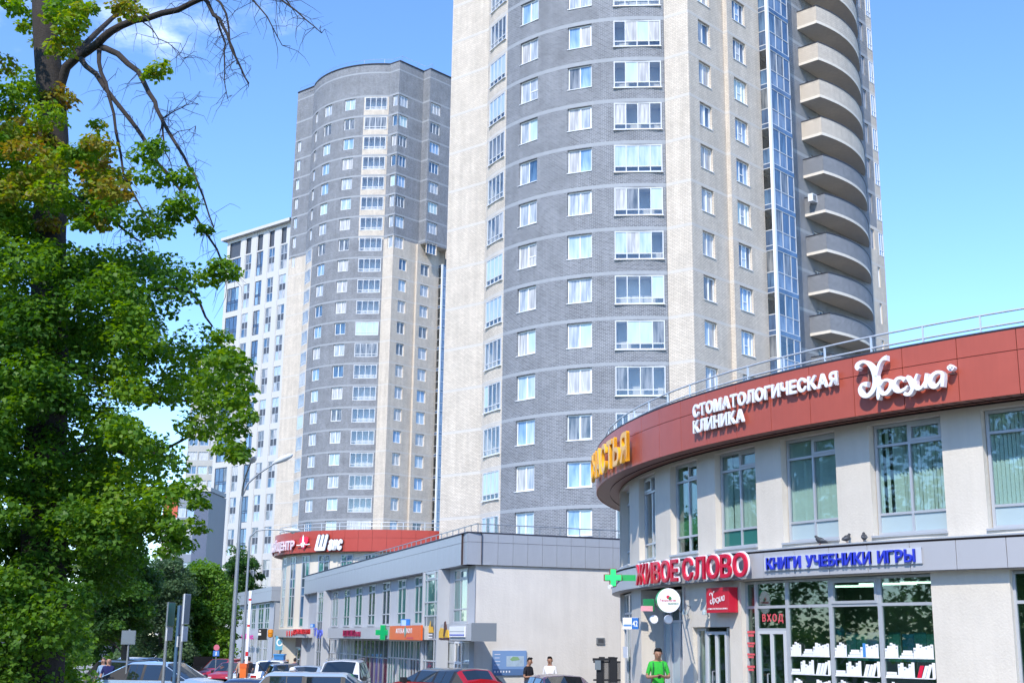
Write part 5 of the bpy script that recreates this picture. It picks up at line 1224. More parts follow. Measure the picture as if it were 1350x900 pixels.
# ------------------------------------------------------------------ white apartment block far behind
WB0 = at_y(387, 288, 236.0); bd = Vector((-math.sin(R_(51)), math.cos(R_(51))))
lw = Plane(Vector(WB0.xy) + bd * 60, Vector(WB0.xy))
ul = lw.hit(299.5, 330)[0]; ztw = WB0.z
white = thing('white_apartment_block', 'tall white apartment block with vertical piers and dark panels between its windows', 'apartment block', (WB0.x - 10, WB0.y + 5, 0))
cols_w = [(301.8, 315.5), (323, 329.3), (338, 344.5), (353.4, 359.5), (369, 375.3)]
CU = [(lw.hit(a, 353)[0], lw.hit(c, 353)[0]) for a, c in cols_w]
cols0 = CU[0][0]
yr = [280 + v * .2222 for v in (215, 265, 305, 355)]; zr_ = [lw.hit(356, y)[1] for y in yr]; per = lw.hit(356, 280 + 215 * .2222)[1] - lw.hit(354, 280 + 390 * .2222)[1]
print('white', ztw, zr_, per)
pan_dark = mat('slate_panel', (.07, .08, .10), .5); navy_frame = mat('navy_frame', (.03, .04, .07), .5)
b = MB(); ops = []
grp = []
k = 0
while zr_[3] - per * k > 2:
    for ci, (a, e) in enumerate(CU): grp.append((ci, a - .1, e + .5, zr_[3] - per * k, zr_[0] - per * k))
    k += 1
ops = [(a, e, z0, z1, .3) for ci, a, e, z0, z1 in grp]
topz = ztw - 1.0; ops += [(a, e, zr_[0] + .3, topz - .3, .25, 1) for a, e in CU]
wall_grid(b, lw, ul, 60, -3, ztw - .6, ops, lambda u, z: 0, ())
sd = Plane(Vector(lw.at(ul, 0).xy) + Vector((.66, .75)) * 16, lw.at(ul, 0).xy); wall_grid(b, sd, 0, sd.L, -3, ztw - .6, [], lambda u, z: 0); b.build('wall', [white_paint, pan_dark], white, recenter=False)
b = MB(); 
for i in range(len(CU) - 1): 
    a, e = CU[i][1] + .45, CU[i + 1][0] - .25; b.box(0, 1, 0, 1, 0, 1); b.v[-8:] = [tuple(lw.at(a + (e - a) * p[0], 0 + (ztw - .7) * p[2], .09 - .11 * p[1])) for p in b.v[-8:]]
b.build('pier', white_paint, white)
b = MB(); b.poly([lw.at(ul - 1, ztw - .62, 1), lw.at(60, ztw - .62, 1), lw.at(60, ztw, 1), lw.at(ul - 1, ztw, 1)]); b.poly([lw.at(60, ztw - .62, 1), lw.at(ul - 1, ztw - .62, 1), lw.at(ul - 1, ztw - .62, -12), lw.at(60, ztw - .62, -12)]); b.poly([lw.at(ul - 1, ztw, 1), lw.at(60, ztw, 1), lw.at(60, ztw, -12), lw.at(ul - 1, ztw, -12)]); b.poly([lw.at(ul - 1, ztw - .62, -12), lw.at(ul - 1, ztw - .62, 1), lw.at(ul - 1, ztw, 1), lw.at(ul - 1, ztw, -12)])
b.build('roof', white_paint, white)
for ci, a, e, z0, z1 in grp:
    tall = ci in (0, 2)
    fm = navy_frame if tall else grey_frame
    window(lw, a + .02, e - .02, z0, z1 - .01, white, PANES, (.33, .66) if ci == 0 else (.5,), (.36, .44) if tall else (.36, .64), depth=.1, fm=fm, fw=.12, bar=.12,
           pick=lambda c, r: (pan_dark if not tall else blue_glass) if r == 1 else random.choice((PANES[0], PANES[1], PANES[3], PANES[5], PANES[5], PANES[4])) if not tall else random.choice((PANES[2], PANES[4], PANES[5], blue_glass, blue_glass)))
def slab_block(name, label, pxl, pxr, ytop, Y, m, cols, rows, win, depth=14, z0=-3, rot_=0.0, ybot=None):
    A = at_y(pxl, ytop, Y); B = at_y(pxr, ytop, Y); s = thing(name, label, 'building', (A.x, Y, 0)); S = Plane(A.xy, B.xy); zt = A.z
    ops = []; W_ = S.L; n = cols; hh = 3.0
    for r in range(rows):
        for c in range(n):
            u = W_ * (c + .5) / n; ops.append((u - win / 2, u + win / 2, zt - 2.6 - r * hh - 1.6, zt - 2.6 - r * hh + .1))
    b = MB(); wall_grid(b, S, 0, W_, z0, zt, ops, lambda u, z: 0)
    for p, q in ((S.at(W_, 0), S.at(W_, 0, -depth)), (S.at(W_, 0, -depth), S.at(0, 0, -depth)), (S.at(0, 0, -depth), S.at(0, 0))):
        s2 = Plane(p.xy, q.xy); wall_grid(b, s2, 0, s2.L, z0, zt, [], lambda u, z: 0)
    b.poly([S.at(0, zt), S.at(W_, zt), S.at(W_, zt, -depth), S.at(0, zt, -depth)]); b.build('wall', m, s, recenter=False)
    for (a, e, za, ze) in ops: window(S, a + .02, e - .02, za, ze, s, PANES[:6], (.5,), (), depth=.15, split=False, fm=grey_frame, fw=.12, bar=.1)
    return s, S, zt
slate = mat('slate_blue_cladding', (.10, .125, .19), .5, noise=.05, nscale=.3)
slab_block('white_housing_block', 'white housing block half hidden behind the tree leaves at the left', 256, 298, 470, 262, mat('dull_white_render', (.42, .42, .40), .8, noise=.06), 3, 16, 2.0)
s_, S_, zt_ = slab_block('slate_office_block', 'slate blue block with windows and an orange red top corner panel behind the trees', 236, 259, 648, 208, mat('pale_slate', (.22, .25, .30), .5), 2, 8, 1.5)
b = MB(); p0, p1 = S_.at(-.02, zt_ - 4.2, .05), S_.at(-2.3, zt_ - 4.2, .05); q = Plane(S_.at(-2.4, 0).xy, S_.at(-.02, 0).xy); o_ = box_on(q, 0, q.L, zt_ - 4.2, zt_ - .1, -8, .06, 'orange_panel', mat('orange_red_panel', (.55, .10, .05), .5), s_)
box_on(q, 0, q.L, -3, zt_ - 4.22, -8, .0, 'side_wall', white_paint, s_)
q = Plane(S_.at(S_.L, 0).xy, S_.at(S_.L + 2.4, 0).xy); box_on(q, .01, q.L, -3, zt_ - .05, -10, .6, 'end_slab', slate, s_); box_on(Plane(S_.at(-2.4, 0).xy, S_.at(S_.L + 2.6, 0).xy), 0, S_.L + 5.0, zt_ + .01, zt_ + .7, -9, .8, 'roof_edge', white_paint, s_)
# ------------------------------------------------------------------ cars
tyre_m = mat('tyre_rubber', (.02, .02, .021), .85); rim_m = mat('wheel_alloy', (.45, .46, .48), .35, metal=.7); car_glass = mat('car_glass', (.012, .018, .022), .03, spec=1.0, coat=.6)
trim_m = mat('car_trim', (.018, .018, .02), .55); head_m = mat('headlight_lens', (.75, .78, .80), .1, spec=.8); tail_m = mat('tail_light_lens', (.40, .008, .008), .15, spec=.8); plate_m = mat('number_plate_white', (.75, .75, .74), .5)
_cars = {}
def car_meshes(st):
    if st in _cars: return _cars[st]
    P = dict(hatch=(4.05, 1.74, 1.50, .92, -1.98, -1.45, .30, 1.10), suv=(4.45, 1.84, 1.66, 1.02, -2.18, -1.62, .32, 1.12), sedan=(4.6, 1.78, 1.45, .92, -1.72, -.95, .40, 1.22),
             wagon=(4.6, 1.82, 1.72, 1.02, -2.26, -2.02, .42, 1.20), crossover=(4.2, 1.80, 1.62, 1.20, -2.06, -1.62, .30, 1.14), coupe_suv=(4.5, 1.85, 1.67, 1.08, -2.12, -1.05, .30, 1.25))[st]
    L, Wd, H, zb, xrb, xrr, xfr, xwb = P; w = Wd / 2; xr, xf = -L / 2, L / 2; wr = w * .74; body = []
    mid = (xrr + xfr) / 2
    def deck(x, z, k=1.0, zl=.22): return [(0, zl), (w * .84 * k, zl + .01), (w * .97 * k, .42), (w * k, .64), (w * .965 * k, z), (w * .86 * k, z + .025), (w * .5 * k, z + .05), (0, z + .06)]
    def house(x, zr, k=1.0): return [(0, .22), (w * .86, .23), (w * .985, .42), (w * 1.0, .64), (w * .97, zb), (wr * k, zr - .07), (wr * k * .84, zr - .015), (0, zr + .02)]
    hood0 = zb - .02
    S = [(xr, deck(0, zb - .22, .80, .40), 'r'), (xr + .05, deck(0, zb - .10, .90, .34), 'r'), (xrb - .02 if xrb - .02 > xr + .1 else xr + .1, deck(0, zb, .965), 'r'), (xrb + .02 if xrb > xr + .1 else xr + .14, house(0, zb + .10), 'rg'),
         (xrr, house(0, H - .03), 'g')]
    pil = [xrr + .10, (xrr + mid) / 2 + .05, mid - .04, mid + .04, xfr - .02]
    for i, x in enumerate(pil): S.append((x, house(0, H - .004 * i if i > 2 else H), 'g'))
    S += [(xfr + .05, house(0, H - .03), 'wg'), (xwb - .03, [(0, .22), (w * .86, .23), (w * .985, .42), (w, .64), (w * .97, zb), (w * .88, zb + .03), (w * .55, zb + .07), (0, zb + .08)], 'h'),
          (xwb + .12, deck(0, hood0), 'h'), ((xwb + xf) / 2, deck(0, hood0 - .05, .985), 'h'), (xf - .22, deck(0, hood0 - .15, .93, .26), 'h'), (xf - .06, deck(0, hood0 - .28, .84, .32), 'h'), (xf, deck(0, .58, .72, .38), 'h')]
    R = [[Vector((x, y, z)) for y, z in r] for x, r, k in S]
    for q in R:                                                            # gentle curve of the flanks in plan
        for p in q: p.y *= 1 - .03 * (p.x / (L / 2)) ** 2
    B, RF, SW, WS, RW, TR = MB(), MB(), MB(), MB(), MB(), {1: MB(), -1: MB()}; SWL = []
    def inset(mb, q, f=.07, off=.004):
        c = sum(q, Vector()) / 4; n = (q[1] - q[0]).cross(q[3] - q[0]).normalized()
        mb.poly([p.lerp(c, f) + n * off for p in q])
    for i in range(len(R) - 1):
        a, b_ = R[i], R[i + 1]; ka, kb = S[i][2], S[i + 1][2]
        for sd in (1, -1):
            m = lambda p: Vector((p.x, p.y * sd, p.z))
            for j in range(7):
                q = [m(a[j]), m(b_[j]), m(b_[j + 1]), m(a[j + 1])]
                q = q if sd < 0 else q[::-1]
                q = q[::-1] if (q[1] - q[0]).cross(q[2] - q[0]).dot((q[0] + q[2]) / 2 - Vector(((q[0].x + q[2].x) / 2, 0, .7))) < 0 else q
                roof = 'g' in ka and 'g' in kb and j >= 5 and ka != 'rg' and kb != 'wg'
                (TR[sd] if j == 4 and ('g' in ka and 'g' in kb or ka == 'wg') else RF if roof else B).poly(q)
                if j == 4 and ka in ('g',) and kb in ('g',) and i not in (5 + 2,) and i > 4: SWL.append(q); inset(SW, q, .06)
                if j == 4 and ka == 'g' and kb == 'wg': pass
                if j == 4 and ka == 'rg' and kb == 'g': pass
                if j == 4 and ka == 'wg' and kb == 'h': SWL.append(q)
    for i in range(len(R) - 1):                                            # front and rear screens, one curved sheet each
        ka, kb = S[i][2], S[i + 1][2]; mbq = WS if (ka, kb) == ('wg', 'h') else RW if (ka, kb) == ('rg', 'g') else None
        if mbq is None: continue
        rows = [[r[5], r[6], r[7], Vector((r[6].x, -r[6].y, r[6].z)), Vector((r[5].x, -r[5].y, r[5].z))] for r in (R[i], R[i + 1])]
        c = sum(rows[0] + rows[1], Vector()) / 10; kk = .06 if mbq is WS else .14; sg = 1 if mbq is WS else -1
        rows = [[p + (c - p) * kk + Vector((sg * .008, 0, .008)) for p in rr] for rr in rows]
        for k in range(4):
            q = [rows[0][k], rows[0][k + 1], rows[1][k + 1], rows[1][k]]; mbq.poly(q if (q[1] - q[0]).cross(q[2] - q[0]).z > 0 else q[::-1])
    M = dict(_t1=TR[1].mesh('window_trim', [trim_m]), _t2=TR[-1].mesh('window_trim', [trim_m]), body=B.mesh('body', [white_frame]), roof=RF.mesh('roof', [white_frame]), windscreen=WS.mesh('windscreen', [car_glass]), rear_window=RW.mesh('rear_window', [car_glass]))
    M['_sw'] = []
    for q in SWL: t = MB(); inset(t, q, .06); M['_sw'].append(t.mesh('side_window', [car_glass]))
    for k in ('body', 'roof'):
        me = M[k]; bm = bmesh.new(); bm.from_mesh(me); bmesh.ops.remove_doubles(bm, verts=bm.verts, dist=1e-4); bmesh.ops.recalc_face_normals(bm, faces=bm.faces); bm.to_mesh(me); bm.free(); me.polygons.foreach_set('use_smooth', [True] * len(me.polygons)); me.set_sharp_from_angle(angle=R_(38))
    t = MB(); t.lathe([(.20, -.1), (.31, -.105), (.335, -.06), (.335, .06), (.31, .105), (.2, .1)], 18, 0, (0, 0, 0), 'Y'); M['wheel'] = t.mesh('wheel', [tyre_m])
    t = MB(); t.lathe([(.0, .06), (.06, .09), (.2, .07), (.215, .1), (.215, -.1), (.2, -.07), (.06, -.09), (0, -.06)], 14, 0, (0, 0, 0), 'Y'); M['rim'] = t.mesh('rim', [rim_m])
    for nm, x0, x1, y0, y1, z0, z1, mm in (('headlight', xf - .30, xf - .045, w * .50, w * .80, .60, .72, head_m), ('tail_light', xr + .0, xr + .22, w * .60, w * .90, zb - .26, zb - .06, tail_m)):
        t = MB(); t.box(x0, x1, y0, y1, z0, z1); M[nm] = t.mesh(nm, [mm])
    t = MB(); t.box(xf - .07, xf + .03, -w * .62, w * .62, .30, .46); t.box(xf - .05, xf + .02, -w * .4, w * .4, .5, .58); M['front_bumper'] = t.mesh('front_bumper', [trim_m])
    t = MB(); t.box(xr - .03, xr + .08, -w * .66, w * .66, .34, .50); M['rear_bumper'] = t.mesh('rear_bumper', [trim_m])
    t = MB(); t.box(xr - .012, xr + .05, -.26, .26, .60, .71); M['number_plate'] = t.mesh('number_plate', [plate_m])
    t = MB(); t.box(xwb - .42, xwb - .22, w * .97, w * 1.12, zb - .02, zb + .13); M['mirror'] = t.mesh('mirror', [trim_m])
    t = MB(); t.box(mid + .18, mid + .36, w * .985, w * 1.015, zb - .13, zb - .10); t.box(mid - .75, mid - .57, w * .985, w * 1.015, zb - .13, zb - .10); M['door_handle'] = t.mesh('door_handle', [trim_m])
    t = MB(); t.tube([(xrr + .1, w * .64, H - .0), (xrr + .2, w * .66, H + .05), (xfr - .2, w * .66, H + .05), (xfr - .05, w * .64, H - .0)], .018, 6); M['roof_rail'] = t.mesh('roof_rail', [rim_m])
    _cars[st] = (M, P); return _cars[st]
def flip(me, key, c={}):
    if key in c: return c[key]
    m = me.copy(); bm = bmesh.new(); bm.from_mesh(m)
    for v in bm.verts: v.co.y = -v.co.y
    bmesh.ops.reverse_faces(bm, faces=bm.faces); bm.to_mesh(m); bm.free(); c[key] = m; return m
def car(name, label, cat, x, y, yaw, st, paint, roof=None, rails=False, group=None, z=None, plate=True):
    M, P = car_meshes(st); L, Wd, H, zb = P[:4]; z = gz(x, y) if z is None else z
    r = thing(name, label, cat, (x, y, z), R_(yaw), group); base = ABS[r]
    def put(nm, me, m=None, off=(0, 0, 0), parent=r):
        o = bpy.data.objects.new(nm, me); COL.objects.link(o); o.parent = parent; A = base @ Matrix.Translation(off); ABS[o] = A; o.matrix_basis = ABS[parent].inverted() @ A
        if m: o.material_slots[0].link = 'OBJECT'; o.material_slots[0].material = m
        return o
    body = put('body', M['body'], paint); put('roof', M['roof'], roof or paint)
    put('window_trim', M['_t1']); put('window_trim', M['_t2'])
    for k in ('windscreen', 'rear_window'): put(k, M[k])
    for me_ in M['_sw']: put('side_window', me_)
    for sx in (L / 2 - .82, -L / 2 + .78):
        for sy in (1, -1):
            wl = put('wheel', M['wheel'], None, (sx, sy * (Wd / 2 - .10), .335)); put('rim', M['rim'], None, (sx, sy * (Wd / 2 - .085), .335), wl)
    for k in ('headlight', 'tail_light', 'mirror', 'door_handle') + (('roof_rail',) if rails else ()):
        put(k, M[k]); put(k, flip(M[k], (st, k)))
    put('front_bumper', M['front_bumper']); put('rear_bumper', M['rear_bumper'])
    if plate: put('number_plate', M['number_plate'])
    return r
def paint(n, c, metal=.15): return mat('paint_' + n, c, .28, metal=metal, coat=1.0, spec=.5)
pt = dict(ice=paint('ice_blue', (.42, .52, .62)), navy=paint('navy', (.02, .03, .08)), red=paint('red', (.42, .01, .015)), maroon=paint('maroon_blue', (.10, .04, .08)), blue=paint('royal_blue', (.04, .06, .28)), white=paint('white', (.72, .73, .74), 0), silver=paint('silver', (.45, .47, .49), .4),
          grey=paint('dark_grey', (.08, .09, .10)), black=paint('black', (.012, .012, .014)), dred=paint('dark_red', (.14, .015, .02)), sky=paint('pale_sky_blue', (.36, .50, .68)), steel=paint('steel_blue', (.16, .22, .30)), roofblk=paint('gloss_black', (.015, .015, .02)))
def atx(px, y): return at_y(px, 880, y).x
for (nm, lab, cat, px_, y, yaw, st, p, kw) in (
    ('crossover', 'pale blue crossover parked sideways behind the sign poles at the left', 'car', 219, 44.5, -14, 'coupe_suv', 'sky', dict(roof=pt['sky'])),
    ('parked_car', 'dark grey car with its tail close behind the pale blue crossover', 'car', 176, 57, -32, 'suv', 'grey', {}),
    ('parked_car', 'silver car in the left row, third from the front', 'car', 186, 63, -32, 'hatch', 'silver', {}),
    ('parked_car', 'dark red car in the left row behind the silver one', 'car', 190, 70, -32, 'suv', 'dred', {}),
    ('parked_car', 'white car at the far end of the left row', 'car', 196, 78, -32, 'wagon', 'white', {}),
    ('parked_car', 'dark blue car at the far end of the right row', 'car', 250, 104, -110, 'hatch', 'steel', {}),
    ('parked_car', 'red hatchback at the far end of the right row beside a white car', 'car', 261, 97, -105, 'hatch', 'red', {}),
    ('parked_car', 'white hatchback between the far red car and the black car', 'car', 270, 92, -105, 'hatch', 'white', {}),
    ('parked_car', 'black car with raised dark bonnet in the right row', 'car', 281, 86, -105, 'suv', 'black', {}),
    ('parked_car', 'red car half hidden behind the tallest lamp post', 'car', 294, 81, -105, 'suv', 'red', {}),
    ('parked_car', 'bright red car facing the street near the barrier', 'car', 308, 75, -100, 'hatch', 'red', {}),
    ('parked_car', 'white car just right of the orange barrier box', 'car', 335, 68, -95, 'hatch', 'white', {}),
    ('parked_car', 'white car with red tail lights before the far entrance', 'car', 361, 66, 95, 'suv', 'white', {}),
    ('parked_car', 'dark blue car in front of the far entrance', 'car', 378, 60, -70, 'hatch', 'navy', {}),
    ('parked_car', 'silver blue saloon parked before the long low building', 'car', 404, 57, -85, 'sedan', 'ice', {}),
    ('parked_car', 'white four wheel drive with roof rails before the grey shop front', 'car', 452, 50, -88, 'wagon', 'white', dict(rails=True)),
    ('parked_car', 'small white car far along the street, left of the far dark blue car', 'car', 238, 116, -110, 'hatch', 'white', {}),
    ('parked_car', 'silver car at the far left beyond the white car of the left row', 'car', 204, 88, -32, 'hatch', 'silver', {}),
    ('red_car', 'red car with a black roof seen from behind by the building corner', 'car', 585, 40.5, 130, 'crossover', 'red', dict(roof=pt['roofblk'])),
    ('maroon_car', 'dark maroon and blue car facing the photo below the two men', 'car', 737, 39.5, -72, 'sedan', 'maroon', {}),
    ('blue_car', 'shiny blue car roof at the bottom edge below the green shirted man', 'car', 850, 32.5, 8, 'sedan', 'blue', {}),
    ('ice_blue_car', 'big pale ice blue car roof at the bottom edge of the photo', 'car', 440, 33.5, 3, 'suv', 'ice', {}),
    ('navy_car', 'navy car roof with an aerial at the bottom edge, left of the pale roof', 'car', 352, 34.8, 5, 'sedan', 'navy', {})):
    c_ = car(nm, lab, cat, atx(px_, y), y, yaw, st, pt[p], group='cars parked in the street', **kw)
    if nm == 'navy_car': b = MB(); b.tube([(c_.location.x + .1, y, c_.location.z + 1.44), (c_.location.x - .25, y, c_.location.z + 1.85)], .012, 5); b.build('aerial', trim_m, c_)
    if 'raised' in lab:
        b = MB(); q = c_.location; b.prism([(-.7, 0), (.7, 0), (.6, .75), (-.6, .75)], 0, .04, f=lambda x, z, h: (q.x + x - .3, q.y - 1.3 - .35 * z + h, q.z + 1.05 + z)); b.build('bonnet', pt['black'], c_)

# ------------------------------------------------------------------ people
skin_m = mat('skin', (.45, .25, .17), .55); skin2 = mat('tanned_skin', (.36, .19, .12), .55); eye_m = mat('eye', (.02, .015, .012), .3)
hair_d = mat('dark_hair', (.012, .01, .009), .7); hair_g = mat('grey_hair', (.25, .22, .19), .8); hair_b = mat('fair_hair', (.25, .14, .05), .7)
def cloth(n, c): return mat('cloth_' + n, c, .9, noise=.18, nscale=12)
def person(label, px_, ytop, y, face, top, legs, hair, pose='stand', skin=None, height=1.75, extra=None, z=None, sleeves='short', base=None, group='people in the street'):
    """one continuous skinned body; head top lands at photo height ytop"""
    sk = skin or skin_m; hd = at_y(px_, ytop, y); gr = base if base is not None else gz(hd.x, y)
    if 1.5 < hd.z - gr < 2.0: height = hd.z - gr
    k = height / 1.75; z0 = gr
    r = thing('person', label, 'person', (hd.x, y, z0), R_(face), group)
    J = dict(pel=(0, .01, .96, .125), sp=(0, .01, 1.12, .125), ch=(0, .0, 1.32, .135), nk=(0, .01, 1.49, .056), hb=(0, -.012, 1.57, .075), hm=(0, -.012, 1.65, .092), ht=(0, -.002, 1.715, .062))
    E = [('pel', 'sp'), ('sp', 'ch'), ('ch', 'nk'), ('nk', 'hb'), ('hb', 'hm'), ('hm', 'ht')]; seg = {}
    arms = dict(stand=((.235, .03, 1.12), (.25, -.06, .88)), phone=((.24, .0, 1.13), (.07, -.24, 1.16)), cross=((.235, -.02, 1.12), (.05, -.19, 1.14)), walk=((.235, .06, 1.12), (.25, .0, .88)), bend=((.2, -.1, 1.12), (.15, -.33, 1.05)))[pose]
    for s, n in ((1, 'l'), (-1, 'r')):
        (ex, ey, ez), (wx, wy, wz) = arms
        sw = .12 * s if pose == 'walk' else 0
        J['sh' + n] = (.165 * s, .01, 1.41, .065); J['el' + n] = (ex * s, ey + sw * .5, ez, .043); J['wr' + n] = (wx * s, wy + sw, wz, .029)
        d = (Vector(J['wr' + n][:3]) - Vector(J['el' + n][:3])).normalized(); c = Vector(J['wr' + n][:3]) + d * .07
        J['ha' + n] = (*c, .030); E += [('ch', 'sh' + n), ('sh' + n, 'el' + n), ('el' + n, 'wr' + n), ('wr' + n, 'ha' + n)]
        side = d.cross(Vector((0, 0, 1)) if abs(d.z) < .8 else Vector((0, 1, 0))).normalized(); curl = side.cross(d) * (1 if pose != 'stand' else -1)
        for f in range(4):
            q = c + side * (.021 * (f - 1.5)) + d * .03; t1 = q + d * (.035 - .004 * abs(f - 1.2)) + curl * .008; t2 = t1 + d * .022 + curl * .022
            J['f%d' % f + n] = (*q, .010); J['g%d' % f + n] = (*t1, .009); J['h%d' % f + n] = (*t2, .0075); E += [('ha' + n, 'f%d' % f + n), ('f%d' % f + n, 'g%d' % f + n), ('g%d' % f + n, 'h%d' % f + n)]
        q = Vector(J['wr' + n][:3]) + d * .03 + side * .035; J['t0' + n] = (*q, .011); J['t1' + n] = (*(q + d * .035 + side * .018), .009); E += [('wr' + n, 't0' + n), ('t0' + n, 't1' + n)]
        st = .16 * s if pose == 'walk' else 0
        J['hp' + n] = (.095 * s, .01, .90, .092); J['kn' + n] = (.10 * s, -.01 - st, .50, .060); J['an' + n] = (.105 * s, .03 - st * 1.6, .09, .042); J['to' + n] = (.115 * s, -.12 - st * 1.6, .035, .036)
        E += [('pel', 'hp' + n), ('hp' + n, 'kn' + n), ('kn' + n, 'an' + n), ('an' + n, 'to' + n)]
    if pose in ('phone', 'cross'):
        for h in ('hb', 'hm', 'ht'): x, y_, z_, q = J[h]; J[h] = (x, y_ - .03 - (z_ - 1.57) * .18, z_ - .01, q)
    ks = list(J); me = bpy.data.meshes.new('body'); me.from_pydata([Vector(J[q][:3]) * k for q in ks], [(ks.index(a), ks.index(b_)) for a, b_ in E], [])
    o = bpy.data.objects.new('body', me); COL.objects.link(o); m = o.modifiers.new('skin', 'SKIN'); m.use_smooth_shade = True
    sv = me.skin_vertices[0].data
    for i, q in enumerate(ks):
        rr = J[q][3] * k; sv[i].radius = (rr * (1.12 if q in ('ch', 'sp', 'pel') else 1), rr * (.82 if q in ('ch', 'sp') else 1)); sv[i].use_root = q == 'pel'
    o.modifiers.new('s', 'SUBSURF').levels = 1
    dg = bpy.context.evaluated_depsgraph_get(); me2 = bpy.data.meshes.new_from_object(o.evaluated_get(dg)); bpy.data.objects.remove(o)
    me2.name = 'body'; me2.materials.clear()
    for mm in (sk, top, legs, trim_m): me2.materials.append(mm)
    segs = [(np.array(J[a][:3]) * k, np.array(J[b_][:3]) * k, a, b_) for a, b_ in E]
    for p in me2.polygons:
        c = np.array(p.center); best = None
        for A, B_, a, b_ in segs:
            d = B_ - A; t = np.clip((c - A) @ d / (d @ d), 0, 1); q = np.linalg.norm(c - A - d * t) - .04 * (a == 'ch')
            if best is None or q < best[0]: best = (q, a, b_, t)
        _, a, b_, t = best; n2 = a[:2]; zc = c[2] / k
        if n2 in ('nk', 'hb', 'hm', 'wr', 'ha', 't0') or n2[0] in 'fg' : mi = 0
        elif n2 == 'an': mi = 3
        elif n2 in ('kn', 'hp') or b_[:2] in ('hp',): mi = 2
        elif n2 == 'el': mi = 1 if sleeves == 'long' else 0
        elif n2 == 'sh': mi = 1 if (sleeves == 'long' or t < .75) else 0
        elif n2 == 'pe' and zc < .97: mi = 2
        elif n2 == 'ch' and b_ == 'nk' and zc > 1.47: mi = 0
        else: mi = 1
        p.material_index = mi
    me2.polygons.foreach_set('use_smooth', [True] * len(me2.polygons))
    body = bpy.data.objects.new('body', me2); COL.objects.link(body); body.parent = r; ABS[body] = ABS[r]
    def part(nm, mb, mm, smooth=1):
        me3 = mb.mesh(nm, [mm]); me3.polygons.foreach_set('use_smooth', [True] * len(me3.polygons)); q = bpy.data.objects.new(nm, me3); COL.objects.link(q); q.parent = r; return q
    hx, hy, hz, _ = J['hm']; hx, hy, hz = hx * k, hy * k, hz * k; tilt = -.3 if pose in ('phone', 'cross') else 0
    Mh = Matrix.Translation((hx, hy, hz)) @ Matrix.Rotation(tilt * -1 if False else -tilt * 1.0, 4, 'X') @ Matrix.Scale(k, 4)
    b = MB(); b.lathe([(.0, .112), (.05, .104), (.082, .075), (.093, .035), (.091, .0)], 14); b.v = [tuple(Mh @ Vector((x * .92, y_ * 1.08 + .012 + (.028 if z_ < .05 and y_ < 0 else 0), z_ + (.062 if y_ < -.02 and z_ < .04 else .02 if y_ < -.02 else 0) - (.05 if y_ > .03 and z_ < .04 else 0)))) for x, y_, z_ in b.v]
    if hair: part('hair', b, hair)
    b = MB(); b.tube([Mh @ Vector(p) for p in ((0, -.088, .012), (0, -.104, -.015), (0, -.112, -.032), (0, -.092, -.04))], [.008, .012, .016, .008], 6); part('nose', b, sk)
    for s in (1, -1):
        b = MB(); b.lathe([(.0, -.024), (.012, -.016), (.016, 0), (.012, .018), (0, .026)], 6); b.v = [tuple(Mh @ Vector((s * .09 + x * .5, y_ + .01, z_ - .01))) for x, y_, z_ in b.v]; part('ear', b, sk)
        b = MB(); b.lathe([(.0, -.009), (.011, 0), (0, .009)], 6); b.v = [tuple(Mh @ Vector((s * .034 + x, y_ * .5 - .086, z_ + .008))) for x, y_, z_ in b.v]; part('eye', b, eye_m)
    b = MB(); b.tube([Mh @ Vector(p) for p in ((-.025, -.082, -.06), (0, -.09, -.062), (.025, -.082, -.06))], [.004, .007, .004], 5); part('mouth', b, mat('lips', (.35, .11, .09), .5))
    if extra: extra(r, part, Mh, J, k)
    return r
def cap(m):
    def f(r, part, Mh, J, k):
        b = MB(); b.lathe([(0, .118), (.06, .108), (.092, .07), (.099, .02), (.097, .015)], 14); b.v = [tuple(Mh @ Vector((x * .97, y_ * 1.08 + .01, z_))) for x, y_, z_ in b.v]
        i = len(b.v); b.prism([(-.075, -.085), (-.05, -.16), (0, -.18), (.05, -.16), (.075, -.085)], .018, .03, f=lambda x, y_, h: Mh @ Vector((x, y_, h))); part('cap', b, m)
    return f
person('man in a bright green T-shirt looking at his phone by the pharmacy door', 867, 853.5, 29.6, 2, cloth('bright_green', (.03, .42, .04)), cloth('jeans', (.04, .06, .12)), hair_d, 'phone', skin2, base=.50)
g_ = at_y(867, 853.5, 29.6); q = Vector((g_.x, 29.6 - .33, g_.z - .62)); b = MB(); b.box(-.035, .035, -.006, .006, -.07, .07, M=Matrix.Translation(q) @ Matrix.Rotation(R_(-50), 4, 'X')); tag(b.build('phone', black_m), 'black phone in the hands of the green shirted man', 'phone')
b = MB(); b.box(-.15, .15, .0, .14, 0, .42, M=Matrix.Translation((g_.x + .02, 29.6 + .13, g_.z - .72))); bag = b.build('backpack', cloth('dark_green_bag', (.02, .16, .05))); tag(bag, 'dark green backpack on the back of the green shirted man', 'bag')
b = MB()
for s in (-1, 1): b.tube([(g_.x + s * .1, 29.72, g_.z - .34), (g_.x + s * .11, 29.56, g_.z - .325), (g_.x + s * .115, 29.47, g_.z - .42), (g_.x + s * .13, 29.5, g_.z - .62), (g_.x + s * .14, 29.7, g_.z - .7)], .016, 5)
b.build('strap', cloth('dark_green_bag', (.02, .16, .05)), bag)
person('man in a black T-shirt in front of the blue map board', 697, 866, 45, 55, cloth('black', (.012, .012, .018)), cloth('jeans', (.04, .06, .12)), hair_d, 'phone', skin2)
person('man in a white T-shirt before the blank plaster wall', 725, 865.5, 45.3, -15, cloth('white', (.75, .75, .75)), cloth('dark_trousers', (.02, .02, .025)), hair_d, 'stand', skin2)
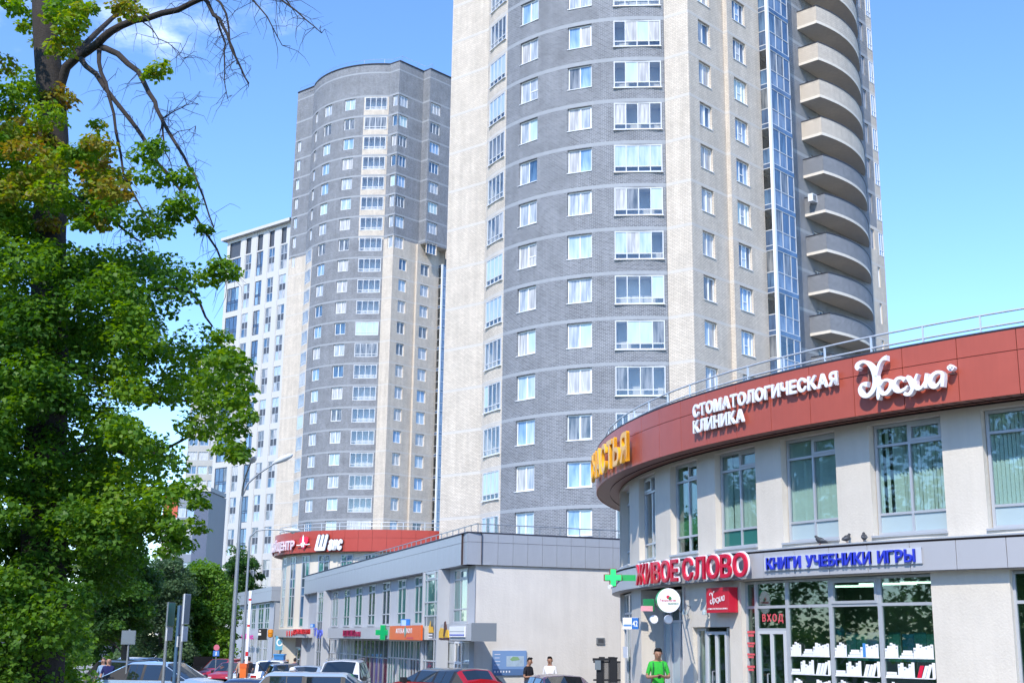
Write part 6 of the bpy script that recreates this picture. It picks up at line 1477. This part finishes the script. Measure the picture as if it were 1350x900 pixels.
person('bald man in a navy T-shirt walking on the left pavement', 144, 866.5, 47, 10, cloth('navy', (.01, .015, .09)), cloth('grey_trousers', (.10, .10, .10)), None, 'walk', skin_m)
person('person in a pale blue shirt just behind the navy shirted walker', 137, 866.8, 51, -8, cloth('pale_blue', (.22, .33, .50)), cloth('jeans', (.04, .06, .12)), hair_g, 'walk')
person('person in a white cap among the parked cars', 386, 879.5, 37, 150, cloth('orange_brown', (.32, .07, .03)), cloth('jeans', (.04, .06, .12)), None, 'stand', mat('red_skin', (.42, .12, .07), .6), extra=cap(cloth('white', (.75, .75, .75))))
person('person in a pale blue cap and shirt before the blue kiosk', 360.5, 867.5, 72, 175, cloth('pale_blue', (.22, .33, .50)), cloth('jeans', (.04, .06, .12)), None, 'stand', extra=cap(cloth('pale_blue', (.22, .33, .50))))
person('fair haired person in white walking to the far entrance', 379, 869, 74, 170, cloth('white', (.75, .75, .75)), cloth('jeans', (.04, .06, .12)), hair_b, 'walk')
person('person in dark blue walking to the far entrance', 389, 867, 73, 165, cloth('navy', (.01, .015, .09)), cloth('dark_trousers', (.02, .02, .025)), hair_d, 'walk')
person('person in a beige top near the barrier pole', 319, 865.5, 66, 170, cloth('beige', (.48, .33, .24)), cloth('dark_trousers', (.02, .02, .025)), hair_b, 'stand')
person('person in black near the barrier pole, right of the one in beige', 328.5, 865.5, 67, 190, cloth('black', (.012, .012, .018)), cloth('dark_trousers', (.02, .02, .025)), hair_d, 'stand')
person('person in a light blue shirt before the glass shop front', 472.5, 869, 60, 160, cloth('pale_blue', (.22, .33, .50)), cloth('jeans', (.04, .06, .12)), hair_g, 'stand')

# ------------------------------------------------------------------ street furniture
def lamp_post(label, pb, pt_, ph, y, r0=.10, r1=.05, head=1.0, second=False):
    """pb, pt_: photo points on the pole (only its x-lean comes from the lens); ph: lamp head"""
    top = at_y(*pt_, y); x = top.x; z0 = gz(x, y); hd = at_y(*ph, y)
    s = thing('street_lamp', label, 'street lamp', (x, y, z0), None, 'street lamps')
    b = MB(); b.tube([(x, y, z0), (x, y, z0 + 2.2), (x, y, top.z)], [r0, r0 * .85, r1], 10); b.build('pole', steel, s, smooth=60)
    for k in ((0, 1) if second else (0,)):
        dy = -.0 + k * 2.0; e = Vector((hd.x - .35 * k, y - dy, hd.z - .25 * k)); a = Vector((x, y, top.z)); m1 = a + Vector((.02, 0, .18 * head)); 
        m2 = a.lerp(e, .18) + Vector((0, 0, .38 * head)); m3 = a.lerp(e, .5) + Vector((0, 0, .30 * head))
        b = MB(); b.tube([a - Vector((0, 0, .05)), m1, m2, m3, e + Vector((0, 0, .02))], [r1, r1 * .9, r1 * .7, r1 * .65, r1 * .6], 8); b.build('arm', steel, s, smooth=60)
        d = (e - m3).normalized(); L = .75 * head
        b = MB(); pts = [e - d * L * .1, e + d * L * .1, e + d * L * .5, e + d * L * .85, e + d * L]; b.tube(pts, [.04, .10 * head, .15 * head, .11 * head, .03], 8)
        b.v = [(p[0], p[1], e.z + (p[2] - e.z) * .75 + .03) for p in b.v]; hh = b.build('lamp_head', mat('lamp_housing', (.62, .63, .63), .4), s, smooth=60)
        b = MB(); b.lathe([(.0, -.10 * head), (.09 * head, -.07 * head), (.13 * head, .0)], 10, 0, e + d * L * .5 - Vector((0, 0, .03))); b.build('lens', mat('lamp_lens', (.55, .56, .52), .15), hh, smooth=1)
lamp_post('tallest street lamp, its double arm reaching right across the white block', (302, 895), (318, 660), (362, 611), 44, second=True, head=1.0)
lamp_post('tall street lamp behind the tallest one, head over the bright red band', (320, 895), (329, 712), (376, 699), 62, .09, .05)
lamp_post('thin street lamp with a curved arm between the sign poles and the trees', (226, 885), (239, 783), (262, 774), 95, .08, .05, head=1.3)
lamp_post('small far street lamp with a bare bent arm before the dark trees', (199, 868), (206, 803), (221, 798.5), 110, .08, .045, head=.5)
def pole_sign(name, label, px_, ytop, y, boards, m=steel, r=.035, rot=0.0, cat='road sign'):
    t = at_y(px_, ytop, y); z0 = gz(t.x, y); s = thing(name, label, cat, (t.x, y, z0)); b = MB(); b.tube([(t.x, y, z0), (t.x, y, t.z)], r, 8); b.build('pole', m, s, smooth=60)
    for (ya, yb, wm, rt, bm, face) in boards:
        z1 = at_y(px_, ya, y).z; zb_ = at_y(px_, yb, y).z; F = Flat((t.x - wm / 2 * math.cos(R_(rt)), y - wm / 2 * math.sin(R_(rt)) - (r + .02 if abs(rt) < 40 else 0), zb_), R_(rt))
        if abs(rt) > 40: F.o = Vector((t.x + r + .02, y - wm / 2 * math.sin(R_(rt)), zb_))
        o = box_on(F, 0, wm, 0, z1 - zb_, -.02, .02, 'board', bm, s); o2 = box_on(F, .02, wm - .02, .02, z1 - zb_ - .02, .021, .026, 'face', face, o)
    return s
bk_grey = mat('sign_back_grey', (.20, .24, .27), .5, metal=.4); gr_b = mat('sign_green', (.03, .22, .14), .5); blu_p = mat('pole_blue', (.06, .13, .22), .5); wh_b = mat('sign_white_edge', (.55, .58, .6), .5)
pole_sign('road_sign', 'grey back of a square road sign on a thin pole at the left', 171, 829, 44, [(830.5, 849, .47, 4, bk_grey, bk_grey)])
pole_sign('road_sign', 'pole with tall teal green sign boards seen edge on, left of three poles', 222.5, 796, 40, [(793.5, 825, .62, 87, bk_grey, gr_b), (826, 844, .5, 87, wh_b, wh_b)], r=.05)
pole_sign('road_sign', 'dark blue pole with a blue board, middle one of three poles', 236.5, 798, 40, [(797.5, 836, .5, 87, blu_p, blu_p), (838, 852, .4, 87, wh_b, bk_grey)], m=blu_p, r=.055)
pole_sign('road_sign', 'pole with a long pale board seen edge on, right of three poles', 243.5, 783, 39, [(782.5, 822, .5, 86, wh_b, bk_grey), (825, 845, .42, 86, wh_b, wh_b)], r=.05)
s = pole_sign('road_sign', 'small far pole with a round pink sign above a blue plate', 286, 850, 75, [(857, 864.5, .36, 0, sg_blue, mat('sign_mid_blue', (.08, .25, .6), .4))], r=.03)
q = at_y(286, 853, 75); b = MB(); b.prism([(.17 * math.cos(t * .3927), .17 * math.sin(t * .3927)) for t in range(16)], 0, .02, f=lambda x, z, h: (q.x + x, 74.93 - h, q.z + z)); o = b.build('round_plate', mat('pink_red', (.60, .16, .22), .5), s)
F = Flat((q.x - .1, 74.9, at_y(286, 863.5, 75).z), 0); box_on(F, .07, .13, 0, .22, .0, .006, 'symbol', sg_white, s)
# parking barrier with its boom raised
y = 46; q = at_y(322, 876, y); x = q.x; z0 = gz(x, y); s = thing('parking_barrier', 'raised red and white barrier boom on an orange box', 'barrier', (x, y, z0)); orm = mat('barrier_orange', (.80, .16, .02), .5)
b = MB(); w_ = 8 / FOC * y; b.box(x - w_ / 2, x + w_ / 2, y - .15, y + .15, z0, at_y(322, 878, y).z); b.build('housing', orm, s)
b = MB(); w_ = 9 / FOC * y; zt_ = at_y(322, 874, y).z; b.box(x - w_ / 2, x + w_ / 2, y - .16, y + .16, zt_ - .15, zt_); b.build('lid', mat('barrier_orange2', (.70, .12, .02), .5), s)
x2 = at_y(325, 870, y).x; zt2 = at_y(325, 778, y).z; nseg = 6
for i in range(nseg):
    za, zb_ = zt_ + (zt2 - zt_) * i / nseg, zt_ + (zt2 - zt_) * (i + (.80 if i % 2 == 0 else 1.2)) / nseg
    za = zt_ + (zt2 - zt_) * (i + (.2 if i % 2 == 0 and i else 0)) / nseg if False else za
for (f0, f1, m_) in ((0, .10, 'w'), (.10, .16, 'r'), (.16, .50, 'w'), (.50, .53, 'r'), (.53, .86, 'w'), (.86, .89, 'r'), (.89, 1, 'w')):
    b = MB(); b.box(x2 - .045, x2 + .045, y - .03, y + .03, zt_ + (zt2 - zt_) * f0 + .001, zt_ + (zt2 - zt_) * f1); b.build('boom_segment', sg_white if m_ == 'w' else mat('barrier_red', (.60, .02, .03), .4), s)
# motor scooter, dark teal, half hidden by roofs
q = at_y(346, 885, 44); x = q.x; z0 = gz(x, 44); s = thing('motor_scooter', 'dark teal motor scooter with raised screen among the parked cars', 'scooter', (x, 44, z0)); tl = mat('scooter_teal', (.02, .12, .12), .3, coat=.8)
M = Matrix.Translation((x, 44, z0)) @ Matrix.Rotation(R_(25), 4, 'Z')
def spt(nm, mb, m_): mb.v = [tuple(M @ Vector(p)) for p in mb.v]; return mb.build(nm, m_, s, smooth=40)
for xx in (-.62, .65): b = MB(); b.lathe([(.13, -.05), (.22, -.05), (.24, 0), (.22, .05), (.13, .05), (.13, -.05)], 14, 0, (xx, 0, .24), 'Y'); spt('wheel', b, tyre_m)
b = MB(); b.tube([(-.85, 0, .62), (-.55, 0, .70), (-.2, 0, .62), (-.1, 0, .38), (.25, 0, .32), (.42, 0, .55), (.50, 0, .85)], [.10, .17, .17, .16, .15, .16, .10], 10); spt('body', b, tl)
b = MB(); b.tube([(-.75, 0, .80), (-.4, 0, .84), (-.08, 0, .80)], [.10, .14, .08], 8); spt('seat', b, black_m); b = MB(); b.tube([(.42, -.34, 1.02), (.50, 0, .98), (.42, .34, 1.02)], .018, 6); spt('handlebar', b, trim_m); b = MB(); b.tube([(.62, 0, .25), (.5, 0, .9), (.48, 0, 1.0)], .03, 6); spt('fork', b, steel)
b = MB(); b.prism([(-.22, 0), (.22, 0), (.17, .42), (-.17, .42)], 0, .015, f=lambda a, z, h: (.58 - .3 * z + h, a, .98 + z)); spt('screen', b, mat('smoked_screen', (.03, .04, .05), .1))
# dark gate and fence beside the blank wall
gt = mat('gate_iron', (.025, .026, .03), .5, metal=.5); y = 40.0
s = thing('iron_gate', 'dark iron gate with square posts between the blank wall and the corner pier', 'gate', (at_y(803, 880, y).x, y, 0))
for px_, ya, wd_ in ((790, 870, .09), (806, 867, .08), (793.5, 867, .07), (809.5, 867.5, .09)):
    q = at_y(px_, ya, y); b = MB(); b.box(q.x - wd_, q.x + wd_, y - wd_, y + wd_, 0, q.z); b.box(q.x - wd_ - .02, q.x + wd_ + .02, y - wd_ - .02, y + wd_ + .02, q.z, q.z + .04); b.build('post', gt, s)
xa, xb = at_y(782, 870, y).x, at_y(822, 870, y).x; za = at_y(795, 869.5, y).z
for zz_ in (za - .08, za - .62, .25): b = MB(); b.box(xa + (.0 if zz_ < za - .3 else 0), xb, y - .025, y + .025, zz_, zz_ + .05); b.build('rail', gt, s)
for i in range(22):
    x = xa + .15 + (xb - xa - .2) * i / 21; b = MB(); b.box(x - .011, x + .011, y - .011, y + .011, .1, za - .03); b.build('bar', gt, s)
b = MB(); q = at_y(782, 870, y); b.box(q.x - .02, q.x + .5, y - .14, y - .06, za - .02, za + .06); b.build('cross_beam', gt, s); b = MB(); q = at_y(788, 876, y); b.box(q.x - .09, q.x + .09, y - .16, y - .1, q.z - .14, q.z + .14); b.build('lock_box', bk_grey, s)
# ------------------------------------------------------------------ trees
def leaf_mat(name, cols, trans=.35):
    m = bpy.data.materials.new(name); m.use_nodes = True; t = m.node_tree; t.nodes.clear()
    at = nd(t, 'ShaderNodeAttribute', _attribute_name='tint')
    cr = nd(t, 'ShaderNodeValToRGB'); cr.color_ramp.elements[0].position = 0; cr.color_ramp.elements[0].color = (*cols[0], 1); cr.color_ramp.elements[1].position = 1; cr.color_ramp.elements[1].color = (*cols[-1], 1)
    for i, c in enumerate(cols[1:-1]): e = cr.color_ramp.elements.new((i + 1) / (len(cols) - 1)); e.color = (*c, 1)
    t.links.new(at.outputs['Fac'], cr.inputs[0])
    b = nd(t, 'ShaderNodeBsdfPrincipled', Roughness=.5); b.inputs['Specular IOR Level'].default_value = .35; t.links.new(cr.outputs[0], b.inputs['Base Color'])
    tl = nd(t, 'ShaderNodeBsdfTranslucent'); hv = nd(t, 'ShaderNodeHueSaturation', Hue=.485, Saturation=1.15, Value=1.5); t.links.new(cr.outputs[0], hv.inputs['Color']); t.links.new(hv.outputs[0], tl.inputs[0])
    mx = nd(t, 'ShaderNodeMixShader'); mx.inputs[0].default_value = trans; t.links.new(b.outputs[0], mx.inputs[1]); t.links.new(tl.outputs[0], mx.inputs[2])
    o = nd(t, 'ShaderNodeOutputMaterial'); t.links.new(mx.outputs[0], o.inputs[0]); MATS[name] = m; return m
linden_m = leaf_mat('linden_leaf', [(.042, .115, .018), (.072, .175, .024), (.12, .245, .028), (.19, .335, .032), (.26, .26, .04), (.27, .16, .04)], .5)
far_leaf = leaf_mat('far_leaf', [(.03, .08, .022), (.055, .14, .026), (.10, .22, .032), (.16, .31, .036)], .45)
birch_leaf = leaf_mat('birch_leaf', [(.05, .09, .045), (.085, .15, .065), (.12, .20, .09), (.17, .26, .11)], .45)
bark = mat('dark_bark', (.035, .028, .024), .95, noise=.35, nscale=14, bump=1.0, bscale=40); bark2 = mat('grey_bark', (.10, .09, .075), .95, noise=.3, nscale=12)
def leaves(name, P, N, size, tint, m, parent, droop=.5, aspect=.8):
    """P leaf bases, N facing; each leaf is a folded kite of two triangles pairs"""
    n = len(P); th = rng.uniform(0, 2 * np.pi, n); D = np.stack([np.cos(th), np.sin(th), rng.uniform(-droop - .5, .25, n)], 1); D /= np.linalg.norm(D, axis=1)[:, None]
    N = N + rng.normal(0, .45, (n, 3)); S = np.cross(D, N); S /= np.linalg.norm(S, axis=1)[:, None] + 1e-9; U = np.cross(S, D)
    L = (size * rng.uniform(.6, 1.25, n))[:, None]; Wd = L * aspect * .5
    V = np.empty((n, 5, 3)); V[:, 0] = P; V[:, 1] = P + D * L * .45 + S * Wd + U * L * .08; V[:, 2] = P + D * L - U * L * .10; V[:, 3] = P + D * L * .45 - S * Wd + U * L * .08; V[:, 4] = P + D * L * .5
    F = np.array([[0, 1, 4], [1, 2, 4], [0, 4, 3], [4, 2, 3]])[None] + (np.arange(n) * 5)[:, None, None]
    c = P.mean(0); me = bpy.data.meshes.new(name); me.vertices.add(n * 5); me.vertices.foreach_set('co', (V - c).reshape(-1)); nf = n * 4
    me.loops.add(nf * 3); me.loops.foreach_set('vertex_index', F.reshape(-1)); me.polygons.add(nf); me.polygons.foreach_set('loop_start', np.arange(nf) * 3); me.polygons.foreach_set('loop_total', np.full(nf, 3))
    me.materials.append(m); a = me.attributes.new('tint', 'FLOAT', 'FACE'); a.data.foreach_set('value', np.repeat(tint, 4)); me.update(); me.validate()
    o = bpy.data.objects.new(name, me); link(o, parent, Vector(c)); tag(o, kind='stuff'); return o
def clump_cloud(C, R, per, flat=.55):
    """leaf points on layered sprays inside clumps C (n,3) of radius R (n,)"""
    n = len(C); k = per; idx = np.repeat(np.arange(n), k); d = rng.normal(0, 1, (n * k, 3)); d /= np.linalg.norm(d, axis=1)[:, None]; r = rng.uniform(.25, 1, n * k) ** .5
    q = d * r[:, None] * R[idx][:, None]; q[:, 2] = np.round(q[:, 2] / (R[idx] * .32)) * R[idx] * .32 * flat + rng.normal(0, .04, n * k) * R[idx] - .35 * (q[:, 0] ** 2 + q[:, 1] ** 2) / R[idx]
    return C[idx] + q, d * .4 + np.array([0, 0, .9]), idx
def limb(mb, pts, r0, r1, n=7, wob=.0):
    pts = [Vector(p) for p in pts]; P = []
    for i in range(len(pts) - 1):
        p0, p1, p2, p3 = [pts[max(0, min(len(pts) - 1, i + k))] for k in (-1, 0, 1, 2)]
        for t in (0, .33, .66): P.append(.5 * ((2 * p1) + (p2 - p0) * t + (2 * p0 - 5 * p1 + 4 * p2 - p3) * t * t + (3 * p1 - p0 - 3 * p2 + p3) * t ** 3) + Vector(rng.normal(0, wob, 3)))
    P.append(pts[-1]); m = len(P); mb.tube(P, [r0 + (r1 - r0) * (i / (m - 1)) ** .8 for i in range(m)], n); return P
def inpoly(x, y, poly):
    c = False; j = len(poly) - 1
    for i in range(len(poly)):
        if (poly[i][1] > y) != (poly[j][1] > y) and x < (poly[j][0] - poly[i][0]) * (y - poly[i][1]) / (poly[j][1] - poly[i][1]) + poly[i][0]: c = not c
        j = i
    return c
# --- the big old tree at the left: trunk, bare upper limbs, hanging leafy boughs
TY = 17.0
big = thing('linden_tree', 'large old tree at the left with bare dark upper boughs and hanging green foliage', 'tree', (at_y(70, 900, TY).x, TY, -.3))
g0 = at_y(62, 900, TY); trunk = MB()
limb(trunk, [(g0.x - .05, TY, -.4), (g0.x, TY, .4), at_y(62, 640, TY), at_y(66, 380, TY), at_y(70, 180, TY), at_y(62, 40, TY), at_y(48, -160, TY + .3), at_y(60, -420, TY)], .37, .12, 12, .02)
trunk.build('trunk', bark, big, smooth=1)
LB = [([(70, 165, 17), (88, 90, 16.9), (128, 58, 16.5), (160, 33, 16.3), (215, 17, 16), (268, -2, 15.8), (300, -30, 15.6)], .082, .03),
      ([(270, -2, 15.8), (284, 18, 15.7), (298, 45, 15.6), (312, 78, 15.5), (328, 110, 15.4)], .034, .010), ([(284, 18, 15.7), (296, 58, 15.9), (296, 95, 15.9), (300, 130, 15.9)], .018, .005),
      ([(262, -8, 15.8), (292, 6, 15.3), (303, 52, 15.2), (312, 85, 15.2)], .024, .006), ([(268, -4, 15.8), (325, -6, 15.4), (352, 22, 15.2), (372, 60, 15.1)], .02, .005), ([(300, -30, 15.6), (350, -14, 15), (390, 14, 14.8), (424, 44, 14.7)], .026, .005), ([(345, -20, 15), (370, -5, 15), (392, 22, 15)], .014, .004),
      ([(128, 60, 16.6), (170, 83, 16.2), (197, 123, 16), (213, 157, 15.8), (243, 207, 15.6), (262, 243, 15.5), (282, 300, 15.4)], .05, .009), ([(213, 157, 15.8), (214, 188, 15.7), (226, 218, 15.7)], .018, .006), ([(213, 157, 15.8), (238, 142, 15.5), (262, 138, 15.4)], .012, .003), ([(226, 178, 15.7), (258, 166, 15.6)], .008, .003),
      ([(108, 78, 16.6), (137, 113, 16.2), (180, 167, 15.9), (210, 217, 15.8), (237, 252, 15.7), (285, 330, 15.6), (300, 365, 15.6)], .042, .010), ([(132, 66, 16.4), (134, 95, 16.2), (150, 150, 16), (165, 230, 15.8), (205, 300, 15.6)], .036, .010),
      ([(95, 75, 16.8), (150, 22, 17.6), (210, -20, 18)], .055, .02), ([(190, 28, 16.2), (212, 50, 16), (235, 68, 15.9), (243, 78, 15.9)], .010, .003), ([(80, 250, 17), (115, 270, 17.2), (150, 290, 17), (185, 318, 16.6)], .045, .012),
      ([(78, 420, 17), (120, 400, 17.4), (170, 385, 17.4), (250, 385, 17), (280, 430, 16.6)], .07, .012), ([(77, 480, 17), (130, 500, 17.5), (190, 520, 17.3), (260, 530, 17)], .07, .012), ([(74, 600, 17), (130, 590, 17.3), (200, 600, 17), (270, 560, 16.8)], .06, .012), ([(74, 560, 17), (50, 520, 18), (-20, 480, 19), (-80, 500, 20)], .10, .02), ([(80, 300, 17), (40, 260, 18), (-30, 220, 18.6)], .08, .02), ([(74, 650, 17), (110, 690, 17.3), (150, 720, 17)], .06, .012)]
lm = MB(); tips = []
for pts, r0, r1 in LB:
    P = limb(lm, [at_y(*p) for p in pts], r0, r1, 7, .012); tips.append((P, r1))
limbs = lm.build('limb', bark, big, smooth=1)
tw = MB()                                                                  # fine bare twigs on the upper boughs
for (P, r1), (pts, r0, _) in zip(tips, LB):
    if pts[-1][1] < 400:
        for p in P[len(P) // 4:]:
            for _ in range(2 if pts[-1][1] < 200 else 3):
                d = Vector(rng.normal(0, 1, 3)); d.y *= .5; d.z -= .5; d.normalize(); L = rng.uniform(.12, .5); q = p + d * L * .5 + Vector(rng.normal(0, .04, 3)); e = p + d * L + Vector((0, 0, -.05)); tw.tube([p, q, (q + e) / 2 + Vector(rng.normal(0, .02, 3)), e + Vector((0, 0, -.06))], [.0045, .0035, .0025, .0012], 4, cap=False)
                if rng.random() < .6: tw.tube([q, q + Vector(rng.normal(0, .12, 3))], [.0025, .001], 4, cap=False)
tag(tw.build('twigs', bark, big), kind='stuff')
MAIN = [(-120, 310), (60, 270), (105, 225), (150, 212), (190, 225), (215, 290), (228, 330), (240, 390), (250, 425), (268, 440), (294, 470), (302, 520), (300, 550), (262, 578), (245, 560), (205, 605), (190, 650), (205, 685), (190, 712), (165, 730), (150, 760), (128, 790), (105, 830), (92, 870), (85, 890), (-120, 890)]
TOPB = [(-60, 90), (78, 118), (110, 118), (130, 140), (160, 180), (215, 215), (250, 250), (245, 300), (200, 320), (140, 300), (60, 330), (-60, 300)]
C, R, T = [], [], []
def scatter(poly, n, y0, y1, rad, tint, test=None):
    xs = [p[0] for p in poly]; ys = [p[1] for p in poly]; k = 0
    while k < n:
        x, y = rng.uniform(min(xs), max(xs)), rng.uniform(min(ys), max(ys))
        if not inpoly(x, y, poly) or (test and rng.random() > test(x, y)): continue
        yy = rng.uniform(y0, y1); p = at_y(x, y, yy); r = rng.uniform(*rad)
        if p.z < .25: continue
        C.append(p); R.append(r); T.append(tint(x, y, yy) + rng.normal(0, .05)); k += 1
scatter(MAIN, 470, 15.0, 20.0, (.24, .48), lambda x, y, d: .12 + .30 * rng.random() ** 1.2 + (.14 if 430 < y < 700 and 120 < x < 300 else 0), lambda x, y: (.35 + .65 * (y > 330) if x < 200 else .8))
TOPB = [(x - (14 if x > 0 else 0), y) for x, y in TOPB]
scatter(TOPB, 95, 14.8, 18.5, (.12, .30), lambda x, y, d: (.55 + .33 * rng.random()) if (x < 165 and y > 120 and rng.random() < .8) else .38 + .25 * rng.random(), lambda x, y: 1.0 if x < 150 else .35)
for x, y in ((297, 352), (287, 345), (275, 362), (305, 462), (318, 478), (322, 505), (325, 545), (310, 560), (314, 600), (300, 585), (285, 470), (270, 300), (245, 262), (238, 280), (226, 270), (240, 230), (200, 95), (212, 88), (95, 25), (105, 10), (120, 8), (160, 5), (172, 10), (88, 45), (80, 60), (290, 440), (312, 590), (262, 660), (255, 690), (250, 640), (190, 200), (205, 190), (215, 650), (225, 690), (235, 703), (205, 670), (232, 640), (242, 715), (220, 722), (200, 640), (210, 700), (310, 520)):
    C.append(at_y(x, y, rng.uniform(14.6, 15.6))); R.append(rng.uniform(.12, .24)); T.append(.34 + .2 * rng.random() + (.25 if y < 100 else 0))
scatter([(-110, -60), (60, -40), (112, 0), (100, 60), (84, 110), (100, 130), (60, 300), (-110, 300)], 75, 15.2, 18.5, (.14, .34), lambda x, y, d: .35 + .35 * rng.random())
C = np.array([tuple(c) for c in C]); R = np.array(R); T = np.clip(np.array(T), 0, 1)
P, N, idx = clump_cloud(C, R, 330)
keep = rng.random(len(P)) < np.clip(R[idx] / .34, .25, 1) ** 1.3
P, N, idx = P[keep], N[keep], idx[keep]
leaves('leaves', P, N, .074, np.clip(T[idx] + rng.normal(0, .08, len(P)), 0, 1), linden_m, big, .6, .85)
# --- street trees farther along, each with its own trunk and crown
def tree(name, label, px_, y, base_w, crown, leafm, size, n, per, tint=(.1, .7), r=(.7, 1.4), trunk_r=.22, bm=bark2, depth=3.5):
    x = at_y(px_, 880, y).x; z0 = gz(x, y); s = thing(name, label, 'tree', (x, y, z0), None, 'street trees'); xs = [p[0] for p in crown]; ys = [p[1] for p in crown]; cc = []
    while len(cc) < n:
        a, b_ = rng.uniform(min(xs), max(xs)), rng.uniform(min(ys), max(ys))
        if inpoly(a, b_, crown): cc.append(at_y(a, b_, y + rng.uniform(-depth, depth)))
    top = max(c.z for c in cc); t = MB(); limb(t, [(x, y, z0 - .2), (x + rng.normal(0, .2), y, z0 + (top - z0) * .35), (x + rng.normal(0, .4), y, z0 + (top - z0) * .7), (x, y, top - .5)], trunk_r, .04, 9, .03); t.build('trunk', bm, s, smooth=1)
    l = MB()
    for c in cc[::max(1, len(cc) // 14)]: zz_ = z0 + (c.z - z0) * rng.uniform(.35, .65); limb(l, [(x, y, zz_), (x + (c.x - x) * .5, y + (c.y - y) * .5, zz_ + (c.z - zz_) * .6), c], .07, .015, 5, .03)
    l.build('limb', bm, s, smooth=1)
    C_ = np.array([tuple(c) for c in cc]); R_a = rng.uniform(*r, len(cc)); T_ = rng.uniform(*tint, len(cc)); P_, N_, i_ = clump_cloud(C_, R_a, per)
    k = P_[:, 2] > z0 + .6; P_, N_, i_ = P_[k], N_[k], i_[k]
    leaves('leaves', P_, N_, size, np.clip(T_[i_] + rng.normal(0, .12, len(P_)), 0, 1), leafm, s, .5, .75)
tree('street_tree', 'dark tree with airy grey green crown rising just right of the tallest lamp', 322, 140, 0, [(290, 800), (290, 770), (300, 745), (312, 722), (322, 724), (336, 738), (346, 762), (348, 790), (338, 815), (320, 850), (300, 860)], far_leaf, .30, 75, 240, (.0, .45), (.6, 1.2))
tree('street_tree', 'bright green rounded tree left of the tallest lamp above the red cars', 280, 96, 0, [(236, 800), (240, 770), (252, 752), (262, 742), (280, 745), (292, 765), (302, 790), (306, 830), (300, 868), (262, 868), (245, 860), (240, 830)], far_leaf, .26, 110, 240, (.35, 1.0), (.6, 1.3))
tree('street_tree', 'grey green feathery tree behind the thin street lamps', 215, 92, 0, [(160, 870), (165, 800), (180, 765), (200, 742), (222, 730), (238, 738), (246, 765), (250, 800), (246, 868)], birch_leaf, .22, 130, 260, (.0, .9), (.6, 1.2))
tree('street_tree', 'dark green tree over the left pavement, behind the old tree', 168, 70, 0, [(90, 820), (112, 770), (130, 720), (160, 700), (190, 720), (200, 760), (200, 800), (180, 826), (140, 838)], far_leaf, .20, 120, 260, (.0, .6), (.5, 1.1))
tree('street_tree', 'small sunlit tree between the white block and the slate block', 262, 130, 0, [(240, 790), (244, 748), (256, 738), (272, 742), (284, 752), (284, 800)], far_leaf, .32, 40, 200, (.4, .9), (.7, 1.4))
tree('street_tree', 'far tree at the end of the left pavement', 150, 150, 0, [(90, 872), (90, 800), (120, 770), (160, 768), (196, 790), (200, 868)], far_leaf, .42, 70, 220, (.1, .6), (1.0, 2.0), depth=5)
# low branches and hedge under the big tree along the pavement
hedge = thing('hedge', 'low dark green shrubs under the big tree beside the left pavement', 'shrub', (at_y(95, 890, 40).x, 40, -.6))
cc = []
for i in range(120):
    px_ = rng.uniform(20, 104); y = rng.uniform(30, 60); ym = 905 - (px_ - 20) * .1; p = at_y(px_, rng.uniform(800 + .25 * px_, ym), y)
    if p.z > -.5: cc.append(tuple(p))
C_ = np.array(cc); R_a = rng.uniform(.3, .7, len(cc)); P_, N_, i_ = clump_cloud(C_, R_a, 200); T_ = rng.uniform(.05, .5, len(cc)); leaves('leaves', P_, N_, .13, np.clip(T_[i_] + rng.normal(0, .1, len(P_)), 0, 1), linden_m, hedge)
b = MB()
for c in cc[::6]: limb(b, [(c[0], c[1], -.7), (c[0] + .05, c[1], (c[2] - .7) / 2), c], .03, .01, 5, .02)
b.build('stem', bark, hedge)

# --- the row of street trees across the road, behind the photographer: seen only as reflections in the clinic windows
cc = []
for i in range(900):
    q = street(rng.uniform(-80, 46), -27 + rng.normal(0, 1.6)); cc.append((q.x, q.y, rng.uniform(1.5, 12.5)))
C_ = np.array(cc); P_, N_, i_ = clump_cloud(C_, rng.uniform(1.2, 2.2, len(cc)), 150); T_ = rng.uniform(.1, .8, len(cc))
o = leaves('tree_row', P_, N_, .34, T_[i_], far_leaf, None)
